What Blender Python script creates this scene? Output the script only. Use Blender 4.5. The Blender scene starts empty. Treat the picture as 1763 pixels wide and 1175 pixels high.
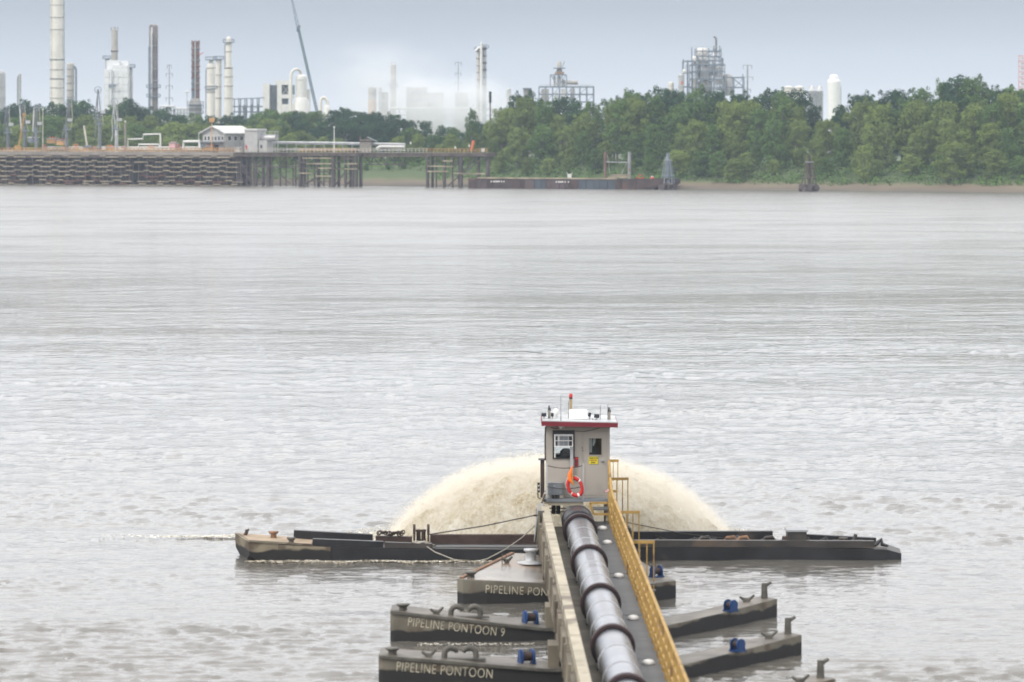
import bpy, math, random
import numpy as np
from mathutils import Vector, Matrix, noise as mn

random.seed(7)
rng = np.random.default_rng(7)
R = math.radians
SC = bpy.context.scene
COL = SC.collection

# ------------------------------------------------------------------ camera, sky, sun, exposure
F, H, CX, HY = 6360.0, 13.7, 881.5, 240.0      # focal length in photo pixels, eye height, optical column, horizon row
cd = bpy.data.cameras.new('camera')
cam = bpy.data.objects.new('camera', cd)
COL.objects.link(cam)
cam.location = (0, 0, H)
cam.rotation_euler = (R(90), 0, 0)
cd.sensor_width = 36.0
cd.lens = F / 1763.0 * 36.0
cd.shift_y = -(587.5 - HY) / 1763.0
cd.clip_start, cd.clip_end = 1.0, 20000.0
cd.dof.use_dof = True
cd.dof.focus_distance = 185.0
cd.dof.aperture_fstop = 1.3
SC.camera = cam

SUN_EL, SUN_AZ = 46.0, -125.0                   # azimuth from +Y, clockwise
world = bpy.data.worlds.new('World')
SC.world = world
world.use_nodes = True
wn, wl = world.node_tree.nodes, world.node_tree.links
wn.clear()
wout = wn.new('ShaderNodeOutputWorld')
sky = wn.new('ShaderNodeTexSky')
sky.sky_type = 'NISHITA'
sky.sun_disc = False
sky.sun_elevation = R(SUN_EL)
sky.sun_rotation = R(SUN_AZ)
sky.air_density, sky.dust_density = 1.0, 2.0
bg1 = wn.new('ShaderNodeBackground')
bg1.inputs['Strength'].default_value = 0.10
wl.new(sky.outputs[0], bg1.inputs['Color'])
tc = wn.new('ShaderNodeTexCoord')
sx = wn.new('ShaderNodeSeparateXYZ')
wl.new(tc.outputs['Generated'], sx.inputs[0])
mr = wn.new('ShaderNodeMapRange')               # height above the horizon -> cloud deck brightness
mr.inputs['From Min'].default_value = 0.0
mr.inputs['From Max'].default_value = 1.0
pw = wn.new('ShaderNodeMath'); pw.operation = 'POWER'
pw.inputs[1].default_value = 0.5
mx0 = wn.new('ShaderNodeMath'); mx0.operation = 'MAXIMUM'; mx0.inputs[1].default_value = 0.0
wl.new(sx.outputs['Z'], mx0.inputs[0])
wl.new(mx0.outputs[0], pw.inputs[0])
cr = wn.new('ShaderNodeValToRGB')
e = cr.color_ramp.elements
e[0].position, e[0].color = 0.0, (0.90, 0.90, 0.93, 1)
e[1].position, e[1].color = 1.0, (1.8, 1.79, 1.80, 1)
for p, c in ((0.09, (0.85, 0.86, 0.91, 1)), (0.19, (0.475, 0.505, 0.59, 1)), (0.235, (0.72, 0.755, 0.83, 1)), (0.30, (1.85, 1.85, 1.89, 1)), (0.6, (2.0, 1.99, 2.0, 1))):
    n = e.new(p); n.color = c
wl.new(pw.outputs[0], cr.inputs[0])
cn = wn.new('ShaderNodeTexNoise')               # soft unevenness of the cloud deck
cn.inputs['Scale'].default_value = 3.0
cn.inputs['Detail'].default_value = 4.0
cmap = wn.new('ShaderNodeMapping'); cmap.inputs['Scale'].default_value = (1, 1, 6)
wl.new(tc.outputs['Generated'], cmap.inputs[0]); wl.new(cmap.outputs[0], cn.inputs['Vector'])
cmr = wn.new('ShaderNodeMapRange')
cmr.inputs['From Min'].default_value, cmr.inputs['From Max'].default_value = 0.3, 0.7
cmr.inputs['To Min'].default_value, cmr.inputs['To Max'].default_value = 0.94, 1.06
wl.new(cn.outputs['Fac'], cmr.inputs['Value'])
bg2 = wn.new('ShaderNodeBackground')
wl.new(cr.outputs[0], bg2.inputs['Color']); wl.new(cmr.outputs[0], bg2.inputs['Strength'])
mixs = wn.new('ShaderNodeMixShader'); mixs.inputs[0].default_value = 0.88
wl.new(bg1.outputs[0], mixs.inputs[1]); wl.new(bg2.outputs[0], mixs.inputs[2])
wl.new(mixs.outputs[0], wout.inputs['Surface'])

sl = bpy.data.lights.new('sun', 'SUN')
sl.energy, sl.angle, sl.color = 2.1, R(10), (1.0, 0.95, 0.88)
sun = bpy.data.objects.new('sun', sl)
COL.objects.link(sun)
sv = Vector((math.sin(R(SUN_AZ)) * math.cos(R(SUN_EL)), math.cos(R(SUN_AZ)) * math.cos(R(SUN_EL)), math.sin(R(SUN_EL))))
sun.rotation_euler = sv.to_track_quat('Z', 'Y').to_euler()
sun.location = sv * 300

vs = SC.view_settings
vs.view_transform = 'Standard'; vs.look = 'None'
vs.exposure, vs.gamma = 0.0, 1.0
vs.use_curve_mapping = False
SC.cycles.volume_step_rate = 1.0
SC.cycles.volume_max_steps = 64
SC.cycles.max_bounces = 8
SC.cycles.volume_bounces = 3
SC.cycles.transparent_max_bounces = 16
SC.cycles.sample_clamp_indirect = 6.0

# ------------------------------------------------------------------ helpers
def P(px, py, Y):                               # photo pixel + distance -> point in the place
    return Vector(((px - CX) * Y / F, Y, H - (py - HY) * Y / F))
def XP(px, Y): return (px - CX) * Y / F
def ZP(py, Y): return H - (py - HY) * Y / F
def YW(py, z=0.0): return F * (H - z) / (py - HY)

class MB:
    def __init__(s): s.v, s.f, s.sm = [], [], []
    def add(s, vs_, fs, smooth=False):
        o = len(s.v)
        s.v += [tuple(q) for q in vs_]
        for f in fs:
            s.f.append(tuple(i + o for i in f)); s.sm.append(smooth)
        return s
    def box(s, c, d, rz=0.0, rx=0.0, ry=0.0):
        m = Matrix.Translation(Vector(c))
        if rz or rx or ry:
            m = m @ Matrix.Rotation(rz, 4, 'Z') @ Matrix.Rotation(ry, 4, 'Y') @ Matrix.Rotation(rx, 4, 'X')
        hx, hy, hz = d[0] / 2, d[1] / 2, d[2] / 2
        vv = [m @ Vector((x * hx, y * hy, z * hz)) for z in (-1, 1) for y in (-1, 1) for x in (-1, 1)]
        return s.add(vv, [(0, 2, 3, 1), (4, 5, 7, 6), (0, 1, 5, 4), (2, 6, 7, 3), (0, 4, 6, 2), (1, 3, 7, 5)])
    def span(s, x0, x1, y0, y1, z0, z1):
        return s.box(((x0 + x1) / 2, (y0 + y1) / 2, (z0 + z1) / 2), (abs(x1 - x0), abs(y1 - y0), abs(z1 - z0)))
    def frame(s, d):
        d = d.normalized()
        u = Vector((0, 0, 1)) if abs(d.z) < 0.95 else Vector((0, 1, 0))
        a = d.cross(u).normalized()
        return a, a.cross(d).normalized()
    def bar(s, p0, p1, w, h=None):
        h = h or w
        p0, p1 = Vector(p0), Vector(p1)
        a, b = s.frame(p1 - p0)
        vv = []
        for p in (p0, p1):
            for i, j in ((-1, -1), (1, -1), (1, 1), (-1, 1)):
                vv.append(p + a * i * w / 2 + b * j * h / 2)
        return s.add(vv, [(3, 2, 1, 0), (4, 5, 6, 7), (0, 1, 5, 4), (1, 2, 6, 5), (2, 3, 7, 6), (3, 0, 4, 7)])
    def cyl(s, p0, p1, r0, r1=None, n=10, cap=True):
        r1 = r0 if r1 is None else r1
        p0, p1 = Vector(p0), Vector(p1)
        a, b = s.frame(p1 - p0)
        vv = []
        for p, r in ((p0, r0), (p1, r1)):
            for k in range(n):
                t = 2 * math.pi * k / n
                vv.append(p + a * math.cos(t) * r + b * math.sin(t) * r)
        s.add(vv, [(k, (k + 1) % n, n + (k + 1) % n, n + k) for k in range(n)], True)
        if cap:
            s.add(vv[:n], [tuple(reversed(range(n)))]); s.add(vv[n:], [tuple(range(n))])
        return s
    def tube(s, pts, r, n=6, cap=True):
        pts = [Vector(p) for p in pts]
        vv = []; a = None
        for i, p in enumerate(pts):
            d = (pts[min(i + 1, len(pts) - 1)] - pts[max(i - 1, 0)]).normalized()
            if a is None: a, b = s.frame(d)
            else:
                a = (a - d * a.dot(d)).normalized(); b = a.cross(d).normalized()
            rr = r[i] if isinstance(r, (list, tuple)) else r
            for k in range(n):
                t = 2 * math.pi * k / n
                vv.append(p + a * math.cos(t) * rr + b * math.sin(t) * rr)
        fs = [(i * n + k, i * n + (k + 1) % n, (i + 1) * n + (k + 1) % n, (i + 1) * n + k) for i in range(len(pts) - 1) for k in range(n)]
        s.add(vv, fs, True)
        if cap:
            s.add(vv[:n], [tuple(reversed(range(n)))]); s.add(vv[-n:], [tuple(range(n))])
        return s
    def lathe(s, prof, c, n=16):
        c = Vector(c); vv = []
        for r, z in prof:
            for k in range(n):
                t = 2 * math.pi * k / n
                vv.append(c + Vector((math.cos(t) * r, math.sin(t) * r, z)))
        m = len(prof)
        s.add(vv, [(i * n + k, i * n + (k + 1) % n, (i + 1) * n + (k + 1) % n, (i + 1) * n + k) for i in range(m - 1) for k in range(n)], True)
        s.add(vv[:n], [tuple(reversed(range(n)))]); s.add(vv[-n:], [tuple(range(n))])
        return s
    def prism(s, bot, top):                     # two rings of the same number of points
        n = len(bot)
        return s.add(list(bot) + list(top), [tuple(reversed(range(n))), tuple(range(n, 2 * n))] + [(k, (k + 1) % n, n + (k + 1) % n, n + k) for k in range(n)])
    def torus(s, c, R0, r, axis='Y', n=24, m=8, sx_=1.0, sz_=1.0, tilt=0.0, a0=0.0, a1=2 * math.pi):
        c = Vector(c); vv = []; full = abs(a1 - a0 - 2 * math.pi) < 1e-6
        N = n if full else n + 1
        for i in range(N):
            t = a0 + (a1 - a0) * i / n
            for k in range(m):
                q = 2 * math.pi * k / m
                rr = R0 + r * math.cos(q)
                x, z, y = rr * math.cos(t) * sx_, rr * math.sin(t) * sz_, r * math.sin(q)
                x, z = x * math.cos(tilt) - z * math.sin(tilt), x * math.sin(tilt) + z * math.cos(tilt)
                vv.append(c + (Vector((x, y, z)) if axis == 'Y' else Vector((x, z, y))))
        fs = [(i * m + k, ((i + 1) % N) * m + k, ((i + 1) % N) * m + (k + 1) % m, i * m + (k + 1) % m) for i in range(n) for k in range(m)]
        return s.add(vv, fs, True)
    def mesh(s, name, mat, off=(0, 0, 0)):
        me = bpy.data.meshes.new(name)
        ox, oy, oz = off
        me.from_pydata([(x - ox, y - oy, z - oz) for x, y, z in s.v], [], s.f)
        me.polygons.foreach_set('use_smooth', s.sm)
        if mat: me.materials.append(mat)
        me.validate()
        return me
    def build(s, name, mat, parent=None):
        root = parent
        while root is not None and root.parent is not None: root = root.parent
        if root is not None: off = root.location
        else:
            a = np.array(s.v); off = ((a[:, 0].min() + a[:, 0].max()) / 2, (a[:, 1].min() + a[:, 1].max()) / 2, a[:, 2].min())
        ob = bpy.data.objects.new(name, s.mesh(name, mat, off))
        COL.objects.link(ob)
        if parent is not None: ob.parent = parent
        else: ob.location = off
        return ob

def tag(o, label=None, cat=None, group=None, kind=None):
    if label: o['label'] = label
    if cat: o['category'] = cat
    if group: o['group'] = group
    if kind: o['kind'] = kind
    return o
def thing(name, label, cat, loc, group=None):
    o = bpy.data.objects.new(name, None)
    o.empty_display_size = 0.2
    COL.objects.link(o)
    o.location = loc
    return tag(o, label, cat, group)
def share(name, me, parent, loc, rz=0.0):       # a part that shares its mesh
    ob = bpy.data.objects.new(name, me)
    COL.objects.link(ob)
    ob.parent = parent
    root = parent
    while root.parent is not None: root = root.parent
    ob.location = Vector(loc) - root.location
    ob.rotation_euler = (0, 0, rz)
    return ob
def copy_tree(o, parent=None):
    c = o.copy(); COL.objects.link(c); c.parent = parent
    for ch in list(o.children): copy_tree(ch, c)
    return c

# ------------------------------------------------------------------ materials
def M(name, col, rough=0.6, metal=0.0, var=0.18, scale=0.8, rust=None, ramt=0.5, bump=0.0, streak=0.0, spec=0.4, rscale=0.5):
    m = bpy.data.materials.new(name); m.use_nodes = True
    n, l = m.node_tree.nodes, m.node_tree.links
    b = n['Principled BSDF']
    b.inputs['Roughness'].default_value = rough
    b.inputs['Metallic'].default_value = metal
    b.inputs['Specular IOR Level'].default_value = spec
    t = n.new('ShaderNodeTexCoord'); oi = n.new('ShaderNodeObjectInfo')
    va = n.new('ShaderNodeVectorMath'); va.operation = 'ADD'
    mu = n.new('ShaderNodeVectorMath'); mu.operation = 'SCALE'; mu.inputs[0].default_value = (37, 91, 53)
    l.new(oi.outputs['Random'], mu.inputs['Scale'])
    l.new(t.outputs['Object'], va.inputs[0]); l.new(mu.outputs[0], va.inputs[1])
    def nz(sc, det=5.0, stretch=None):
        x = n.new('ShaderNodeTexNoise'); x.inputs['Scale'].default_value = sc; x.inputs['Detail'].default_value = det
        if stretch:
            mp = n.new('ShaderNodeMapping'); mp.inputs['Scale'].default_value = stretch
            l.new(va.outputs[0], mp.inputs[0]); l.new(mp.outputs[0], x.inputs['Vector'])
        else: l.new(va.outputs[0], x.inputs['Vector'])
        return x
    n1 = nz(scale)
    def rng_(src, a, b_, c, d):
        q = n.new('ShaderNodeMapRange'); q.clamp = True
        for k, v in zip(('From Min', 'From Max', 'To Min', 'To Max'), (a, b_, c, d)): q.inputs[k].default_value = v
        l.new(src, q.inputs['Value']); return q.outputs[0]
    def mix(fac, c1, c2):
        q = n.new('ShaderNodeMix'); q.data_type = 'RGBA'
        l.new(fac, q.inputs['Factor'])
        for s_, c in ((6, c1), (7, c2)):
            if isinstance(c, tuple): q.inputs[s_].default_value = (*c, 1) if len(c) == 3 else c
            else: l.new(c, q.inputs[s_])
        return q.outputs[2]
    lo = tuple(c * (1 - var) for c in col); hi = tuple(min(1, c * (1 + var)) for c in col)
    out = mix(rng_(n1.outputs['Fac'], 0.32, 0.68, 0, 1), lo, hi)
    if streak:
        ns = nz(scale * 2.0, 3.0, (1, 1, 0.06))
        out = mix(rng_(ns.outputs['Fac'], 0.5, 0.72, 0, streak), out, tuple(c * 0.55 for c in col))
    if rust:
        n2 = nz(rscale, 6.0)
        out = mix(rng_(n2.outputs['Fac'], 0.66 - 0.3 * ramt, 0.74 - 0.24 * ramt, 0, 0.9), out, rust)
    l.new(out, b.inputs['Base Color'])
    if bump:
        n3 = nz(scale * 6, 4.0)
        bp = n.new('ShaderNodeBump'); bp.inputs['Strength'].default_value = 0.6; bp.inputs['Distance'].default_value = bump
        l.new(n3.outputs['Fac'], bp.inputs['Height']); l.new(bp.outputs[0], b.inputs['Normal'])
    return m

RUST = (0.16, 0.075, 0.045)
m_white = M('white_paint', (0.62, 0.61, 0.585), 0.5, var=0.06, streak=0.15)
m_offwhite = M('offwhite_shell', (0.64, 0.61, 0.555), 0.55, var=0.08, streak=0.35, scale=0.25)
m_concrete = M('weathered_concrete', (0.38, 0.36, 0.33), 0.8, var=0.15, scale=0.25, streak=0.4)
m_silver = M('silver_shell', (0.42, 0.42, 0.42), 0.45, metal=0.35, var=0.12, scale=0.3, streak=0.4)
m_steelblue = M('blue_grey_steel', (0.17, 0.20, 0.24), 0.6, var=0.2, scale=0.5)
m_greysteel = M('grey_steel', (0.26, 0.27, 0.28), 0.55, var=0.2, scale=0.4, rust=RUST, ramt=0.12)
m_darkcol = M('soot_stained_steel', (0.15, 0.13, 0.13), 0.7, var=0.45, scale=0.12, streak=0.7, rust=(0.22, 0.19, 0.17), ramt=0.5, rscale=0.2)
m_rustcol = M('rust_brown_shell', (0.17, 0.10, 0.085), 0.8, var=0.3, scale=0.2, streak=0.5)
m_tarp = M('white_wrap_sheeting', (0.66, 0.67, 0.68), 0.7, var=0.06, scale=0.15, bump=0.3)
m_teal = M('teal_crane_steel', (0.06, 0.105, 0.13), 0.5, var=0.2)
m_orange = M('orange_paint', (0.55, 0.13, 0.05), 0.6)
m_tan = M('tan_brick', (0.42, 0.28, 0.19), 0.8, var=0.15)
m_pink = M('pale_pink_tower_paint', (0.58, 0.34, 0.34), 0.6, var=0.1)
m_timber = M('weathered_dark_timber', (0.085, 0.068, 0.058), 0.9, var=0.4, scale=0.6)
m_timberlite = M('sun_bleached_fender_timber', (0.27, 0.23, 0.165), 0.9, var=0.4, scale=0.35)
m_timberred = M('reddish_fender_timber', (0.15, 0.075, 0.06), 0.9, var=0.35, scale=0.4)
m_pile = M('tarred_pile', (0.075, 0.062, 0.06), 0.85, var=0.35, scale=0.5)
m_deckc = M('dock_deck_concrete', (0.24, 0.215, 0.19), 0.9, var=0.25, scale=0.2)
m_railtan = M('tan_toe_board', (0.33, 0.265, 0.19), 0.8, var=0.5, scale=0.15)
m_armsteel = M('loading_arm_steel', (0.15, 0.16, 0.17), 0.55, var=0.25)
m_armgrey = M('loading_arm_grey', (0.11, 0.12, 0.135), 0.55, var=0.2)
m_railor = M('orange_yellow_rail_paint', (0.42, 0.24, 0.10), 0.6, var=0.45, scale=0.1)
m_raillt = M('pale_rail_paint', (0.48, 0.44, 0.38), 0.6, var=0.2)
m_bldg = M('pale_grey_siding', (0.36, 0.36, 0.35), 0.7, var=0.1, streak=0.2)
m_roofw = M('white_metal_roof', (0.52, 0.52, 0.51), 0.5, var=0.07)
m_glassd = M('dark_window_glass', (0.03, 0.035, 0.045), 0.12, var=0.2, spec=0.6)
m_hullrust = M('rusty_barge_plate', (0.062, 0.042, 0.04), 0.85, var=0.35, scale=0.2, streak=0.5, rust=(0.10, 0.056, 0.047), ramt=0.35, rscale=0.15)
m_hullrust2 = M('dark_rusty_barge_plate', (0.075, 0.055, 0.055), 0.85, var=0.35, scale=0.2, streak=0.5)
m_hullblue = M('blue_grey_barge_plate', (0.055, 0.066, 0.082), 0.8, var=0.2, scale=0.2, streak=0.3)
# the dredge pontoons and pipeline
m_black = M('black_hull_paint', (0.016, 0.016, 0.018), 0.45, var=0.5, scale=0.9, rust=(0.07, 0.055, 0.045), ramt=0.12, bump=0.01)
m_worn = M('worn_tan_bow_paint', (0.20, 0.165, 0.11), 0.75, var=0.4, scale=1.2, rust=(0.06, 0.05, 0.042), ramt=0.4, rscale=1.2, bump=0.01)
m_deckdk = M('dirty_dark_deck', (0.045, 0.04, 0.037), 0.5, var=0.5, scale=1.0, rust=(0.10, 0.075, 0.055), ramt=0.35, rscale=0.7)
m_deckwet = M('wet_pontoon_deck', (0.17, 0.152, 0.132), 0.25, var=0.3, scale=1.0, rust=(0.20, 0.13, 0.08), ramt=0.3, rscale=0.6)
m_brownst = M('brown_rusted_steel', (0.055, 0.036, 0.03), 0.75, var=0.35, scale=2.0)
m_rustbol = M('rusted_bollard', (0.20, 0.115, 0.07), 0.85, var=0.35, scale=4.0)
m_bol = M('grey_olive_bollard', (0.085, 0.08, 0.068), 0.6, var=0.3, scale=4.0)
m_cream = M('cream_beam_paint', (0.36, 0.32, 0.24), 0.65, var=0.22, scale=1.0, rust=(0.13, 0.10, 0.075), ramt=0.42, rscale=0.9, streak=0.3)
m_creamdk = M('grimy_cream_paint', (0.17, 0.148, 0.11), 0.75, var=0.35, scale=1.0, rust=(0.07, 0.05, 0.04), ramt=0.4, rscale=0.8)
m_pipe = M('bare_steel_pipe', (0.22, 0.228, 0.255), 0.24, metal=0.75, var=0.2, scale=0.7, streak=0.1, rust=(0.12, 0.12, 0.13), ramt=0.34, rscale=0.6)
m_flange = M('dark_maroon_flange', (0.045, 0.026, 0.028), 0.6, var=0.3, scale=2.0)
m_elbow = M('black_rubber_elbow', (0.022, 0.022, 0.026), 0.3, var=0.3)
m_walk = M('grey_walkway_plate', (0.095, 0.098, 0.10), 0.6, var=0.15, scale=1.0, bump=0.005)
m_walkbr = M('muddy_walkway_plate', (0.17, 0.15, 0.115), 0.7, var=0.3, scale=0.8)
m_yellow = M('yellow_rail_paint', (0.38, 0.24, 0.07), 0.65, var=0.3, scale=1.5, rust=(0.15, 0.085, 0.04), ramt=0.35, rscale=1.5)
m_blue = M('blue_winch_paint', (0.014, 0.045, 0.14), 0.45, var=0.25, scale=2.0)
m_wall = M('beige_cabin_siding', (0.37, 0.34, 0.30), 0.6, var=0.05, scale=0.8, streak=0.12)
m_wallr = M('beige_cabin_door', (0.36, 0.33, 0.29), 0.55, var=0.04, scale=0.8, streak=0.08)
m_maroon = M('maroon_fascia', (0.16, 0.015, 0.025), 0.5, var=0.15, scale=2.0)
m_frame = M('dark_window_frame', (0.03, 0.03, 0.032), 0.5)
m_lgrey = M('light_grey_metal', (0.42, 0.43, 0.44), 0.45, metal=0.2)
m_cabgrey = M('grey_locker_paint', (0.16, 0.175, 0.19), 0.5)
m_red = M('red_plastic', (0.50, 0.022, 0.022), 0.4, var=0.1)
m_orbright = M('bright_orange_cloth', (0.75, 0.16, 0.02), 0.6)
m_sign = M('yellow_sign', (0.62, 0.52, 0.02), 0.5, var=0.05)
m_blackp = M('black_plastic', (0.015, 0.015, 0.016), 0.5)
m_signtx = M('dark_sign_print', (0.10, 0.075, 0.02), 0.6)
m_signrd = M('red_brown_sign_print', (0.32, 0.10, 0.02), 0.6)
m_whitep = M('white_plastic', (0.70, 0.70, 0.68), 0.35, var=0.04)
m_wood = M('grey_weathered_wood', (0.23, 0.21, 0.18), 0.85, var=0.25, scale=3.0)
m_rope = M('grey_rope', (0.32, 0.30, 0.26), 0.9, var=0.2, scale=6)
m_cable = M('dark_wire_cable', (0.035, 0.032, 0.03), 0.6)
m_letter = M('cream_stencil_paint', (0.50, 0.46, 0.35), 0.8, var=0.35, scale=5.0)
m_flagb = M('navy_cloth', (0.03, 0.04, 0.14), 0.8)
m_flagr = M('red_cloth', (0.42, 0.04, 0.06), 0.8)
m_flagw = M('white_cloth', (0.72, 0.70, 0.72), 0.8)

def hull_mat(name, paint, zlo, ztilt=0.0):      # worn paint above a black bottom coat that ends in a ragged line
    m = M(name, paint, 0.65, var=0.28, scale=0.9, rust=(0.085, 0.062, 0.042), ramt=0.45, rscale=1.3, bump=0.012, streak=0.6)
    n, l = m.node_tree.nodes, m.node_tree.links
    b = n['Principled BSDF']; src = b.inputs['Base Color'].links[0].from_socket
    g = n.new('ShaderNodeNewGeometry'); s_ = n.new('ShaderNodeSeparateXYZ'); l.new(g.outputs['Position'], s_.inputs[0])
    nz = n.new('ShaderNodeTexNoise'); nz.inputs['Scale'].default_value = 1.1; nz.inputs['Detail'].default_value = 3
    l.new(g.outputs['Position'], nz.inputs['Vector'])
    ad = n.new('ShaderNodeMath'); ad.operation = 'MULTIPLY_ADD'; ad.inputs[1].default_value = 0.42
    l.new(nz.outputs['Fac'], ad.inputs[0]); l.new(s_.outputs['Z'], ad.inputs[2])
    q = n.new('ShaderNodeMapRange'); q.inputs['From Min'].default_value = zlo + 0.19; q.inputs['From Max'].default_value = zlo + 0.25
    l.new(ad.outputs[0], q.inputs['Value'])
    x = n.new('ShaderNodeMix'); x.data_type = 'RGBA'; x.inputs[6].default_value = (0.018, 0.017, 0.017, 1)
    l.new(q.outputs[0], x.inputs['Factor']); l.new(src, x.inputs[7]); l.new(x.outputs[2], b.inputs['Base Color'])
    return m
m_pont = hull_mat('olive_grey_pontoon_paint', (0.15, 0.135, 0.105), 0.33)
m_bargehull = hull_mat('worn_barge_paint', (0.20, 0.17, 0.12), 0.30)
# ------------------------------------------------------------------ river
def bank_y(x):                                  # far waterline in plan
    xs = (-2600, -600, -155, -42, -5, 44, 130, 330, 2600)
    ys = (1330, 1290, 1122, 1080, 1054, 1006, 941, 860, 840)
    return float(np.interp(x, xs, ys))

m_water = bpy.data.materials.new('muddy_river_water'); m_water.use_nodes = True
def water_nodes():
    n, l = m_water.node_tree.nodes, m_water.node_tree.links
    b = n['Principled BSDF']
    b.inputs['IOR'].default_value = 1.33
    b.inputs['Roughness'].default_value = 0.10
    g = n.new('ShaderNodeNewGeometry')
    def noise(scale, det, stretch, dist=0.0, rough=0.55):
        mp = n.new('ShaderNodeMapping'); mp.inputs['Scale'].default_value = stretch
        mp.inputs['Rotation'].default_value = (0, 0, R(-6))
        l.new(g.outputs['Position'], mp.inputs[0])
        x = n.new('ShaderNodeTexNoise'); x.inputs['Scale'].default_value = scale; x.inputs['Detail'].default_value = det
        x.inputs['Distortion'].default_value = dist; x.inputs['Roughness'].default_value = rough
        l.new(mp.outputs[0], x.inputs['Vector']); return x.outputs['Fac']
    def m2(op, a, b_=None, c=None):
        q = n.new('ShaderNodeMath'); q.operation = op
        for i, v in enumerate((a, b_, c)):
            if v is None: continue
            if isinstance(v, (int, float)): q.inputs[i].default_value = v
            else: l.new(v, q.inputs[i])
        return q.outputs[0]
    def rg(src, a, b_, c, d):
        q = n.new('ShaderNodeMapRange'); q.interpolation_type = 'SMOOTHSTEP'
        for k, v in zip(('From Min', 'From Max', 'To Min', 'To Max'), (a, b_, c, d)): q.inputs[k].default_value = v
        l.new(src, q.inputs['Value']); return q.outputs[0]
    fine = noise(1.5, 6, (0.8, 1.0, 1.0), 0.5, 0.62)
    mid = noise(0.42, 4, (0.9, 1.0, 1.0), 0.8)
    swell = noise(0.13, 4, (0.9, 1.0, 1.0), 0.8)
    band = noise(0.016, 5, (0.30, 1.0, 1.0), 1.0)        # long slick and ruffled bands of the current
    band2 = noise(0.05, 4, (0.45, 1.0, 1.0), 1.0)
    boil = noise(0.09, 5, (0.22, 1.0, 1.0), 1.4)          # turbulent boils
    ruff = m2('ADD', rg(band, 0.38, 0.64, 0.25, 1.0), rg(band2, 0.52, 0.72, 0.0, 0.9))
    boilm = rg(boil, 0.58, 0.74, 0.0, 1.0)
    h = m2('MULTIPLY', fine, m2('MULTIPLY_ADD', m2('MULTIPLY_ADD', boilm, 1.3, ruff), 0.05, 0.01))
    h = m2('ADD', h, m2('MULTIPLY', mid, m2('MULTIPLY_ADD', m2('MULTIPLY_ADD', boilm, 1.4, ruff), 0.17, 0.14)))
    h = m2('ADD', h, m2('MULTIPLY', swell, 0.55))
    bp = n.new('ShaderNodeBump'); bp.inputs['Strength'].default_value = 1.0; bp.inputs['Distance'].default_value = 1.0
    l.new(h, bp.inputs['Height']); l.new(bp.outputs[0], b.inputs['Normal'])
    rid = noise(0.6, 4, (0.8, 1.0, 1.0), 0.6, 0.6)          # short crested wavelets with sharp tops
    crest = m2('SUBTRACT', 1.0, m2('ABSOLUTE', m2('MULTIPLY_ADD', rid, 2.0, -1.0)))
    crest = m2('POWER', crest, 3.0)
    patch = rg(noise(0.045, 5, (0.4, 1.0, 1.0), 1.2), 0.47, 0.66, 0.12, 1.0)
    h2 = m2('ADD', h, m2('MULTIPLY', crest, m2('MULTIPLY', patch, 0.20)))
    l.new(h2, bp.inputs['Height'])
    sy = n.new('ShaderNodeSeparateXYZ'); l.new(g.outputs['Position'], sy.inputs[0])
    l.new(rg(sy.outputs['Y'], 120, 900, 0.07, 0.26), b.inputs['Roughness'])   # wavelets too fine to see, far out
    far = rg(sy.outputs['Y'], 150, 330, 0.0, 1.0)
    near_h = m2('MULTIPLY', noise(3.6, 4, (0.5, 1.0, 1.0), 0.4, .6), 0.022)
    hmix = n.new('ShaderNodeMix'); hmix.data_type = 'FLOAT'
    l.new(far, hmix.inputs['Factor']); l.new(near_h, hmix.inputs[2]); l.new(m2('MULTIPLY', h2, 0.78), hmix.inputs[3])
    l.new(hmix.outputs[0], bp.inputs['Height'])
    silt = noise(0.03, 4, (0.4, 1, 1), 0.8)
    x = n.new('ShaderNodeMix'); x.data_type = 'RGBA'
    x.inputs[6].default_value = (0.115, 0.108, 0.095, 1); x.inputs[7].default_value = (0.092, 0.078, 0.054, 1)
    l.new(rg(m2('ADD', silt, m2('MULTIPLY', boilm, 0.5)), 0.45, 0.85, 0, 1), x.inputs['Factor'])
    l.new(x.outputs[2], b.inputs['Base Color'])
water_nodes()
def wave_tile(L, N, wl, rms, sd, spread):        # random short-crested sea: height and sideways shift
    g = np.random.default_rng(sd)
    k1 = np.fft.fftfreq(N, L / N) * 2 * np.pi
    kx, ky = np.meshgrid(k1, k1, indexing='ij'); k = np.hypot(kx, ky); k[0, 0] = 1
    k0 = 2 * np.pi / wl
    amp = np.exp(-0.5 * (np.log(k / k0) / 0.42) ** 2) + 0.5 * (k > k0) * (k0 / k) ** 2.2
    amp *= (spread + (1 - spread) * (ky / k) ** 2) / k ** 0.5; amp[0, 0] = 0
    f = amp * (g.normal(size=(N, N)) + 1j * g.normal(size=(N, N)))
    h = np.fft.ifft2(f).real; sc = rms / h.std()
    return h * sc, np.fft.ifft2(1j * kx / k * f).real * sc, np.fft.ifft2(1j * ky / k * f).real * sc, L, N
def tile_at(t, x, y):
    L, N = t[3], t[4]
    u, v = (x / L * N) % N, (y / L * N) % N
    i, j = np.floor(u).astype(int), np.floor(v).astype(int); a, b = u - i, v - j
    i %= N; j %= N; i2, j2 = (i + 1) % N, (j + 1) % N
    return [q[i, j] * (1 - a) * (1 - b) + q[i2, j] * a * (1 - b) + q[i, j2] * (1 - a) * b + q[i2, j2] * a * b for q in t[:3]]
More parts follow.
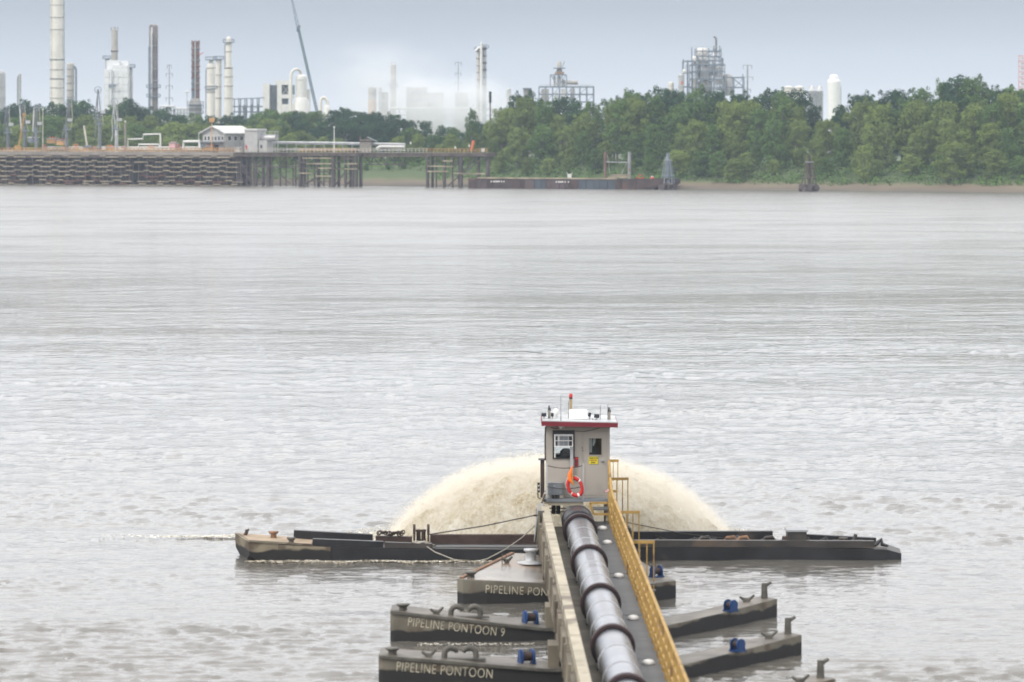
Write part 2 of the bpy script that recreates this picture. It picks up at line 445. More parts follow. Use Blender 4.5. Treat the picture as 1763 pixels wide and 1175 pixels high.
def river_mesh():
    ys = [84.0]
    while ys[-1] < 340: ys.append(ys[-1] + max(0.15, 0.8 * ys[-1] ** 2 / 50600))
    ys = np.array([-60.0, 40.0, 78.0] + ys + [380, 500, 800, 1500])
    us = np.concatenate([[-1], np.linspace(-1, 1, 660), [1]])
    hw = 0.1386 * np.maximum(ys, 80) * 1.35 + 2
    X = us[None, :] * hw[:, None]; Y = np.repeat(ys[:, None], len(us), 1)
    X[:, 0], X[:, -1] = -2600, 2600
    fade = np.interp(ys, [80, 86, 130, 200, 338], [0, 1, 1, .7, 0])[:, None] * np.interp(np.abs(us), [0, .93, .99, 1], [1, 1, 0, 0])[None, :]
    fade[:, 0] = fade[:, -1] = 0
    t1, t2, t3 = wave_tile(37, 1024, .70, 1.0, 3, .12), wave_tile(15, 512, .33, 1.0, 4, .2), wave_tile(190, 512, 5.0, 1.0, 5, .3)
    p1, p2 = wave_tile(310, 512, 40, 1.0, 6, .5), wave_tile(130, 512, 14, 1.0, 7, .5)
    c, s_ = math.cos(.45), math.sin(.45)
    pa = tile_at(p1, X * .35, Y)[0]; pb = tile_at(p2, X * .45, Y)[0]
    m = np.clip(.90 + .28 * pa + .30 * pb, .5, 1.8)             # ruffled and slick patches of the current
    c, s_ = math.cos(.16), math.sin(.16)
    a = tile_at(t1, X * .5, Y); b = tile_at(t2, (X * c + Y * s_) * .6, Y * c - X * s_)
    a[0] = (np.exp(.8 * np.clip(a[0], -3, 1.9)) - 1.3) * .8; b[0] = (np.exp(.8 * np.clip(b[0], -3, 2.2)) - 1.3) * .7; d = tile_at(t3, X, Y)
    A1, A2, A3 = .0170, .0095, .008
    Z = (a[0] * A1 * m + b[0] * A2 * m + d[0] * A3) * fade
    X2 = X - (a[1] * A1 * m) * .9 * fade; Y2 = Y - (a[2] * A1 * m) * .9 * fade
    n0, n1 = X.shape
    V = np.stack([X2, Y2, Z], -1).reshape(-1, 3).astype(np.float32)
    q = np.arange(n0 * n1, dtype=np.int32).reshape(n0, n1)
    Fq = np.stack([q[:-1, :-1], q[:-1, 1:], q[1:, 1:], q[1:, :-1]], -1).reshape(-1, 4)
    me = bpy.data.meshes.new('river_water')
    me.vertices.add(len(V)); me.vertices.foreach_set('co', V.reshape(-1))
    me.loops.add(Fq.size); me.loops.foreach_set('vertex_index', Fq.reshape(-1))
    me.polygons.add(len(Fq)); me.polygons.foreach_set('loop_start', np.arange(len(Fq), dtype=np.int32) * 4)
    me.polygons.foreach_set('use_smooth', np.ones(len(Fq), dtype=bool))
    me.update(); me.materials.append(m_water)
    return me
w = bpy.data.objects.new('river_water', river_mesh()); COL.objects.link(w)
tag(w, 'wide muddy river with small ripples reflecting a pale overcast sky', 'river', kind='structure')

# ------------------------------------------------------------------ far bank
m_land = bpy.data.materials.new('river_bank_soil'); m_land.use_nodes = True
def land_nodes():
    n, l = m_land.node_tree.nodes, m_land.node_tree.links
    b = n['Principled BSDF']; b.inputs['Roughness'].default_value = 0.95
    g = n.new('ShaderNodeNewGeometry'); s_ = n.new('ShaderNodeSeparateXYZ'); l.new(g.outputs['Position'], s_.inputs[0])
    nz = n.new('ShaderNodeTexNoise'); nz.inputs['Scale'].default_value = 0.12; nz.inputs['Detail'].default_value = 6
    l.new(g.outputs['Position'], nz.inputs['Vector'])
    ad = n.new('ShaderNodeMath'); ad.operation = 'MULTIPLY_ADD'; ad.inputs[1].default_value = 2.2
    l.new(nz.outputs['Fac'], ad.inputs[0]); l.new(s_.outputs['Z'], ad.inputs[2])
    q = n.new('ShaderNodeMapRange'); q.inputs['From Min'].default_value = 0.2; q.inputs['From Max'].default_value = 6.0
    l.new(ad.outputs[0], q.inputs['Value'])
    c = n.new('ShaderNodeValToRGB'); e = c.color_ramp.elements
    e[0].position, e[0].color = 0.0, (0.07, 0.06, 0.048, 1)
    e[1].position, e[1].color = 1.0, (0.06, 0.092, 0.03, 1)
    for p, k in ((0.2, (0.10, 0.083, 0.062, 1)), (0.4, (0.145, 0.115, 0.078, 1)), (0.5, (0.12, 0.125, 0.06, 1)), (0.6, (0.065, 0.095, 0.034, 1))):
        w_ = e.new(p); w_.color = k
    l.new(q.outputs[0], c.inputs[0]); l.new(c.outputs[0], b.inputs['Base Color'])
land_nodes()
PROF = ((-30, -3.0), (-6, -0.7), (0, 0.0), (4, 0.5), (9, 1.3), (15, 2.0), (24, 3.8), (34, 5.6), (46, 6.5), (80, 6.6), (300, 6.6), (3600, 6.6))
def ground_z(x, y):
    return float(np.interp(y - bank_y(x), [p[0] for p in PROF], [p[1] for p in PROF]))
xs = sorted(set(list(np.linspace(-2600, -400, 12)) + list(np.linspace(-400, 400, 161)) + list(np.linspace(400, 2600, 12))))
gv, gf = [], []
for x in xs:
    for d, z in PROF:
        j = (mn.noise((x * 0.06, d * 0.2, 0)) * 0.35 + mn.noise((x * 0.25, d * 0.3, 5)) * 0.15) if 0 <= d <= 46 else 0
        gv.append((x, bank_y(x) + d + j * 4, z + j))
m_ = len(PROF)
for i in range(len(xs) - 1):
    for k in range(m_ - 1): gf.append((i * m_ + k, (i + 1) * m_ + k, (i + 1) * m_ + k + 1, i * m_ + k + 1))
gd = MB().add(gv, gf, True).build('ground', m_land)
tag(gd, 'low muddy far river bank with a grassy slope', 'river bank', kind='structure')

# ------------------------------------------------------------------ haze
m_haze = bpy.data.materials.new('haze_air'); m_haze.use_nodes = True
n, l = m_haze.node_tree.nodes, m_haze.node_tree.links
n.remove(n['Principled BSDF'])
pv = n.new('ShaderNodeVolumePrincipled')
pv.inputs['Color'].default_value = (0.70, 0.83, 1.0, 1)
pv.inputs['Density'].default_value = 0.0001
pv.inputs['Anisotropy'].default_value = 0.0
l.new(pv.outputs[0], n['Material Output'].inputs['Volume'])
hz = MB().span(-2700, 2700, -120, 5200, -4.5, 135).build('haze', m_haze)
tag(hz, kind='stuff')

# ------------------------------------------------------------------ trees
def leaf_mat(name, c, hue=0.5):
    m = bpy.data.materials.new(name); m.use_nodes = True
    n, l = m.node_tree.nodes, m.node_tree.links
    n.remove(n['Principled BSDF'])
    oi = n.new('ShaderNodeObjectInfo'); at = n.new('ShaderNodeAttribute'); at.attribute_name = 'tint'
    a = n.new('ShaderNodeMix'); a.data_type = 'RGBA'
    a.inputs[6].default_value = (c[0] * (1 - hue * 0.8), c[1] * (1 - hue * 0.75), c[2] * (1 - hue * .5), 1)
    a.inputs[7].default_value = (c[0] * (1 + hue * 0.72), c[1] * (1 + hue * 0.7), c[2] * (1 + hue * .3), 1)
    ad = n.new('ShaderNodeMath'); ad.operation = 'MULTIPLY_ADD'; ad.inputs[1].default_value = 0.55
    s2 = n.new('ShaderNodeMath'); s2.operation = 'MULTIPLY'; s2.inputs[1].default_value = 0.45
    l.new(oi.outputs['Random'], s2.inputs[0]); l.new(at.outputs['Fac'], ad.inputs[0]); l.new(s2.outputs[0], ad.inputs[2])
    l.new(ad.outputs[0], a.inputs['Factor'])
    d = n.new('ShaderNodeBsdfDiffuse'); t = n.new('ShaderNodeBsdfTranslucent'); mx = n.new('ShaderNodeMixShader')
    mx.inputs[0].default_value = 0.12
    l.new(a.outputs[2], d.inputs['Color']); l.new(a.outputs[2], t.inputs['Color'])
    l.new(d.outputs[0], mx.inputs[1]); l.new(t.outputs[0], mx.inputs[2])
    l.new(mx.outputs[0], n['Material Output'].inputs['Surface'])
    return m
LEAF = {'olive': leaf_mat('olive_leaves', (0.145, 0.19, 0.058)), 'mid': leaf_mat('mid_green_leaves', (0.092, 0.152, 0.05)),
        'dark': leaf_mat('dark_green_leaves', (0.042, 0.082, 0.04)), 'light': leaf_mat('yellow_green_leaves', (0.165, 0.215, 0.07))}
m_bark = M('grey_bark', (0.16, 0.14, 0.115), 0.95, var=0.25)

def leaf_cloud(centres, per, size, sd):
    """Leaf quads over the shells of many lobes; centres = (x, y, z, rx, rz, tint)."""
    g = np.random.default_rng(sd)
    V, T = [], []
    for (x, y, z, rx, rz, tint) in centres:
        k = max(8, int(per * (rx * rz)))
        u = g.normal(size=(k, 3)); u /= np.linalg.norm(u, axis=1)[:, None]
        u[:, 2] = np.where(u[:, 2] < -0.35, -u[:, 2], u[:, 2])
        rr = g.uniform(0.62, 1.08, k)[:, None]
        p = np.array([x, y, z]) + u * rr * np.array([rx, rx, rz])
        nn = u + g.normal(scale=0.25, size=(k, 3)); nn /= np.linalg.norm(nn, axis=1)[:, None]
        a = np.cross(nn, g.normal(size=(k, 3))); a /= np.linalg.norm(a, axis=1)[:, None]
        b = np.cross(nn, a)
        sz = (g.uniform(0.55, 1.25, k) * size)[:, None]
        V.append(np.stack([p - a * sz * 0.6, p + b * sz * 0.42 + nn * sz * .1, p + a * sz * 0.65, p - b * sz * 0.42], 1))
        T.append(np.clip(tint + g.normal(scale=0.16, size=k), 0, 1))
    V = np.concatenate(V); T = np.concatenate(T)
    k = len(V)
    me = bpy.data.meshes.new('foliage')
    me.vertices.add(4 * k); me.vertices.foreach_set('co', V.reshape(-1).astype(np.float32))
    me.loops.add(4 * k); me.loops.foreach_set('vertex_index', np.arange(4 * k, dtype=np.int32))
    me.polygons.add(k); me.polygons.foreach_set('loop_start', np.arange(k, dtype=np.int32) * 4)
    at = me.attributes.new('tint', 'FLOAT', 'FACE'); at.data.foreach_set('value', T.astype(np.float32))
    me.update()
    me.materials.append(LEAF['mid'])
    return me

def tree_proto(sd, kind):                       # nominal height 10
    g = random.Random(sd)
    cs, tb = [], MB()
    lean = Vector((g.uniform(-.5, .5), g.uniform(-.5, .5), 0))
    hb = {'tall': 1.6, 'round': 1.2, 'willow': 0.6, 'open': 3.2}[kind]
    wd = {'tall': 2.0, 'round': 3.4, 'willow': 2.7, 'open': 2.2}[kind]
    nl = {'tall': 22, 'round': 26, 'willow': 25, 'open': 13}[kind]
    tb.tube([(0, 0, -0.4), lean * 0.3 + Vector((0, 0, hb)), lean * 0.8 + Vector((0, 0, 7.2)), lean + Vector((0, 0, 9.0))], [0.26, 0.2, 0.1, 0.03], 6)
    for i in range(nl):
        f = (i + 0.5) / nl
        z = hb + (9.3 - hb) * f
        w_ = wd * (math.sin(math.pi * min(1, 0.18 + 0.80 * f)) ** 0.7)
        a = i * 2.4 + g.uniform(-.6, .6)
        q = w_ * g.uniform(0.35, 0.95)
        x, y = lean.x * f + math.cos(a) * q, lean.y * f + math.sin(a) * q
        rx = g.uniform(0.8, 1.45) * (0.95 if kind in ('tall', 'open') else 1.15)
        cs.append((x, y, z, rx, rx * g.uniform(0.65, 1.0), g.uniform(0.15, 0.85)))
        if i % 2 == 0:
            tb.tube([lean * (0.5 * f) + Vector((0, 0, max(hb * 0.8, z - 1.8))), Vector((x * .6, y * .6, z - .5)), (x, y, z)], [0.09, 0.06, 0.02], 4)
        for _ in range(2):                      # small sprays that break the outline
            b = g.uniform(0, 6.28)
            cs.append((x + math.cos(b) * rx * 1.03, y + math.sin(b) * rx * 1.03, z + g.uniform(-.4, .95), rx * .4, rx * .55, g.uniform(0.2, 1)))
    return leaf_cloud(cs, 190, 0.23, sd), tb.mesh('trunk', m_bark)
PROTO = {k: [tree_proto(100 * i + j, k) for j in range(4)] for i, k in enumerate(('tall', 'round', 'willow', 'open'))}

LAND = []                                        # (px, words) landmarks used to say which tree
TREES = []
def plant(px, Y, ztop, kind, tint, width=1.0, cat='tree', name='tree', row=''):
    x = XP(px, Y); zb = ground_z(x, Y)
    hgt = max(2.0, ztop - zb)
    root = thing(name, None, cat, (x, Y, zb))
    cm, tm = random.choice(PROTO[kind])
    s = hgt / 10.0
    for nm, me in (('crown' if name == 'tree' else 'foliage', cm), ('trunk' if name == 'tree' else 'stem', tm)):
        ob = share(nm, me, root, (x, Y, zb), 0)
        ob.scale = (s * width, s * width, s); ob.rotation_euler = (0, 0, random.uniform(0, 6.28))
        if nm in ('crown', 'foliage'):
            ob.material_slots[0].link = 'OBJECT'; ob.material_slots[0].material = LEAF[tint]
    TREES.append((px, root, row, tint, kind))
    return root

SKYL = ((-40, 190), (0, 188), (20, 181), (45, 172), (60, 186), (95, 184), (140, 171), (160, 174), (178, 188), (200, 184), (225, 170), (245, 186), (262, 176), (285, 196), (350, 197), (400, 199),
        (450, 194), (466, 186), (490, 194), (510, 192), (545, 192), (565, 186), (600, 186), (630, 194), (660, 191), (680, 197), (700, 208), (718, 205), (740, 213), (775, 222), (792, 213),
        (806, 206), (825, 212), (842, 215), (860, 211), (872, 178), (880, 165), (900, 154), (915, 160), (935, 175), (960, 168), (990, 163), (1012, 178), (1024, 178), (1032, 204), (1040, 206), (1047, 176), (1062, 160), (1080, 153),
        (1100, 158), (1132, 146), (1150, 156), (1175, 158), (1200, 152), (1222, 158), (1250, 160), (1275, 162), (1300, 160), (1312, 172), (1325, 152), (1340, 150), (1360, 155), (1380, 152),
        (1392, 178), (1412, 186), (1422, 196), (1440, 190), (1455, 178), (1480, 162), (1495, 162), (1512, 170), (1530, 156), (1552, 152), (1575, 154), (1600, 148), (1622, 145), (1640, 131), (1660, 138), (1680, 134), (1700, 140), (1712, 160), (1722, 150), (1738, 143), (1752, 162), (1764, 150), (1800, 150))
def sky_top(px): return float(np.interp(px, [a for a, b in SKYL], [b for a, b in SKYL]))
def place_row(px0, px1, step, setback, topf, kinds, tints, jit=5, width=(0.8, 1.1), row='', topj=4):
    px = px0
    while px < px1:
        q = px + random.uniform(-.3, .3) * step
        x0 = XP(q, 1040)
        Y = bank_y(x0) + setback + random.uniform(-.12, .12) * setback
        Y = bank_y(XP(q, Y)) + (Y - bank_y(x0))
        plant(q, Y, ZP(topf(q) + random.uniform(-topj, topj), Y), random.choice(kinds), random.choice(tints), random.uniform(*width), row=row)
        px += step * random.uniform(0.8, 1.2)
# right-hand wood: skyline row, then lower rows down to the water's edge
place_row(872, 1800, 21, 88, lambda p: sky_top(p) + 1, ('tall', 'tall', 'open'), ('dark', 'mid', 'dark'), row='sky', topj=2.5, width=(0.7, 0.95))
place_row(880, 1800, 30, 70, lambda p: sky_top(p) + 24, ('tall', 'round'), ('mid', 'olive', 'dark'), row='upper', topj=10)
place_row(870, 1800, 33, 52, lambda p: sky_top(p) * 0.6 + 88, ('tall', 'willow', 'round'), ('mid', 'olive', 'olive'), row='middle', topj=14)
place_row(850, 1800, 38, 36, lambda p: sky_top(p) * 0.35 + 165, ('willow', 'round', 'tall'), ('olive', 'mid', 'light'), row='lower', topj=13)
place_row(860, 1800, 46, 23, lambda p: 266, ('willow', 'round'), ('olive', 'mid', 'light'), row='edge', topj=11, width=(1.1, 1.6))
# middle wood behind the trestle
place_row(470, 872, 27, 150, lambda p: sky_top(p) + 1, ('round', 'round', 'tall'), ('dark', 'dark', 'mid'), row='sky', topj=2.0, width=(1.0, 1.3))
place_row(480, 872, 36, 110, lambda p: sky_top(p) + 16, ('round',), ('dark', 'mid'), row='upper', width=(1.1, 1.4))
place_row(690, 880, 30, 70, lambda p: 236 - (p - 690) * 0.06, ('round', 'willow'), ('mid', 'olive'), row='middle', width=(1.0, 1.3))
place_row(690, 880, 32, 40, lambda p: 254 - (p - 690) * 0.05, ('willow', 'round'), ('mid', 'olive', 'light'), row='lower', width=(1.2, 1.6))
# left wood behind the wharf
place_row(-30, 475, 24, 170, lambda p: sky_top(p) + 1, ('round', 'tall'), ('dark', 'mid'), row='sky', topj=2.0, width=(0.95, 1.25))
place_row(-30, 560, 30, 110, lambda p: max(200, sky_top(p) + 16), ('willow', 'tall', 'round'), ('mid', 'olive'), row='middle', width=(1.0, 1.3))
place_row(-30, 600, 32, 80, lambda p: 216 + max(0, (p - 420) * 0.12), ('willow', 'round'), ('olive', 'mid', 'light'), row='lower', width=(1.1, 1.4))
place_row(-30, 640, 36, 62, lambda p: 238 + max(0, (p - 420) * 0.06), ('willow', 'round'), ('olive', 'light', 'mid'), row='edge', width=(1.3, 1.8))
place_row(425, 745, 30, 30, lambda p: 281 + random.uniform(-6, 6), ('willow', 'round'), ('olive', 'mid', 'mid'), row='edge', topj=5, width=(1.6, 2.4))
place_row(425, 745, 34, 46, lambda p: 268, ('willow', 'round'), ('olive', 'mid', 'dark'), row='lower', topj=6, width=(1.5, 2.2))
# a few that stand out
ONE = []
def one(label, *a, **k): ONE.append((label, plant(*a, **k)))
one('slender tree standing alone above the wood just left of the black topped pole', 812, 1120, ZP(190, 1120), 'open', 'mid', 0.55, row='one')
one('bright yellow green bush overhanging the mud strip right of the pyramid dolphin by the barge', 1262, 1008, ZP(274, 1008), 'willow', 'light', 1.7, row='one', cat='bush', name='bush')
one('bright yellow green tree by the water, right of the timber pyramid dolphin on the mud', 1488, 985, ZP(250, 985), 'willow', 'light', 1.0, row='one')
one('thin ragged tree filling the notch in the skyline right of the low steel plant', 1028, 1090, ZP(181, 1090), 'open', 'mid', 0.4, row='one')
one('broad rounded olive bush at the water edge below the tallest trees at right', 1640, 968, ZP(245, 968), 'round', 'olive', 1.3, row='one', cat='bush', name='bush')

# ground cover along the bank: grass, vines and low scrub nobody could count
g_ = np.random.default_rng(5)
cs = []
for i in range(2600):
    px = g_.uniform(-40, 1810)
    d = g_.uniform(10, 60)
    x = XP(px, 1040); y = bank_y(x) + d; x = XP(px, y); y = bank_y(x) + d
    if 620 < px < 745 and d < 26: continue
    low = px < 690
    cs.append((x, y, ground_z(x, y) + g_.uniform(0.1, 0.6), g_.uniform(1.0, 2.4), g_.uniform(0.5, 1.1) * (0.7 if low else 1.3), g_.uniform(0.2, 0.9)))
uc = leaf_cloud(cs, 8, 0.55, 9)
uc.materials[0] = LEAF['mid']
ug = bpy.data.objects.new('undergrowth', uc); COL.objects.link(ug)
tag(ug, 'low green scrub and grass covering the far bank slope', 'undergrowth', kind='stuff')
# ------------------------------------------------------------------ wharf and trestle
def DY(px, off=0.0):                            # dock front line
    return F * H / (77.6 + px * 5.3 / 850.0) + off
def DP(px, z, off=0.0):
    Y = DY(px, off); return Vector((XP(px, Y), Y, z))
DZ = 9.9
def along(px0, px1): return (DP(px1, 0) - DP(px0, 0)).normalized()
TV = along(0, 850); NV = Vector((TV.y, -TV.x, 0))            # along the dock to the right, and out towards the river
if NV.y > 0: NV = -NV
ANG = math.atan2(TV.y, TV.x)
def beam_mb(a, b, w, h): return MB().bar(a, b, w, h)

wh = thing('timber_wharf', 'long wharf faced with staggered rows of weathered fender timbers, at far left', 'wharf', DP(200, 0))
a, b = DP(-40, DZ - 0.5, 0), DP(406, DZ - 0.5, 0)
MB().bar(a - NV * 7, b - NV * 7, 14.0, 0.8).build('deck', m_deckc, wh)
MB().bar(a + NV * 0.15 - Vector((0, 0, .9)), b + NV * 0.15 - Vector((0, 0, .9)), 0.5, 0.9).build('edge_beam', m_timber, wh)
MB().bar(a - NV * 9 - Vector((0, 0, 5)), b - NV * 9 - Vector((0, 0, 5)), 0.4, 8.6).build('shade_backing', m_timber, wh)  # dark wall added to stand for the shaded void under the deck
pile_me = MB().cyl((0, 0, -2), (0, 0, 9.1), 0.28, 0.24, 8).mesh('pile', m_pile)
px = -36
while px < 404:
    for k in (0.5, 3.5):
        p = DP(px + random.uniform(-1, 1), 0) - NV * k
        share('pile', pile_me, wh, (p.x, p.y, 0))
    px += 11.5
fm = {}
def fender(parent, p0, p1, z, mat_, th=0.34, out=0.35):
    ln = round((p1 - p0).length, 1)
    key = (ln, mat_.name)
    if key not in fm: fm[key] = MB().box((0, 0, 0), (ln, 0.4, th)).mesh('fender_timber', mat_)
    c = (p0 + p1) / 2
    ob = share('fender_timber', fm[key], parent, (c.x + NV.x * out, c.y + NV.y * out, z), ANG)
    ob.rotation_euler = (0, random.uniform(-.003, .003), ANG)
for r, z in enumerate((8.5, 7.05, 5.6, 4.15, 2.7, 1.25, 0.15)):
    px = -38 + (r % 3) * 5; k = r
    while px < 402:
        stp = (19, 10, 23, 12)[k % 4]
        up = k % 2
        m = (m_timberlite if random.random() < .88 else m_timber) if r < 4 else (m_timberlite if random.random() < .7 else m_timberred)
        if not 44 < px < 50 and not 222 < px < 229:
            fender(wh, DP(px, 0), DP(px + stp, 0), z + (.24 if up else -.16), m, th=0.30, out=0.4)
        px += stp; k += 1
vb = MB().box((0, 0, 4.8), (0.26, 0.5, 8.4)).mesh('upright_timber', m_pile)
for i in range(29):
    p = DP(-34 + i * 15.2, 0) + NV * 0.12
    share('upright_timber', vb, wh, (p.x, p.y, 0), ANG)
# yellow-orange guard rail of the wharf
def rail(parent, px0, px1, mat_, stp, z0=DZ, hgt=1.15, back=0.3, bars=(1.0, 0.55), th=0.11):
    pm = MB().box((0, 0, hgt / 2), (th, th, hgt)).mesh('rail_post', mat_)
    px = px0
    while px <= px1:
        p = DP(px, 0) - NV * back
        share('rail_post', pm, parent, (p.x, p.y, z0), ANG); px += stp
    for f in bars:
        MB().bar(DP(px0, z0 + hgt * f) - NV * back, DP(px1, z0 + hgt * f) - NV * back, th, th).build('rail', mat_, parent)
rail(wh, -36, 404, m_railor, 7.0, th=0.16)
MB().bar(DP(-36, DZ + .28) - NV * .35, DP(404, DZ + .28) - NV * .35, .08, .5).build('toe_board', m_railtan, wh)
# clutter on the wharf, each its own thing
def on_deck(px, back=3.0, z=0.0): return DP(px, DZ - 0.1 + z) - NV * back
def pbox(px0, px1, py0, py1, back, depth=2.0): # a box on the wharf seen between pixels
    p0, p1 = DP(px0, 0) - NV * back, DP(px1, 0) - NV * back
    Y = (p0.y + p1.y) / 2
    z1 = ZP(py0, Y); z0 = ZP(py1, Y)
    return MB().bar(Vector(((p0.x), p0.y, (z0 + z1) / 2)), Vector((p1.x, p1.y, (z0 + z1) / 2)), depth, z1 - z0)
for (p0, p1, y0, y1, mt, lb, cat, nm) in (
        (71, 86, 238, 247, m_railor, 'orange pipe manifold on the wharf between two grey loading arms', 'manifold', 'pipe_manifold'),
        (88, 100, 241, 250, m_railor, 'second orange manifold, beside the lattice foot of a leaning loading arm', 'manifold', 'pipe_manifold'),
        (39, 51, 236, 246, m_steelblue, 'blue grey machinery box on the wharf behind the yellow crane boom', 'machinery box', 'machinery_box'),
        (133, 146, 252, 259, m_tan, 'tan crate stack on the wharf below the leaning tan beam', 'crate stack', 'crate_stack'),
        (172, 186, 253, 259, m_railor, 'orange tray on the wharf right of the tallest loading arm', 'tray', 'drip_tray'),
        (344, 358, 252, 262, m_railor, 'yellow orange equipment box at the foot of the left stair', 'equipment box', 'equipment_box'),
        (395, 404, 255, 262, m_raillt, 'pale yellow box at the right foot of the control house', 'box', 'equipment_box'),
        (282, 292, 246, 255, m_pink, 'pale pink tank on the wharf left of the white pipe frame', 'tank', 'pink_tank')):
    t = thing(nm, lb, cat, on_deck((p0 + p1) / 2, 4))
    pbox(p0, p1, y0 + 1.5, y1, 4).build('body', mt, t)
    pbox(p0 - 0.6, p1 + 0.6, y0 + 0.3, y0 + 1.5, 4, 2.4).build('lid', m_greysteel if mt is not m_steelblue else m_white, t)
    for k in range(3):
        q = p0 + (p1 - p0) * (k + .5) / 3
        pbox(q - .5, q + .5, y0 - 2.2, y0 + .3, 4, 0.3).build('valve_stem', m_orange if mt is m_railor else mt, t)
# pipes lying along the wharf
t = thing('white_pipeline', 'long white pipe run along the back of the wharf behind the loading arms', 'pipeline', on_deck(200, 6))
for zz in (0.9, 1.5):
    MB().tube([on_deck(55, 6, zz), on_deck(330, 6, zz)], 0.2, 8).build('pipe', m_white, t)
for px in range(60, 330, 22): MB().bar(on_deck(px, 6, 0), on_deck(px, 6, 1.7), 0.2).build('support', m_railor, t)
for px, zz, lb in ((66, 2.2, 'rusty valve stand at the left end of the white wharf pipe'), (102, 1.7, 'tan valve stand beside the second orange manifold'), (120, 2.4, 'tan valve stand between the leaning loading arm and the tan crate'), (152, 1.6, 'low rusty valve stand left of the tallest loading arm'), (178, 2.1, 'tan valve stand right of the tallest loading arm'), (204, 1.8, 'rusty valve stand right of the whitish loading arm'), (250, 1.9, 'tan valve stand inside the white pipe loop'), (298, 2.3, 'rusty valve stand between the pink tank and the white pipe arch')):
    q = on_deck(px, 3.4); t = thing('valve_stand', lb, 'valve stand', q, 'valve stands along the wharf'); mt = m_railor if 'tan' in lb.split()[0] else m_rustcol
    for dx in (-.9, -.3, .3, .9): MB().bar(q + TV * dx, q + TV * dx + Vector((0, 0, zz)), .16).build('post', mt, t)
    for k in (.4, .75, 1.0): MB().bar(q - TV * 1.0 + Vector((0, 0, zz * k)), q + TV * 1.0 + Vector((0, 0, zz * k)), .14).build('crossbar', mt, t)
    MB().torus(q + Vector((0, -.2, zz * .8)), .35, .07, 'Y', 10, 5).build('hand_wheel', m_orange, t); MB().cyl(q - TV * .8 + Vector((0, 0, .3)), q + TV * .8 + Vector((0, 0, .3)), .22).build('pipe', m_lgrey, t)
# loading arms
def loading_arm(px, ytop, lean, yellow, lb, mat_=m_greysteel, wheel=True, twin=False):
    p = on_deck(px, 2.5)
    t = thing('loading_arm', lb, 'loading arm', p, 'marine loading arms on the wharf')
    zt = ZP(ytop, p.y); hgt = zt - p.z
    L = TV * lean
    MB().cyl(p, p + Vector((0, 0, hgt * 0.42)), 0.55, 0.5, 10).build('riser', mat_, t)
    base = p + Vector((0, 0, hgt * 0.42)); top = p + L + Vector((0, 0, hgt * 0.93))
    MB().bar(base - TV * 1.1, base + TV * 1.5, 1.1, 0.25).build('platform', m_steelblue, t)
    for k in (-0.28, 0.28):
        MB().tube([base + TV * k, base + TV * k * 1.6 + L * .5 + Vector((0, 0, hgt * .25)), top + TV * k * .5], 0.16, 6).build('inboard_arm', mat_, t)
    if twin: MB().tube([base - TV * 1.2, top - TV * 0.9], 0.2, 6).build('inboard_arm', m_white, t)
    w = MB().torus(top, 1.0, 0.09, 'Y', 18, 5)
    for k in range(4):
        a_ = k * math.pi / 4; d = Vector((math.cos(a_), 0, math.sin(a_))); w.bar(top - d, top + d, 0.06)
    w.build('sheave_wheel', m_steelblue, t)
    MB().tube([top + TV * 0.9, top + TV * 1.3 - Vector((0, 0, hgt * .3)), base + TV * 1.3], 0.07, 5).build('cable', m_raillt, t)
    MB().tube([top, top - TV * .9 - Vector((0, 0, hgt * .35)), base - TV * 1.3 - Vector((0, 0, hgt * .1)), base - TV * 1.8 - Vector((0, 0, hgt * .22))], 0.15, 6).build('outboard_arm', mat_, t)
    MB().box(base + TV * 1.1 + Vector((0, 0, hgt * .18)), (1.3, 1.0, 0.9)).build('counterweight', m_lgrey, t)
    sw = MB()
    for z in (0.0, 0.6, 1.2): sw.box(base + Vector((0, 0, z)) - TV * .5, (0.7, 0.8, 0.4))
    sw.build('swivel_joint', m_steelblue, t)
    return t
loading_arm(6, 183, -0.6, 0, 'grey loading arm cut off by the left picture edge', m_armgrey)
loading_arm(35, 176, -1.0, 1, 'loading arm with white counterweight, just right of the yellow crane boom', m_armgrey, twin=True)
loading_arm(55, 180, 0.0, 0, 'upright grey loading arm with three parallel tubes', m_armsteel, twin=True)
loading_arm(107, 170, 0.8, 0, 'leaning grey loading arm in front of the brown downpipe vessel', m_armsteel)
loading_arm(164, 147, -0.6, 0, 'tallest loading arm, with an oval sheave wheel against the sky', m_armsteel)
loading_arm(193, 169, -0.7, 0, 'whitish loading arm in front of the white wrapped tower', m_lgrey)
t = thing('yellow_crane', 'small yellow crane boom leaning on the wharf near the left edge', 'crane', on_deck(24, 2.2))
MB().bar(on_deck(24, 2.2, 0.2), on_deck(35, 2.2, 11.3), 0.5, 0.6).build('boom', m_yellow, t)
MB().box(on_deck(24, 2.2, 1.0), (2.0, 1.6, 2.0)).build('base', m_yellow, t)
MB().box(on_deck(35, 2.2, 11.4), (1.1, 0.6, 0.8)).build('boom_head', m_yellow, t)
t = thing('leaning_beam', 'pale tan beam leaning up from the wharf between two loading arms', 'beam', on_deck(143, 2.4))
MB().bar(on_deck(144, 2.4, 0.2), on_deck(137, 2.4, 8.0), 0.5, 0.5).build('boom', m_raillt, t)
MB().box(on_deck(143.5, 2.4, 1.6), (1.6, 0.9, 0.9)).build('bracket', m_steelblue, t)
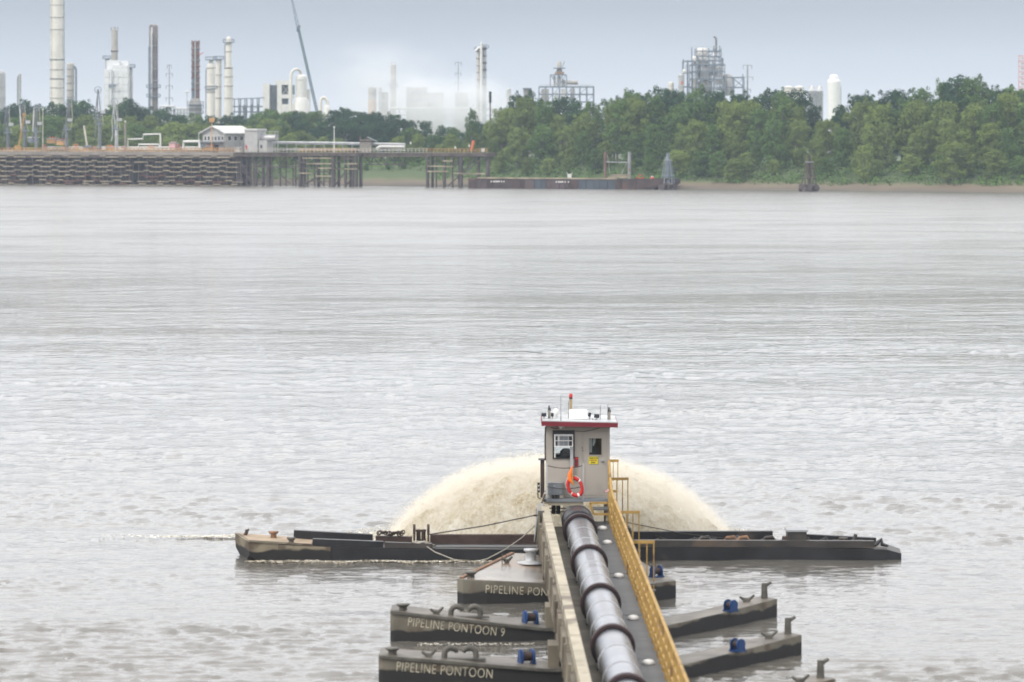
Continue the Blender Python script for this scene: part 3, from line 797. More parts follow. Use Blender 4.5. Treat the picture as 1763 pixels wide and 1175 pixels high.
for (px, yt, lb, mt) in ((70, 190, 'thin lamp pole on the wharf right of the three tube loading arm', m_raillt), (212, 211, 'tan post with a round lamp, left of the white pipe loop', m_wood), (572, 221, 'white mast standing behind the trestle pipe rack', m_white), (361, 207, 'yellow lattice-topped mast in front of the control house', m_railor)):
    p = on_deck(px, 1.2); t = thing('lamp_pole', lb, 'lamp pole', p)
    zt = ZP(yt, p.y)
    MB().cyl(p, Vector((p.x, p.y, zt)), 0.16 if px != 212 else 0.3, 0.1 if px != 212 else .26, 8).build('pole', mt, t)
    if px == 361: MB().box((p.x, p.y, zt), (1.5, 0.8, 1.3)).build('basket', mt, t)
    else: MB().lathe([(0.1, 0), (0.28, .12), (0.3, .3), (0.1, .5)], (p.x, p.y, zt), 8).build('lamp', m_white, t)
def pipe_loop(pts, lb, r=0.24):
    t = thing('pipe_loop', lb, 'pipe loop', on_deck(pts[0][0], 2))
    q = []
    for px, py in pts:
        p = DP(px, 0) - NV * 2; q.append(Vector((p.x, p.y, ZP(py, p.y))))
    MB().tube(q, r, 8).build('pipe', m_white, t)
    for k in (1, -2): MB().torus(q[k], r * 1.1, 0.07, 'Z', 10, 5).build('flange', m_lgrey, t)
pipe_loop([(214, 259), (214, 240), (240, 239.5), (241, 232), (270, 231), (270.5, 262), (270.5, 278)], 'white stepped pipe loop rising over the wharf edge')
pipe_loop([(232, 258), (233, 249), (268, 249), (268, 258)], 'low white pipe bend inside the stepped pipe loop')
pipe_loop([(310, 258), (310.5, 244), (337, 243.5), (338, 258)], 'white pipe arch just left of the control house', 0.4)

# ------------------------------------------------------------------ control house
p0 = DP(372, 0) - NV * 7.0
bh = thing('control_house', 'two storey pale grey control house with white gabled roof on the wharf', 'building', (p0.x, p0.y, DZ))
Yb = p0.y
def HB(u, v, z):                                # u to the right-back, v to the left-back from the near corner
    c = math.cos(R(42)); s = math.sin(R(42))
    o = P(388, 240, Yb - 4)
    return Vector((o.x + u * c - v * s * 1.02, o.y + u * s + v * c, z))
Lu, Lv = 9.6, 10.8
z0, z1 = DZ - 0.1, 15.6
zg = 17.3
W = MB()
W.add([HB(0, 0, z0), HB(Lu, 0, z0), HB(Lu, Lv, z0), HB(0, Lv, z0), HB(0, 0, z1), HB(Lu, 0, z1), HB(Lu, Lv, z1), HB(0, Lv, z1), HB(0, Lv / 2, zg), HB(Lu, Lv / 2, zg)],
      [(0, 1, 5, 4), (1, 2, 6, 9, 5), (2, 3, 7, 6), (3, 0, 4, 8, 7), (4, 5, 9, 8), (7, 8, 9, 6)])
W.build('wall', m_bldg, bh)
rf = MB(); e = 0.9
for (va, vb_, za, zb) in ((-e, Lv / 2, z1 - 0.35, zg + 0.1), (Lv + e, Lv / 2, z1 - 0.35, zg + 0.1)):
    q = [HB(-e, va, za), HB(Lu + e, va, za), HB(Lu + e, vb_, zb), HB(-e, vb_, zb)]
    rf.prism(q, [v + Vector((0, 0, 0.3)) for v in q])
rf.build('roof', m_roofw, bh)
def pane(parent, a, b, zlo, zhi, nrm):
    n_ = Vector(nrm)
    f = MB().prism([a + n_ * .0 + Vector((0, 0, zlo)), b + Vector((0, 0, zlo)), b + n_ * .14 + Vector((0, 0, zlo)), a + n_ * .14 + Vector((0, 0, zlo))],
                   [a + Vector((0, 0, zhi)), b + Vector((0, 0, zhi)), b + n_ * .14 + Vector((0, 0, zhi)), a + n_ * .14 + Vector((0, 0, zhi))]).build('window', m_white, parent)
    d = (b - a) * 0.12
    a2, b2 = a + d + n_ * .15, b - d + n_ * .15
    MB().add([a2 + Vector((0, 0, zlo + .15)), b2 + Vector((0, 0, zlo + .15)), b2 + Vector((0, 0, zhi - .15)), a2 + Vector((0, 0, zhi - .15))], [(0, 1, 2, 3)]).build('pane', m_glassd, f)
nv_ = (HB(-1, 0, 0) - HB(0, 0, 0)); nu_ = (HB(0, -1, 0) - HB(0, 0, 0)).normalized()
for i in range(6):
    v0 = 9.9 - i * 1.62
    pane(bh, HB(0, v0, 0), HB(0, v0 - 1.15, 0), 13.2, 14.7, nv_)
for i in range(4):
    u0 = 0.7 + i * 2.25
    pane(bh, HB(u0, 0, 0), HB(u0 + 1.5, 0, 0), 13.2, 14.7, nu_)
MB().prism([HB(-.05, 3.2, z0), HB(-.05, 6.6, z0), HB(-.12, 6.6, z0), HB(-.12, 3.2, z0)], [HB(-.05, 3.2, 12.0), HB(-.05, 6.6, 12.0), HB(-.12, 6.6, 12.0), HB(-.12, 3.2, 12.0)]).build('garage_opening', m_glassd, bh)
for (u, v) in ((-e, Lv + e * .8), (-e, -e * .8), (Lu * .5, -e), (Lu + e * .6, -e)):
    MB().bar(HB(u, v, z0), HB(u, v, z1 - .3), 0.22).build('post', m_wood if v < 0 else m_lgrey, bh)
for (q0, q1) in ((HB(-1.6, Lv + .5, 13.0), HB(-1.6, 4.2, DZ)), (HB(Lu * .95, -1.6, 13.0), HB(1.2, -1.6, DZ))):
    s_ = MB().bar(q0, q1, 0.9, 0.18).build('stair', m_steelblue, bh)
    MB().bar(q0 + Vector((0, 0, 1.0)), q1 + Vector((0, 0, 1.0)), 0.08).build('handrail', m_lgrey, s_)
    d = (q1 - q0) / 9
    for k in range(1, 9): MB().bar(q0 + d * k, q0 + d * k + Vector((0, 0, 1.0)), 0.06).build('baluster', m_lgrey, s_)
MB().prism([HB(-1.9, Lv + 1, 12.75), HB(0, Lv + 1, 12.75), HB(0, 0, 12.75), HB(-1.9, 0, 12.75)], [HB(-1.9, Lv + 1, 12.95), HB(0, Lv + 1, 12.95), HB(0, 0, 12.95), HB(-1.9, 0, 12.95)]).build('balcony', m_steelblue, bh)
# annex and tanks on its right
pa = DP(424, 0) - NV * 6
an = thing('annex_shed', 'flat roofed grey annex adjoining the right end of the control house', 'shed', (pa.x, pa.y, DZ))
pbox(411, 433, 224, 262, 6, 5).build('wall', m_bldg, an)
pbox(410, 434, 222, 225, 6, 5.6).build('roof', m_roofw, an)
pbox(434, 448, 242, 262, 6, 4).build('side_room', m_bldg, an)
pbox(437, 440, 250, 256, 3.9, 0.1).build('window', m_glassd, an)
pbox(413, 415, 250, 258, 3.4, 0.2).build('red_cabinet', m_red, an)
tk = thing('roof_tank', 'horizontal grey tank in an open frame beside the annex', 'tank', on_deck(447, 6))
q = on_deck(447, 6); zt = ZP(238, q.y)
MB().cyl(Vector((q.x, q.y, zt)) - TV * 4.0, Vector((q.x, q.y, zt)) + TV * 2.2, 0.9, None, 12).build('shell', m_silver, tk)
for dx in (-4.6, -1.4, 1.8, 2.8):
    MB().bar(q + TV * dx, Vector((q.x, q.y, ZP(226.5, q.y))) + TV * dx, 0.16).build('frame_post', m_lgrey, tk)
for py in (227, 232, 244): MB().bar(Vector((q.x, q.y, ZP(py, q.y))) - TV * 4.6, Vector((q.x, q.y, ZP(py, q.y))) + TV * 2.8, 0.14).build('frame_rail', m_lgrey, tk)

# ------------------------------------------------------------------ trestle walkway with two breasting platforms
tr = thing('trestle_walkway', 'dark steel trestle walkway carrying railings from the wharf towards shore', 'trestle', DP(630, 0))
MB().bar(DP(406, DZ - 0.75), DP(848, DZ - 0.75), 3.0, 1.1).build('girder', m_timber, tr)
MB().bar(DP(406, DZ - 0.1), DP(848, DZ - 0.1), 3.6, 0.16).build('deck', m_deckc, tr)
rail(tr, 408, 740, m_raillt, 6.5, back=-1.6, th=0.09)
def truss(px0, px1, ztop, zbot, bays):
    for k in range(bays + 1):
        q = px0 + (px1 - px0) * k / bays
        if k < bays:
            q2 = px0 + (px1 - px0) * (k + 1) / bays; qm = (q + q2) / 2
            MB().bar(DP(q, ztop), DP(qm, zbot), 0.22).build('truss_diagonal', m_pile, tr)
            MB().bar(DP(qm, zbot), DP(q2, ztop), 0.22).build('truss_diagonal', m_pile, tr)
    MB().bar(DP(px0, zbot), DP(px1, zbot), 0.3).build('bottom_chord', m_pile, tr)
truss(440, 523, DZ - 1.3, 5.6, 5)
truss(630, 700, DZ - 1.3, 6.4, 5)
def bent(px, w=3.0, th=0.55, back=0.0, parent=None, batter=0.0):
    p = DP(px, 0) - NV * back
    MB().cyl((p.x + batter, p.y, -2.0), (p.x, p.y, DZ - 1.2), th * .5, th * .45, 8).build('pile', m_pile, parent or tr)
for px, th in ((408, .6), (411, .5), (415, .7), (425, .45), (432, .45), (438, .8), (441, .8), (452, .45), (461, .9), (463, .7), (469, .4), (509, .5), (518, 1.0)): bent(px, th=th)
for px, th in ((420, .4), (429, .4), (446, .45), (457, .5), (474, .4), (484, .35), (496, .35)): bent(px, th=th, back=3.0)
for (a_, za, b_, zb) in ((406, 7.4, 470, 7.4), (406, 1.6, 470, 1.6), (425, 8.4, 440, 5.9), (441, 5.9, 452, 8.4), (452, 8.4, 463, 5.9), (414, 5.6, 431, 1.8), (440, 5.6, 461, 1.8), (406, 5.9, 470, 5.9), (412, 4.0, 462, 4.0), (470, 5.5, 500, 0.6), (412, 8, 425, 4)): MB().bar(DP(a_, za), DP(b_, zb), 0.25).build('brace', m_pile, tr)
def platform(label, px0, px1, piles, walers, railm):
    t = thing('breasting_platform', label, 'platform', DP((px0 + px1) / 2, 0), 'piled platforms along the trestle')
    MB().bar(DP(px0, DZ - 0.6) + NV * 1.5, DP(px1, DZ - 0.6) + NV * 1.5, 6.0, 1.0).build('cap', m_timber, t)
    for px, th, bk in piles: bent(px, th=th, back=bk, parent=t)
    for (x0, x1, z) in walers: fender(t, DP(x0, 0), DP(x1, 0), z, random.choice((m_timberlite, m_timber, m_timberlite)), out=4.3)
    rail(t, px0 + 1, px1 - 1, railm, 6.5, z0=DZ - 0.1, back=-4.2)
    return t
t1 = platform('wider piled platform with slanting braces, in the middle of the trestle', 526, 628, [(528, 1.0, -4), (534, 1.0, -3.5), (541, .5, -4), (553, .5, -4), (557, 1.0, -3), (569, .45, -4), (579, .6, -4), (585, 1.3, -3.8), (589, .9, -2), (606, .9, -4), (612, .9, -3), (619, .9, -4), (624, .9, -3.6), (627, 1.0, -2)],
              [(528, 545, 6.9), (533, 583, 8.2), (530, 556, 5.2), (560, 583, 5.3), (540, 583, 6.6), (527, 552, 3.8), (555, 583, 4.3), (556, 583, 3.0), (541, 583, 1.5), (605, 627, 8.1), (605, 627, 6.6), (584, 606, 5.1), (605, 627, 5.1)], m_railor)
for (a_, za, b_, zb) in ((588, 0.4, 606, 4.4), (588, 6.4, 604, 8.6), (533, 0.2, 556, 2.6), (606, 0.2, 620, 3.0), (558, 2.0, 570, 0.3)): MB().bar(DP(a_, za) + NV * 4, DP(b_, zb) + NV * 4, 0.35).build('brace', m_pile, t1)
t2 = platform('narrower piled platform at the outer right end of the trestle', 744, 852, [(747, 1.0, -4), (750, .8, -2), (762, .5, -4), (770, .8, -2), (776, .9, -4), (790, .6, -4), (800, 1.2, -3), (805, 1.0, -4), (827, .9, -1), (832, .8, -3), (848, 1.3, -3)],
              [(747, 753, 7.4), (774, 791, 7.5), (748, 776, 6.0), (774, 791, 5.9), (748, 783, 4.5), (792, 806, 4.0), (806, 846, 3.9)], m_railor)
for (a_, za, b_, zb) in ((792, 6.5, 806, 8.8), (808, 4.0, 846, 8.8), (782, 0.4, 804, 3.6), (828, 8.4, 812, 5.0), (795, 3.4, 806, 2.9)): MB().bar(DP(a_, za) + NV * 4, DP(b_, zb) + NV * 4, 0.3).build('brace', m_pile, t2)
wsk = thing('windsock', 'bright orange windsock hanging over the outer end of the trestle', 'windsock', DP(814, DZ) + NV * 1)
q = DP(814, DZ) + NV * 1
MB().cyl(q, q + Vector((0, 0, 1.0)), 0.06).build('post', m_raillt, wsk)
MB().cyl(q + Vector((0, 0, .6)), q + Vector((0.7, 0, 3.4)), 0.3, 0.42, 8).build('sock', m_orange, wsk)
sg = thing('round_sign', 'small square pale sign on the rail at the trestle end', 'sign', DP(843, DZ) + NV * 4.4)
q = DP(843, DZ) + NV * 4.4
MB().bar(q + Vector((-.5, 0, .75)), q + Vector((.6, 0, .75)), 0.06, 1.0).build('plate', m_raillt, sg)
MB().bar(q + Vector((0, 0, 0)), q + Vector((0, 0, .3)), 0.1).build('post', m_raillt, sg)
for px, yt, lb in ((707, 249, 'white fishing-gull sized lamp post on the trestle right of the pipe rack'), (808, 254, 'short white lamp post left of the orange windsock'), (784, 257, 'stubby white lamp post at the start of the outer platform')):
    q = DP(px, DZ) - NV * 0; t = thing('lamp_post', lb.replace('fishing-gull sized ', ''), 'lamp post', q)
    MB().cyl(q, (q.x, q.y, ZP(yt, q.y)), 0.12).build('post', m_timber, t)
    MB().lathe([(0.1, 0), (0.24, .2), (0.2, .6), (0.05, .8)], (q.x, q.y, ZP(yt, q.y)), 8).build('lamp', m_white, t)
# pipe rack behind the trestle
pk = thing('pipe_rack', 'long white pipes on slim posts running behind the trestle', 'pipe rack', DP(580, 5, 14))
def PK(px, py): Y = DY(px, 14); return P(px, py, Y)
MB().tube([PK(455, 245), PK(560, 246), PK(698, 248.5)], 0.27, 8).build('pipe', m_lgrey, pk)
MB().tube([PK(455, 247.5), PK(560, 248.5), PK(698, 250.5)], 0.2, 8).build('pipe', m_greysteel, pk)
MB().tube([PK(648, 257), PK(652, 253.5), PK(658, 252.5), PK(697, 253)], 0.4, 8).build('pipe', m_white, pk)
for px in range(462, 700, 16): MB().bar(PK(px, 246), PK(px, 268), 0.25).build('post', m_greysteel, pk)
MB().tube([PK(460, 258), PK(698, 259)], 0.22, 6).build('pipe', m_greysteel, pk)
sk = thing('valve_skid', 'brown valve skid with a small jib behind the pipe rack', 'valve skid', PK(630, 262))
q = PK(630, 256)
MB().box((q.x, q.y - 1.5, ZP(252, q.y)), (3.4, 1.6, 3.8)).build('body', m_wood, sk)
MB().box((q.x, q.y - 1.5, ZP(243.5, q.y)), (3.9, 1.9, 0.4)).build('top_deck', m_brownst, sk)
for py0, py1, dx in ((243, 235, -1.6), (243, 236, .4)): MB().bar((q.x + dx, q.y - 1.5, ZP(py0, q.y)), (q.x + dx, q.y - 1.5, ZP(py1, q.y)), 0.3).build('post', m_rustcol, sk)
MB().bar((q.x + .4, q.y - 1.5, ZP(236, q.y)), (q.x + 3.4, q.y - 1.5, ZP(244, q.y)), 0.2).build('jib', m_lgrey, sk)

# ------------------------------------------------------------------ moored barge, spud frame, dolphins
def BY(px): return F * H / (84.6 + (px - 806) * 0.0068)
def BP(px, z, off=0.0):
    Y = BY(px) + off; return Vector((XP(px, Y), Y, z))
bg = thing('moored_barge', 'long rusty moored barge with blue grey plates near its raked right bow', 'barge', BP(960, 0))
bv = (BP(1100, 0) - BP(820, 0)).normalized(); bn = Vector((bv.y, -bv.x, 0))
if bn.y > 0: bn = -bn
def hullquad(px0, px1, zt0, zt1, zb0, zb1, mat_, nm, th=0.25, out=0.0):
    a0, a1 = BP(px0, 0) + bn * out, BP(px1, 0) + bn * out
    f_ = [a0 + Vector((0, 0, zb0)), a1 + Vector((0, 0, zb1)), a1 + Vector((0, 0, zt1)), a0 + Vector((0, 0, zt0))]
    return MB().prism(f_, [v - bn * th for v in f_]).build(nm, mat_, bg)
zt = 2.75
body = MB().prism([BP(806, -0.6) - bn * .3, BP(1112, -0.6) - bn * .3, BP(1148, 1.7) - bn * .3, BP(1148, 2.9) - bn * .3, BP(1080, zt) - bn * .3, BP(806, zt) - bn * .3],
                  [v - bn * 9 for v in (BP(806, -0.6), BP(1112, -0.6), BP(1148, 1.7), BP(1148, 2.9), BP(1080, zt), BP(806, zt))]).build('hull', m_hullrust2, bg)
px = 806
while px < 1070:
    wd_ = random.choice((7, 9, 11, 13, 16))
    nx = min(px + wd_, 1070)
    if 985 < px < 1048: mt = m_hullblue
    else: mt = random.choice((m_hullrust, m_hullrust2, m_hullrust, m_hullblue if random.random() < .3 else m_hullrust))
    hullquad(px + .25, nx - .25, zt - 0.35, zt - 0.35, -0.4, -0.4, mt, 'hull_plate', 0.2, random.uniform(0.0, 0.12))
    px = nx
hullquad(1070.5, 1096, zt - .3, zt, -.4, -.4, m_hullrust, 'hull_plate')
hullquad(1096.5, 1147, zt - .05, 2.75, -.2, 1.6, m_hullrust, 'rake_plate')
hullquad(822, 1062, 3.15, 3.05, 2.7, 2.7, m_timberlite, 'coaming', 0.4)
hullquad(806, 822, 2.7, 2.7, 2.4, 2.4, m_timberred, 'deck_edge', 0.4)
hullquad(1062, 1150, 2.85, 3.05, 2.5, 2.75, m_hullrust, 'deck_edge', 0.4)
for (p0, txt) in ((846, (3, 0, 4, 3, 3, 2, 2, 0, 2, 0, 2)), (958, (3, 0, 3, 3, 3, 2, 0, 2, 0, 0, 2))):
    mk = MB(); q = p0
    for k in txt:
        if k:
            c = BP(q + .7, 1.95) + bn * 0.30
            mk.bar(c - bv * .17, c + bv * .17, 0.02, 0.42)
        q += 2.4 if k else 1.6
    mk.build('painted_marks', m_white, bg)
for px in (975,):
    q = BP(px, 3.0) - bn * 2
    t = thing('deck_winch', 'white winch box standing on the deck of the rusty barge', 'winch', q)
    MB().box(q + Vector((0, 0, .55)), (1.1, 1.0, 1.1)).build('body', m_white, t)
    for dx in (-.5, .5): MB().bar(q + Vector((dx, 0, .9)), q + Vector((dx * 1.6, 0, 1.6)), 0.12).build('handle', m_white, t)
q = BP(1062, 3.0) - bn * 2.5
t = thing('pipe_stack', 'stacked pale timbers lying on the barge deck under the spud frame', 'timber stack', q)
for k in range(5): MB().bar(q + Vector((-3.5 + k * .2, k * .25, .15 + k * .2)), q + Vector((2.6, k * .25, .15 + k * .22)), 0.2).build('timber', m_timberlite, t)
q = BP(1119, 2.9) - bn * 1.5
t = thing('red_hatch', 'small red hatch with a white cap on the barge bow', 'hatch', q)
MB().lathe([(0.5, 0), (0.5, .3), (.3, .5)], q, 10).build('hatch_base', m_red, t); MB().lathe([(0.3, .45), (0.34, .6), (0.1, .75)], q, 10).build('cap', m_white, t)
q = BP(1098, 2.9) - bn * 1.5
t = thing('red_tripod', 'small red triangular frame on the barge deck left of the hatch', 'frame', q)
for dx in (-1.2, 1.2): MB().bar(q + Vector((dx, 0, 0)), q + Vector((0, 0, 1.2)), 0.16).build('strut', m_red, t)
MB().bar(q + Vector((-1.2, 0, .15)), q + Vector((1.2, 0, .15)), 0.16).build('crossbar', m_red, t)
sf = thing('spud_gantry', 'two tall rusty posts joined by a crossbar behind the barge', 'spud frame', BP(1063, 0, 12))
def SP(px, py): return P(px, py, BY(px) + 12)
for px, w_ in ((1042, .8), (1083.5, .9)): MB().cyl(SP(px, 330), SP(px, 262), w_ * .5, None, 8).build('post', m_rustcol if px < 1060 else m_greysteel, sf)
MB().bar(SP(1042, 279), SP(1083, 280), 0.3).build('crossbar', m_greysteel, sf)
MB().bar(SP(1050, 300), SP(1046, 268), 0.14).build('brace', m_greysteel, sf)
MB().bar(SP(1070, 300), SP(1079, 281), 0.16).build('brace', m_greysteel, sf)
def dolphin(label, px, ytop, ybase, wb, mat_, Yd):
    t = thing('pyramid_dolphin', label, 'mooring dolphin', P(px, ybase, Yd))
    s_ = Yd / F; c = P(px, ybase, Yd); zt_ = ZP(ytop, Yd); zs = ZP(ytop + 11, Yd)
    MB().cyl((c.x, c.y, -1.5), (c.x, c.y, zt_), 0.55, 0.42, 8).build('king_pile', mat_, t)
    for k in range(5):
        a_ = k * 2 * math.pi / 5 + .3
        d = Vector((math.cos(a_), math.sin(a_), 0))
        MB().cyl(Vector((c.x, c.y, -1.2)) + d * wb, Vector((c.x, c.y, zs)) + d * 0.9, 0.17, 0.13, 6).build('batter_pile', mat_, t)
    for f in (0.45, 0.97):
        r_ = wb + (0.9 - wb) * f; z_ = zs * f
        MB().torus((c.x, c.y, z_), r_ + .15, 0.14, 'Z', 7, 4).build('waling_ring', m_greysteel if f > .9 else mat_, t)
    b_ = MB()
    for k in range(9):
        a_ = k * .7; d = Vector((math.cos(a_) * wb * .8, math.sin(a_) * wb * .8, random.uniform(.2, 1.2))); b_.box(Vector((c.x, c.y, 0)) + d, (1.4, 1.2, 1.4), random.uniform(0, 3), .4)
    b_.build('rock_collar', m_pile, t)
dolphin('grey pyramid mooring dolphin at the right bow of the barge', 1150, 264, 326, 2.3, m_steelblue, 1003)
dolphin('brown timber pyramid dolphin standing alone on the mud bank', 1393, 267, 329, 2.5, m_timber, 972)
# ------------------------------------------------------------------ the chemical plant beyond the wood
GZ = 6.4
def gp(px, Y): return Vector((XP(px, Y), Y, GZ))
def ring(c, r, z, mat_, parent, h=0.35, n=16, nm='band'): return MB().lathe([(r, z), (r + .18, z), (r + .18, z + h), (r, z + h)], (c.x, c.y, 0), n).build(nm, mat_, parent)
def gallery(c, r, z, parent, mat_=None, a0=0, span=6.283, nm='platform'):
    mat_ = mat_ or m_steelblue
    p = MB().lathe([(r * .98, z), (r + 1.1, z), (r + 1.1, z + .22), (r * .98, z + .22)], (c.x, c.y, 0), 14).build(nm, mat_, parent)
    g = MB()
    for k in range(14):
        a = 2 * math.pi * k / 14
        q = Vector((c.x + math.cos(a) * (r + 1.05), c.y + math.sin(a) * (r + 1.05), z + .2)); g.bar(q, q + Vector((0, 0, 1.2)), 0.12)
    g.torus((c.x, c.y, z + 1.35), r + 1.05, 0.08, 'Z', 14, 4)
    g.build('guard_rail', mat_, p)
def vessel(label, cat, px0, px1, ytop, Y, mat_, head='dome', bands=(), galleries=(), ladder=None, name='process_vessel', mark=None, taper=1.0, trim=None):
    px = (px0 + px1) / 2; c = gp(px, Y); r = (px1 - px0) / 2 * Y / F; zt = ZP(ytop, Y)
    t = thing(name, label, cat, c)
    hd = {'dome': r * .55, 'cone': r * .8, 'flat': 0.0, 'open': 0.0}[head]
    zs = zt - hd
    MB().lathe([(r * taper, GZ - .5), (r, zs)], (c.x, c.y, 0), 20).build('shell', mat_, t)
    if head == 'dome': MB().lathe([(r, zs), (r * .95, zs + hd * .35), (r * .75, zs + hd * .7), (r * .4, zs + hd * .95), (0.05, zt)], (c.x, c.y, 0), 20).build('dome_head', mat_, t)
    if head == 'cone': MB().lathe([(r, zs), (r * .3, zt), (r * .3, zt + .6)], (c.x, c.y, 0), 20).build('cone_head', mat_, t)
    if head == 'flat': MB().lathe([(r + .1, zt - .3), (r + .1, zt), (.1, zt + .1)], (c.x, c.y, 0), 20).build('cap', mat_, t)
    if head == 'open': MB().lathe([(r + .12, zt - .4), (r + .12, zt + .02), (r - .3, zt + .02), (r - .3, zt - 2)], (c.x, c.y, 0), 20).build('rim', mat_, t)
    for py in bands: ring(c, r, ZP(py, Y), trim or mat_, t)
    for py in galleries: gallery(c, r, ZP(py, Y), t)
    if ladder:
        side = -1 if ladder == 'left' else 1
        lx = c.x + side * r * .75; ly = c.y - r * .75
        b = MB()
        for dx in (-.3, .3): b.bar((lx + dx, ly - .3, GZ), (lx + dx, ly - .3, zs), 0.1)
        z = GZ + .5
        while z < zs: b.bar((lx - .3, ly - .3, z), (lx + .3, ly - .3, z), 0.08); z += 1.2
        b.build('ladder', m_greysteel, t)
    return t, c, r, zt
def side_pipe(t, c, r, px, ytop, Y, rr, mat_, nm='downpipe', bend=True):
    x = XP(px, Y); zt = ZP(ytop, Y)
    pts = [Vector((x, c.y - .2, GZ)), Vector((x, c.y - .2, zt - 1.6))]
    if bend: pts += [Vector((x + (c.x - x) * .12, c.y - .2, zt - .6)), Vector((x + (c.x - x) * .45, c.y - .2, zt)), Vector((c.x, c.y, zt - .2))]
    else: pts += [Vector((x, c.y - .2, zt))]
    MB().tube(pts, rr, 8).build(nm, mat_, t)

t, c, r, zt = vessel('pale grey domed column cut by the left picture edge', 'column', -14, 9.5, 121, 1560, m_silver, bands=(150, 170))
t, c, r, zt = vessel('thin grey column with a side pipe, second from the left edge', 'column', 31.5, 36.5, 127, 1500, m_silver, bands=(140, 158))
side_pipe(t, c, r, 30.3, 131, 1500, .25, m_greysteel)
t, c, r, zt = vessel('huge off-white stack running out of the top of the picture', 'stack', 86, 109, -42, 1600, m_offwhite, head='open', bands=(10, 31, 52, 104, 121, 137, 152, 170), ladder='left', name='tall_stack', trim=m_concrete)
side_pipe(t, c, r, 110.6, -40, 1600, .25, m_lgrey, 'riser_pipe', False)
for py in (104, 137): ring(c, r, ZP(py, 1600), m_greysteel, t, .5)
t, c, r, zt = vessel('brown grey vessel with a curved blue downpipe at its right side', 'vessel', 115, 127.5, 108, 1480, m_concrete, bands=(120, 132, 144, 156, 168), trim=m_greysteel)
side_pipe(t, c, r, 131, 114, 1480, .42, m_steelblue)
# wrapped tower: sheeted scaffold boxes round columns
Y = 1520
t = thing('wrapped_tower', 'scaffold tower wrapped in white sheeting, stepped near its top', 'wrapped tower', gp(201, Y))
for (x0, x1, y0, d, dy) in ((181.5, 194, 120, 9, -1.0), (185, 207, 104.5, 8, .8), (194, 221, 113, 9, 0.2), (205, 221.5, 105, 6, 1.6)):
    a, b = XP(x0, Y), XP(x1, Y)
    MB().span(a, b, Y - d / 2 + dy, Y + d / 2 + dy, GZ, ZP(y0, Y)).build('wrap', m_tarp, t)
# sheeting panels, each a tarp of its own
tarp = {}
for i in range(5):
    for j in range(6):
        x0 = 182 + i * 8; y0 = 122 + j * 12
        if i < 1 and j < 0: continue
        w_, h_ = 7.7 * Y / F, 11.4 * Y / F
        if 0 not in tarp: tarp[0] = MB().box((0, 0, 0), (w_, .12, h_)).mesh('tarp', m_tarp)
        yy = Y - (5.62 if x0 + 4 < 194 else 4.42) - random.uniform(0, .15)
        ob = share('tarp', tarp[0], t, (XP(x0 + 4, Y), yy, ZP(y0 + 6, Y)))
        ob.rotation_euler = (random.uniform(-.02, .02), 0, random.uniform(-.02, .02))
MB().box((XP(196, Y), Y - 5.9, ZP(148, Y)), (3.0, .3, 1.0)).build('loose_flap', m_steelblue, t)
t, c, r, zt = vessel('grey column with a dark ring rising behind the white wrapped tower', 'column', 191.5, 203, 52, 1545, m_concrete, head='flat', bands=(88, 90))
ring(c, r, ZP(89.5, 1545), m_darkcol, t, .6)
for dx in (-1, -.3, .2, 1): MB().bar((c.x + dx * r, c.y, zt), (c.x + dx * r, c.y, zt + (1.2 if abs(dx) == 1 else .9)), .25).build('vent_stub', m_darkcol, t)
MB().cyl((c.x, c.y, zt), (c.x, c.y, zt + 1.3), .6).build('top_nozzle', m_concrete, t)
t, c, r, zt = vessel('slim grey column touching the right side of the white wrapped tower', 'column', 221.5, 228.5, 117, 1525, m_silver, bands=(150,))
gallery(c, r, ZP(117, 1525), t)
t, c, r, zt = vessel('slim lilac grey column peeping out left of the white wrapped tower', 'column', 181, 188, 102, 1550, m_silver, head='flat')
gallery(c, r, ZP(102, 1550), t)
# soot-stained column
Y = 1500
t, c, r, zt = vessel('tall soot stained column with a pale riser down its front', 'column', 256.5, 272, 42, Y, m_darkcol, bands=(64, 80, 100, 120, 140, 168), trim=m_greysteel)
MB().tube([(c.x - .3 * r, c.y - r - .3, GZ), (c.x - .3 * r, c.y - r - .3, ZP(60, Y)), (c.x - .2 * r, c.y - r * .8, ZP(48, Y)), (c.x, c.y, zt)], .38, 8).build('riser_pipe', m_lgrey, t)
MB().bar((c.x - .8 * r, c.y - r - .1, ZP(195, Y)), (c.x - .8 * r, c.y - r - .1, ZP(80, Y)), .9, .5).build('cable_tray', m_steelblue, t)
for py in (152, 168): gallery(c, r, ZP(py, Y), t)
# twin brown column
Y = 1510
t = thing('twin_column', 'rust brown twin column with a pale pipe down its middle', 'column', gp(336, Y))
for x0, x1 in ((329.8, 335.6), (337.2, 343.6)):
    cc = gp((x0 + x1) / 2, Y); rr = (x1 - x0) / 2 * Y / F
    MB().lathe([(rr, ZP(170, Y)), (rr, ZP(71, Y))], (cc.x, cc.y, 0), 12).build('column_shell', m_rustcol, t)
    for k in range(9): ring(cc, rr, ZP(76 + k * 10, Y), m_darkcol if k % 2 else m_rustcol, t, .8, 12)
    MB().lathe([(rr + .05, ZP(170, Y)), (rr + .05, ZP(134, Y))], (cc.x, cc.y, 0), 12).build('lower_cladding', m_steelblue if x0 < 333 else m_rustcol, t)
MB().cyl((XP(336.4, Y), Y - .8, ZP(170, Y)), (XP(336.4, Y), Y - .8, ZP(71, Y)), .28).build('riser_pipe', m_lgrey, t)
cc = gp(336.3, Y)
MB().lathe([(3.0, GZ), (2.6, ZP(183, Y)), (1.8, ZP(170, Y))], (cc.x, cc.y, 0), 14).build('skirt', m_concrete, t)
for py in (196, 188, 181): gallery(cc, 2.4, ZP(py, Y), t)
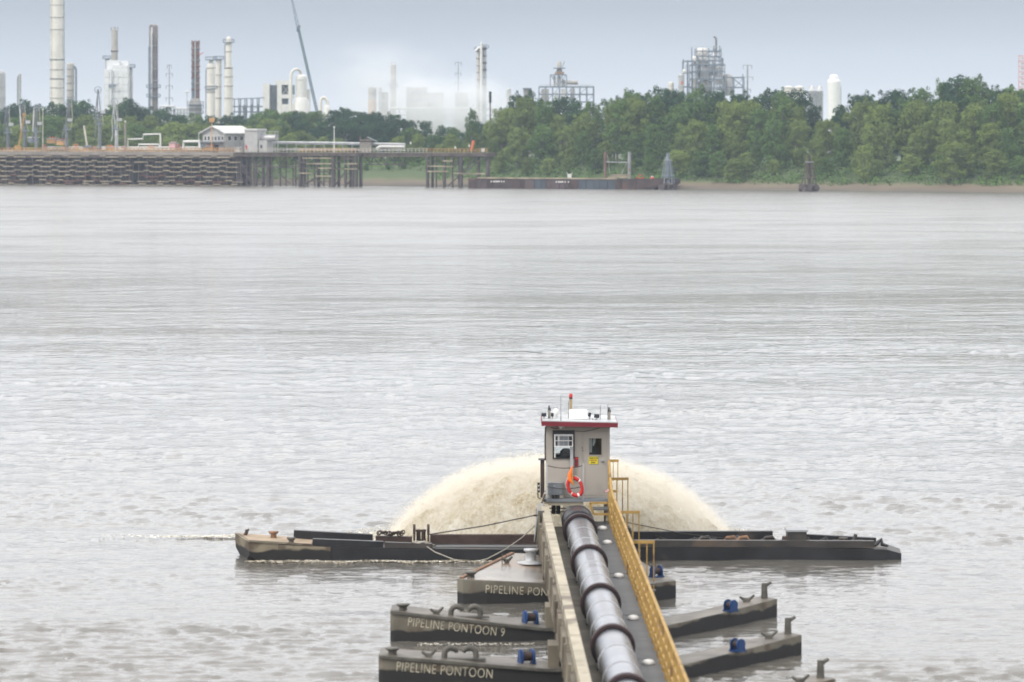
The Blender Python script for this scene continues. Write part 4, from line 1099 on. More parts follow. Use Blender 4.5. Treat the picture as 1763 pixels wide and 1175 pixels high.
for px in (330.5, 336, 343): MB().bar(P(px, 72, Y), P(px, 69.5, Y), .4).build('top_stub', m_rustcol, t)
MB().bar(P(343, 95, Y - 2), P(350.5, 91, Y - 2), .3).build('red_jib', m_orange, t)
# cream column group
t, c, r, zt = vessel('stout cream column with a railed platform on top and pipe at left', 'column', 356.5, 370.5, 109, 1490, m_offwhite, bands=(118, 150, 160), trim=m_concrete)
gallery(c, r * .8, ZP(104, 1490), t); side_pipe(t, c, r, 354.5, 116, 1490, .22, m_greysteel)
MB().cyl((c.x, c.y, zt - 1), (c.x, c.y, ZP(104, 1490)), r * .55).build('neck', m_offwhite, t)
gallery(c, r * .9, ZP(154, 1490), t)
t, c, r, zt = vessel('slim cream column with a railed top, between two stouter ones', 'column', 371.2, 381.5, 103, 1530, m_offwhite, head='flat', bands=(130, 150, 170), ladder='right', trim=m_concrete)
gallery(c, r, ZP(103, 1530), t)
Y = 1470
t, c, r, zt = vessel('tall cream column that narrows to a thinner upper half', 'column', 386.5, 401, 114, Y, m_offwhite, head='cone', bands=(118, 133, 149, 170), trim=m_concrete)
r2 = 5.2 * Y / F
MB().lathe([(r2, ZP(116, Y)), (r2, ZP(70, Y)), (r2 * .8, ZP(66, Y)), (.3, ZP(63, Y))], (c.x, c.y, 0), 16).build('upper_shell', m_offwhite, t)
gallery(c, r2, ZP(74, Y), t); ring(c, r2, ZP(90, Y), m_concrete, t)
MB().tube([(c.x - r2 - .3, c.y, GZ), (c.x - r2 - .3, c.y, ZP(76, Y))], .2, 6).build('riser_pipe', m_greysteel, t)
# steel shed
def steel_frame(label, cat, px0, px1, ytop, Y, depth, bays, floors, mat_, name='steel_frame', brace=True, t=None):
    if t is None: t = thing(name, label, cat, gp((px0 + px1) / 2, Y))
    x0, x1 = XP(px0, Y), XP(px1, Y); zt = ZP(ytop, Y)
    for i in range(bays + 1):
        x = x0 + (x1 - x0) * i / bays
        for y in (Y - depth / 2, Y + depth / 2): MB().bar((x, y, GZ), (x, y, zt), .36).build('steel_column', mat_, t)
    for py in floors:
        z = ZP(py, Y)
        for y in (Y - depth / 2, Y + depth / 2): MB().bar((x0, y, z), (x1, y, z), .3, .45).build('floor_beam', mat_, t)
        for i in range(bays + 1):
            x = x0 + (x1 - x0) * i / bays; MB().bar((x, Y - depth / 2, z), (x, Y + depth / 2, z), .25, .35).build('cross_beam', mat_, t)
    if brace:
        zs = sorted([GZ] + [ZP(p, Y) for p in floors])
        for i in range(bays):
            for k in range(len(zs) - 1):
                if (i + k) % 2: continue
                xa, xb = x0 + (x1 - x0) * i / bays, x0 + (x1 - x0) * (i + 1) / bays
                MB().bar((xa, Y - depth / 2, zs[k]), (xb, Y - depth / 2, zs[k + 1]), .2).build('brace', mat_, t)
    return t
Y = 1500
t = steel_frame('open blue grey steel shed with a thin sloping roof, left of the white building', 'shed', 402, 455, 169, Y, 10, 5, (184, 193), m_steelblue, 'steel_shed')
q = [P(400, 172, Y - 6), P(456, 169.5, Y - 6), P(456, 169.5, Y + 6), P(400, 172, Y + 6)]
q2 = [P(428, 167.5, Y - 6), P(456, 168.5, Y - 6)]
MB().prism([P(400, 172, Y - 6), P(456, 169.5, Y - 6), P(456, 168.5, Y + 6), P(400, 171, Y + 6)], [P(400, 171, Y - 6), P(456, 168, Y - 6), P(456, 167, Y + 6), P(400, 170, Y + 6)]).build('roof', m_steelblue, t)
for px, w_ in ((412, 4), (421, 6), (433, 5), (444, 4)):
    cc = gp(px, Y); MB().lathe([(w_ * .5 * Y / F, GZ), (w_ * .5 * Y / F, ZP(183, Y)), (.2, ZP(180, Y))], (cc.x, cc.y, 0), 10).build('pump_vessel', m_silver, t)
# white process building
Y = 1500
t = thing('process_building', 'white boxy process building with deep grey recesses', 'building', gp(482, Y))
def blk(x0, x1, y0, y1, ya, yb, mt, nm): return MB().span(XP(x0, Y), XP(x1, Y), Y + ya, Y + yb, ZP(y1, Y), ZP(y0, Y)).build(nm, mt, t)
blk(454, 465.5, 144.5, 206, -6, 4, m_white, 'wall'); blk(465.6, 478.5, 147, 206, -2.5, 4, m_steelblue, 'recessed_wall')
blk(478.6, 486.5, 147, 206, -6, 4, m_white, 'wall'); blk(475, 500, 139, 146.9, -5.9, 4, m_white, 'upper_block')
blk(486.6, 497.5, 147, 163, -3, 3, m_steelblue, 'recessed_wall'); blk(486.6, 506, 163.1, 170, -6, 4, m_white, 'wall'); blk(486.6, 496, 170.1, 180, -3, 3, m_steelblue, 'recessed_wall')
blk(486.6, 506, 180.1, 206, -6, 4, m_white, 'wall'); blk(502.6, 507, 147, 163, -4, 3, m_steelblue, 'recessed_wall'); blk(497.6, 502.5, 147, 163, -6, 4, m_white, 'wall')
for k in range(4): MB().bar(P(466.5 + k * 3.6, 148, Y - 2.8), P(466.5 + k * 3.6, 206, Y - 2.8), .2).build('cladding_rib', m_greysteel, t)
for (a, b, c_, d) in ((487, 148, 497, 162), (497, 148, 487, 162)): MB().bar(P(a, b, Y - 3.4), P(c_, d, Y - 3.4), .3).build('brace', m_white, t)
t, c, r, zt = vessel('large white vessel with a gooseneck pipe beside the white building', 'vessel', 509.5, 528.5, 128, 1450, m_white, bands=(138, 172))
Y = 1450
MB().lathe([(r + 1.0, GZ), (r + 1.0, ZP(177, Y)), (r, ZP(168, Y))], (c.x, c.y, 0), 20).build('skirt', m_white, t)
MB().tube([P(501, 205, Y - 2), P(501, 130, Y - 2), P(502.5, 124, Y - 2), P(507, 120, Y - 2), P(512, 119.5, Y - 2), P(516.5, 122, Y - 1), P(519, 129, Y)], .55, 10).build('gooseneck_pipe', m_offwhite, t)
MB().cyl(gp(531, Y + 3), gp(531, Y + 3) + Vector((0, 0, ZP(154, Y) - GZ)), .8).build('side_vessel', m_white, t)
t = thing('gooseneck_pipe', 'small beige gooseneck pipe with round dome, right of the crane boom', 'pipe', gp(559, 1480))
Y = 1480
MB().tube([P(552, 205, Y), P(552, 176, Y), P(553.5, 170, Y), P(557, 168, Y), P(561, 170, Y), P(564, 176, Y), P(564.5, 186, Y)], .65, 8).build('pipe', m_offwhite, t)
cc = gp(563, Y); MB().lathe([(1.4, GZ), (1.4, ZP(186, Y)), (1.0, ZP(182, Y)), (.1, ZP(180, Y))], (cc.x, cc.y, 2 * 0), 12).build('dome_vessel', m_white, t)
# lattice crane boom
Y = 1420
t = thing('lattice_crane', 'long teal crane boom slanting out of the top of the picture', 'crane', gp(547, Y))
a, b = P(500, -12, Y), P(547.5, 200, Y)
mid = a + (b - a) * .29
d = (b - a).normalized(); nrm = Vector((d.z, 0, -d.x))
for k in (-.32, .32):
    for y in (-.3, .3): MB().bar(mid + nrm * k * .9 + Vector((0, y, 0)), b + nrm * k * 1.1 + Vector((0, y, 0)), .4).build('boom_chord', m_teal, t)
for k in (-.3, .3): MB().bar(a + nrm * k * .4, mid + nrm * k * 1.9, .22).build('jib_chord', m_steelblue, t)
lc = MB(); N = 44
for i in range(N):
    p, q = a + (b - a) * i / N, a + (b - a) * (i + 1) / N
    s_ = .33 if i > N * .29 else .24
    lc.bar(p + nrm * s_ * (1 if i % 2 else -1), q - nrm * s_ * (1 if i % 2 else -1), .16)
lc.build('lacing', m_teal, t)
MB().box(mid, (1.2, .8, 2.6), 0, 0, R(12)).build('boom_joint', m_steelblue, t)
MB().box(gp(549, Y) + Vector((0, 0, 1.6)), (7, 4, 3.2)).build('crane_cab', m_teal, t)
for k in (-2, 2): MB().box(gp(549, Y) + Vector((0, k, .4)), (8, 1, .9)).build('crawler_track', m_pile, t)
# utility poles
def power_pole(label, px, ytop, Y, arms, r=.28):
    c = gp(px, Y); zt = ZP(ytop, Y)
    t = thing('utility_pole', label, 'utility pole', c)
    MB().cyl(c, (c.x, c.y, zt), r, r * .7, 8).build('pole', m_greysteel, t)
    for py, w_ in arms:
        z = ZP(py, Y); MB().bar((c.x - w_ * Y / F, c.y, z), (c.x + w_ * Y / F, c.y, z), .22).build('crossarm', m_greysteel, t)
        for s_ in (-1, 1): MB().cyl((c.x + s_ * w_ * .9 * Y / F, c.y, z), (c.x + s_ * w_ * .9 * Y / F, c.y, z - 1.4), .12).build('insulator', m_steelblue, t)
power_pole('tall thin utility pole with several crossarms, right of the soot stained column', 291.5, 112, 1550, ((112.5, 4), (127, 6), (148, 6), (169, 6)))
power_pole('faint crossarmed utility pole seen through the steam', 789, 107, 1700, ((108, 6), (126, 5), (143, 6)))
power_pole('utility pole with wide crossarms just right of the big process plant', 1287, 112, 1480, ((113, 8), (133, 10), (154, 6)), .4)
t = thing('flare_pole', 'slim dark pole with a fat black top at the edge of the steam', 'pole', gp(844, 1180))
Y = 1180
MB().cyl(gp(844, Y), P(844, 176, Y), .2).build('pole', m_brownst, t); MB().cyl(P(844, 177, Y), P(844, 158, Y), .42).build('black_top', m_blackp, t)
t = thing('yard_lamp', 'small lamp mast with round white lamps, left of the brown twin column', 'lamp mast', gp(322, 1480))
Y = 1480
MB().cyl(gp(322, Y), P(322, 160, Y), .18).build('pole', m_lgrey, t)
for px in (320.5, 324): MB().lathe([(.1, 0), (.5, .2), (.5, .5), (.1, .8)], P(px, 160, Y), 8).build('lamp', m_white, t)
# plant seen through steam
t, c, r, zt = vessel('tan stack with an orange foot at the left edge of the steam', 'stack', 634, 648, 151, 1640, m_concrete, head='flat', name='tan_stack')
MB().lathe([(r + .06, GZ), (r + .06, ZP(172, 1640))], (c.x, c.y, 0), 16).build('foot_cladding', m_tan, t)
vessel('thin grey column with a bulb top, just right of the tan stack', 'column', 651.5, 657, 150, 1650, m_silver)
Y = 1660
t, c, r, zt = vessel('faint thin tower rising high in the steam', 'tower', 672, 682, 112, Y, m_concrete, head='flat', bands=(125, 140), galleries=(150,))
for k in (-.6, .6): MB().bar((c.x + k * r, c.y, zt), (c.x + k * r, c.y, zt + 1.5), .3).build('top_stub', m_concrete, t)
for (x0, x1, y0, lb) in ((657, 668, 160, 'low grey block beside the bulb topped column in the steam'), (700, 735, 152, 'pale wide building block in the middle of the steam'), (736, 763, 161, 'pale building block right of the middle one in the steam'), (784, 806, 161, 'pale building block under the faint utility pole in the steam')):
    Y = 1670
    t = thing('plant_building', lb, 'building', gp((x0 + x1) / 2, Y))
    MB().span(XP(x0, Y), XP(x1, Y), Y - 6, Y + 6, GZ, ZP(y0, Y)).build('wall', m_concrete, t)
    MB().span(XP(x0 - .5, Y), XP(x1 + .5, Y), Y - 6.4, Y + 6.4, ZP(y0, Y), ZP(y0 - 1.2, Y)).build('roof', m_white, t)
    for k in range(int((x1 - x0) / 7)):
        for j in range(2): MB().box((XP(x0 + 4 + k * 7, Y), Y - 6.05, ZP(y0 + 8 + j * 12, Y)), (.9, .2, 1.4)).build('window', m_steelblue, t)
t = steel_frame('faint pipe bridge of steel frames low in the steam', 'pipe bridge', 672, 860, 188, 1640, 6, 12, (188, 199), m_greysteel, 'pipe_bridge')
MB().tube([P(672, 186.5, 1640), P(860, 188, 1640)], .4, 8).build('pipe', m_white, t)
Y = 1600
t = thing('twin_tower', 'pair of tall joined columns with white top pipe standing out of the steam', 'column', gp(829, Y))
for x0, x1, y0, mt in ((820.5, 826.5, 84, m_concrete), (830.5, 837.5, 80, m_greysteel)):
    cc = gp((x0 + x1) / 2, Y); rr = (x1 - x0) / 2 * Y / F
    MB().lathe([(rr, GZ), (rr, ZP(y0, Y)), (rr * .5, ZP(y0 - 1.5, Y)), (.1, ZP(y0 - 2, Y))], (cc.x, cc.y, 0), 14).build('column_shell', mt, t)
    for k in range(8): ring(cc, rr, ZP(y0 + 6 + k * 12, Y), m_darkcol if mt is m_greysteel and k < 4 else mt, t, .8, 12)
    gallery(cc, rr, ZP(y0 + 3, Y), t)
MB().tube([P(828.5, 210, Y - 2), P(828.5, 80, Y - 2), P(829, 76, Y - 2)], .55, 8).build('riser_pipe', m_white, t)
MB().lathe([(.1, -.6), (.8, 0), (.1, .8)], P(829, 76, Y - 2), 8).build('vent_cap', m_white, t)
MB().tube([P(828, 83, Y - 2), P(824, 82.5, Y - 2), P(818, 89, Y - 2)], .5, 8).build('vent_arm', m_white, t)
vessel('thin pale domed column at the right edge of the steam', 'column', 872, 880, 152, 1640, m_silver)
# low steel plant
Y = 1500
t = steel_frame('low steel plant with a stepped tower top, among the trees', 'process plant', 928, 1022, 150, Y, 14, 8, (150, 163, 176), m_steelblue, 'steel_plant')
def lumps(t, lst, Y, mt_):
    for (x0, x1, y0, y1, sh, mt, nm) in lst:
        mt = mt or mt_
        if sh == 'box': MB().span(XP(x0, Y), XP(x1, Y), Y - 3, Y + 3, ZP(y1, Y), ZP(y0, Y)).build(nm, mt, t)
        if sh == 'cyl':
            rr = (x1 - x0) / 2 * Y / F; cx = XP((x0 + x1) / 2, Y)
            MB().lathe([(rr, ZP(y1, Y)), (rr, ZP(y0, Y) - rr * .3), (rr * .6, ZP(y0, Y)), (.1, ZP(y0, Y) + .1)], (cx, Y, 0), 14).build(nm, mt, t)
        if sh == 'hcyl': MB().cyl((XP(x0, Y), Y - 1, ZP((y0 + y1) / 2, Y)), (XP(x1, Y), Y - 1, ZP((y0 + y1) / 2, Y)), (y1 - y0) / 2 * Y / F, None, 12).build(nm, mt, t)
lumps(t, ((959, 967, 106, 118, 'cyl', m_concrete, 'vent_head'), (953, 973, 117, 118.5, 'box', m_steelblue, 'platform'), (958, 968, 118.6, 127, 'cyl', m_concrete, 'tower_neck'), (955, 971, 124, 129, 'hcyl', m_tan, 'exchanger'),
          (951, 957, 132, 149, 'cyl', m_white, 'drum'), (959, 966, 131, 149, 'cyl', m_offwhite, 'drum'), (967, 974, 138, 149, 'cyl', m_concrete, 'drum'), (976, 995, 139, 146, 'hcyl', m_concrete, 'horizontal_drum'), (947, 976, 128.8, 130, 'box', m_steelblue, 'platform'),
          (956, 960, 158, 174, 'box', m_white, 'panel'), (966, 977, 154, 172, 'box', m_white, 'panel'), (982, 990, 152, 178, 'cyl', m_silver, 'vessel'), (932, 945, 154, 180, 'box', m_concrete, 'panel')), Y, m_silver)
for px in (947.5, 954, 961, 968, 975.5): MB().bar(P(px, 150, Y - 3), P(px, 129, Y - 3), .35).build('steel_column', m_steelblue, t)
for a_, b_ in (((947.5, 129), (961, 149)), ((961, 149), (975, 129)), ((968, 116), (972, 106))): MB().bar(P(*a_, Y - 3.3), P(*b_, Y - 3.3), .25).build('brace', m_steelblue, t)
for px in (940, 984, 1000, 1010): MB().bar(P(px, 150, Y - 7), P(px, 145.5, Y - 7), .15).build('rail_post', m_lgrey, t)
MB().bar(P(928, 146.5, Y - 7), P(1022, 146.5, Y - 7), .15).build('guard_rail', m_lgrey, t)
t = thing('roof_vent', 'pale flat topped vent behind the trees left of the low steel plant', 'vent', gp(907, 1550)); MB().span(XP(901, 1550), XP(914, 1550), 1547, 1553, GZ, ZP(154, 1550)).build('shaft', m_concrete, t); MB().span(XP(900, 1550), XP(915, 1550), 1546, 1554, ZP(154, 1550), ZP(152, 1550)).build('cap', m_steelblue, t)
# big process plant
Y = 1480
t = steel_frame('big blue grey process plant of stacked steel floors and drums', 'process plant', 1189, 1246, 112, Y, 16, 6, (112, 124, 137, 152), m_steelblue, 'process_plant')
steel_frame('', '', 1198, 1240, 84, Y, 12, 4, (89, 98, 105), m_steelblue, t=t)
steel_frame('', '', 1176, 1192, 104, Y - 3, 8, 2, (106, 126, 150), m_steelblue, t=t)
steel_frame('', '', 1246, 1280, 133, Y - 2, 8, 2, (134, 151), m_steelblue, t=t)
lumps(t, ((1198, 1219, 83, 96, 'cyl', m_offwhite, 'top_drum'), (1192, 1222, 97, 110, 'hcyl', m_white, 'header_drum'), (1200, 1224, 98, 106, 'cyl', m_white, 'drum'), (1201, 1224, 112, 137, 'cyl', m_silver, 'vessel'), (1226, 1233, 90, 130, 'cyl', m_silver, 'vessel'),
          (1227, 1246, 115, 121, 'hcyl', m_white, 'exchanger'), (1202, 1226, 138, 162, 'cyl', m_concrete, 'vessel'), (1228, 1246, 122, 134, 'cyl', m_silver, 'drum'), (1233, 1245, 136, 146, 'box', m_white, 'panel'), (1246, 1261, 128, 165, 'cyl', m_silver, 'vessel'), (1192, 1199, 136, 160, 'cyl', m_offwhite, 'drum'),
          (1240, 1246, 100, 112, 'cyl', m_steelblue, 'drum'), (1199, 1201.5, 98, 165, 'box', m_lgrey, 'lift_shaft'), (1233, 1246, 150, 156, 'hcyl', m_white, 'exchanger')), Y - 1, m_silver)
MB().tube([P(1233, 100, Y), P(1233, 70, Y), P(1232.5, 66, Y), P(1230.5, 64, Y), P(1228.5, 64.5, Y)], .4, 8).build('vent_pipe', m_darkcol, t)
for px, y0, y1 in ((1191, 82, 112), (1176.5, 102, 150), (1239, 79, 90), (1229, 79, 90), (1279, 128, 160)): MB().bar(P(px, y0, Y - 7), P(px, y1, Y - 7), .4).build('steel_column', m_steelblue, t)
MB().bar(P(1263, 136, Y - 6), P(1279, 149, Y - 6), .4).build('brace', m_steelblue, t)
for py in (84, 97, 111, 123, 136, 151):
    MB().bar(P(1190, py - 3, Y - 8.2), P(1246, py - 3, Y - 8.2), .14).build('guard_rail', m_lgrey, t)
t, c, r, zt = vessel('grey silo with an orange streak at the left of the big process plant', 'silo', 1168, 1178, 127, 1470, m_silver, bands=(132, 150), name='silo'); MB().box((c.x + .2, c.y - r - .05, ZP(143, 1470)), (.7, .2, 1.3)).build('rust_patch', m_orange, t)
MB().lathe([(.1, 0), (.8, .3), (.6, 1.4), (.1, 2.)], (c.x + 1.2, c.y, zt), 8).build('filter_cap', m_white, t)
vessel('small pinkish silo at the far left foot of the big process plant', 'silo', 1151, 1160, 141, 1480, m_offwhite, bands=(148,), name='silo')
for (x0, x1, y0, mt, lb) in ((1350, 1365, 148, m_offwhite, 'white tank top half hidden by trees, left of its twin'), (1367, 1384, 148, m_offwhite, 'white tank top half hidden by trees, right of its twin')):
    vessel(lb, 'tank', x0, x1, y0, 1540, mt, name='storage_tank', bands=(152,))
for (x0, x1, lb) in ((1391.5, 1404, 'left one of the two dark grey silos with white caps'), (1404.8, 1417, 'right one of the two dark grey silos with white caps')):
    t, c, r, zt = vessel(lb, 'silo', x0, x1, 157, 1500, m_greysteel, head='flat', name='silo', bands=(165,))
    MB().lathe([(r * .7, 0), (r * .6, 1.2), (r * .15, 2.2)], (c.x, c.y, zt), 12).build('white_cap', m_white, t)
    MB().torus((c.x, c.y, zt + 1.0), r * .75, .1, 'Y', 12, 4, a0=0, a1=math.pi).build('lifting_arch', m_lgrey, t)
    for k in (-.55, 0, .55): MB().cyl((c.x + k * r, c.y - r - .1, GZ), (c.x + k * r, c.y - r - .1, zt - .4), .18).build('side_pipe', m_lgrey, t)
t, c, r, zt = vessel('gleaming white bullet shaped tank with a knob on top', 'tank', 1424.5, 1447, 135, 1450, m_whitep, name='bullet_tank')
MB().lathe([(1.7, -1.2), (1.7, .8), (1.2, 1.3), (.1, 1.5)], (c.x, c.y, zt), 14).build('top_knob', m_whitep, t)
MB().cyl((c.x + r + .2, c.y, GZ), (c.x + r + .2, c.y, ZP(150, 1450)), .14).build('side_pipe', m_lgrey, t)
# pink lattice tower at the right edge
Y = 1450
t = thing('lattice_tower', 'pale pink lattice tower cut by the right picture edge', 'tower', gp(1762, Y))
for px in (1754, 1771):
    for y in (-2, 2): MB().bar(gp(px, Y + y), P(px, 95, Y + y), .35).build('tower_leg', m_pink, t)
for k in range(11):
    py = 96 + k * 9
    for y in (-2, 2):
        MB().bar(P(1754, py, Y + y), P(1771, py, Y + y), .3).build('tower_rung', m_pink, t)
        MB().bar(P(1754, py, Y + y), P(1771, py + 9, Y + y), .2).build('tower_brace', m_pink, t)
    MB().box((XP(1762.5, Y), Y, ZP(py + 4, Y)), (2.2, 2, 1.0)).build('panel', m_white, t)
# low service clutter between column feet
for (x0, x1, y0, lb) in ((276, 300, 184, 'low white pipe clutter between the soot stained and twin columns'), (300, 322, 188, 'low grey pipe frame left of the twin column foot')):
    t = steel_frame(lb, 'pipe frame', x0, x1, y0, 1460, 5, 4, (y0, y0 + 7), m_lgrey, 'service_piping')
    MB().tube([P(x0, y0 - 1, 1460), P(x1, y0 - 1, 1460)], .35, 6).build('pipe', m_white, t)

# ------------------------------------------------------------------ steam
def steam(label, pxc, pyc, Yc, rx, ry, rz, dens, sd):
    m = bpy.data.materials.new('steam_vapour'); m.use_nodes = True
    n, l = m.node_tree.nodes, m.node_tree.links
    n.remove(n['Principled BSDF'])
    v = n.new('ShaderNodeVolumePrincipled'); v.inputs['Color'].default_value = (0.90, 0.905, 0.92, 1)
    t = n.new('ShaderNodeTexCoord')
    ln = n.new('ShaderNodeVectorMath'); ln.operation = 'LENGTH'; l.new(t.outputs['Object'], ln.inputs[0])
    q = n.new('ShaderNodeMapRange'); q.interpolation_type = 'SMOOTHSTEP'
    for k, vv in zip(('From Min', 'From Max', 'To Min', 'To Max'), (1.0, 0.15, 0.0, 1.0)): q.inputs[k].default_value = vv
    l.new(ln.outputs['Value'], q.inputs['Value'])
    nz = n.new('ShaderNodeTexNoise'); nz.inputs['Scale'].default_value = 2.2; nz.inputs['Detail'].default_value = 5; nz.noise_dimensions = '4D'; nz.inputs['W'].default_value = sd
    nz.inputs['Distortion'].default_value = .6
    l.new(t.outputs['Object'], nz.inputs['Vector'])
    q2 = n.new('ShaderNodeMapRange')
    for k, vv in zip(('From Min', 'From Max', 'To Min', 'To Max'), (0.36, 0.62, 0.0, 1.0)): q2.inputs[k].default_value = vv
    l.new(nz.outputs['Fac'], q2.inputs['Value'])
    a = n.new('ShaderNodeMath'); a.operation = 'MULTIPLY'; l.new(q.outputs[0], a.inputs[0]); l.new(q2.outputs[0], a.inputs[1])
    b = n.new('ShaderNodeMath'); b.operation = 'MULTIPLY'; b.inputs[1].default_value = dens; l.new(a.outputs[0], b.inputs[0])
    l.new(b.outputs[0], v.inputs['Density']); l.new(v.outputs[0], n['Material Output'].inputs['Volume'])
    c = P(pxc, pyc, Yc)
    g = MB().lathe([(math.sin(k * math.pi / 10) + .001, -math.cos(k * math.pi / 10)) for k in range(11)], (0, 0, 0), 20)
    me = g.mesh('steam_cloud', m)
    ob = bpy.data.objects.new('steam_cloud', me); COL.objects.link(ob)
    ob.location = c; ob.scale = (rx, ry, rz)
    tag(ob, label, kind='stuff')
steam('white steam drifting low in front of the plant in the middle', 735, 185, 1560, 44, 24, 20, 0.10, 1.0)
steam('thin white steam plume rising to the upper left of the steam bank', 660, 132, 1570, 36, 20, 20, 0.036, 4.0)
steam('thin steam veil around the foot of the twin tower', 825, 182, 1550, 22, 18, 16, 0.065, 7.0)
# ------------------------------------------------------------------ floating pipeline
def AX(y): return 2.10 + (113.8 - y) * 0.0115   # pipe centre line
def BX(y): return 1.06 + (119.0 - y) * 0.0142   # cream beam
def RX(y): return 3.13 + (120.0 - y) * 0.0112   # foot of the yellow rail
STN = (113.8, 105.2, 96.0, 87.9, 79.8, 71.6, 63.4)
pl = thing('discharge_pipeline', 'long silver dredge pipe with dark flanges running away to the cabin', 'pipeline', (AX(96), 96, 0.9))
ZC, RP = 1.635, 0.44
for a, b in zip(STN[:-1], STN[1:]):
    MB().cyl((AX(a) , a - .13, ZC), (AX(b), b + .13, ZC), RP, None, 32, False).build('pipe_section', m_pipe, pl)
    mb = MB()
    for f in (0.36, 0.7):
        y = a + (b - a) * f; mb.torus((AX(y), y, ZC), RP + .004, .011, 'Y', 32, 5)
    mb.build('weld_seam', m_lgrey, pl)
for y in STN:
    fl = MB().cyl((AX(y), y - .13, ZC), (AX(y), y - .015, ZC), .535, None, 32).cyl((AX(y), y + .015, ZC), (AX(y), y + .13, ZC), .535, None, 32).build('flange', m_flange, pl)
    MB().cyl((AX(y), y - .19, ZC), (AX(y), y - .13, ZC), .475, None, 28, False).cyl((AX(y), y + .13, ZC), (AX(y), y + .19, ZC), .475, None, 28, False).build('weld_collar', m_flange, fl)
    bm = MB()
    for k in range(16):
        t = 2 * math.pi * k / 16; q = Vector((AX(y) + math.cos(t) * .50, 0, ZC + math.sin(t) * .50))
        bm.cyl((q.x, y - .17, q.z), (q.x, y + .17, q.z), .022, None, 6)
    bm.build('flange_bolt', m_brownst, fl)
MB().tube([(AX(113.7), 113.9, ZC), (AX(115.2), 115.2, ZC - .01)], RP, 28, False).build('pipe_section', m_pipe, pl)
MB().tube([(AX(115), 115.15, ZC), (2.08, 116.6, ZC - .02), (2.08, 118.2, ZC - .12), (2.08, 120, ZC - .3), (2.08, 123.5, ZC - .5)], RP + .03, 28).build('rubber_elbow', m_elbow, pl)
rb = MB()
for y in (115.3, 116.0, 116.8, 117.6): rb.torus((2.09, y, ZC - .02 - .03 * (y - 115)), RP + .04, .035, 'Y', 28, 6)
rb.build('hose_rib', m_elbow, pl)

# ------------------------------------------------------------------ walkway frame under and beside the pipe
wk = thing('pipeline_walkway', 'walkway frame beside the pipe with cream side beam and yellow railing', 'walkway', (2.2, 96, 0.9))
segs = [119.6] + list(STN)
for a, b in zip(segs[:-1], segs[1:]):
    A, B_ = a - .04, b + .04
    bm = MB().bar((BX(A), A, 1.78), (BX(B_), B_, 1.78), .25, .24).build('side_beam', m_cream, wk)
    MB().bar((BX(A) + .02, A, 1.655), (BX(B_) + .02, B_, 1.655), .34, .03).build('beam_lip', m_creamdk, bm)
    MB().bar((BX(A) - .16, A, 1.28), (BX(B_) - .16, B_, 1.28), .16, .62).build('side_fascia', m_creamdk, wk)
    MB().bar((BX(A) - .06, A, .88), (BX(B_) - .06, B_, .88), .4, .14).build('lower_beam', m_creamdk, wk)
    # left deck plates and right deck plates, each plate a piece of its own
    n_ = max(1, int((A - B_) / 1.35)); st = (A - B_) / n_
    for k in range(n_):
        y0, y1 = A - k * st - .012, A - (k + 1) * st + .012
        xa, xb = BX(y0) + .12, AX(y0) - .30
        MB().bar(((xa + xb) / 2, y0, 1.14 + random.uniform(0, .008)), ((xa + xb) / 2 + .016, y1, 1.14), xb - xa, .04).build('deck_plate', m_walkbr, wk)
        xa, xb = AX(y0) + .32, RX(y0) + .10
        MB().bar(((xa + xb) / 2, y0, 1.31 + random.uniform(0, .008)), ((xa + xb) / 2 + .016, y1, 1.31), xb - xa, .04).build('deck_plate', m_walk, wk)
    MB().bar((RX(A) + .14, A, 1.26), (RX(B_) + .14, B_, 1.26), .1, .22).build('edge_channel', m_walk, wk)
    for f in (0.08, 0.5, 0.92):
        y = a + (b - a) * f
        MB().bar((BX(y) - .1, y, 1.03), (RX(y) + .1, y, 1.03), .14, .12).build('cross_member', m_creamdk, wk)
        MB().bar((BX(y) - .25, y, 1.78), (BX(y) - .25, y, .8), .08, .14).build('stiffener', m_creamdk, wk)
        if f != .5: MB().box((AX(y), y, 1.12), (.8, .16, .16)).build('pipe_saddle', m_brownst, wk)
    y = (a - .9) if a < 119 else 117.0
    MB().lathe([(.15, 0), (.16, .03), (.12, .09), (.04, .11)], (AX(y) + .8, y, 1.34), 14).build('white_cap', m_white, wk)
# yellow railing
py_ = [119.4, 118.5, 117.2, 115.6]
y = 114.6
while y > 62: py_.append(y); y -= 1.2
def topz(y): return float(np.interp(-y, [-119.4, -118.4, -117.0], [3.28, 2.85, 2.5]))
rp_me = None
for y in py_:
    MB().bar((RX(y), y, 1.3), (RX(y), y, topz(y)), .075).build('rail_post', m_yellow, wk)
for f, th in ((1.0, .085), (.66, .06), (.33, .06)):
    MB().tube([(RX(y), y, 1.33 + (topz(y) - 1.33) * f) for y in py_], th / 2, 8).build('rail', m_yellow, wk)
MB().bar((RX(119), 119, 1.43), (RX(62), 62, 1.43), .02, .10).build('kick_plate', m_yellow, wk)
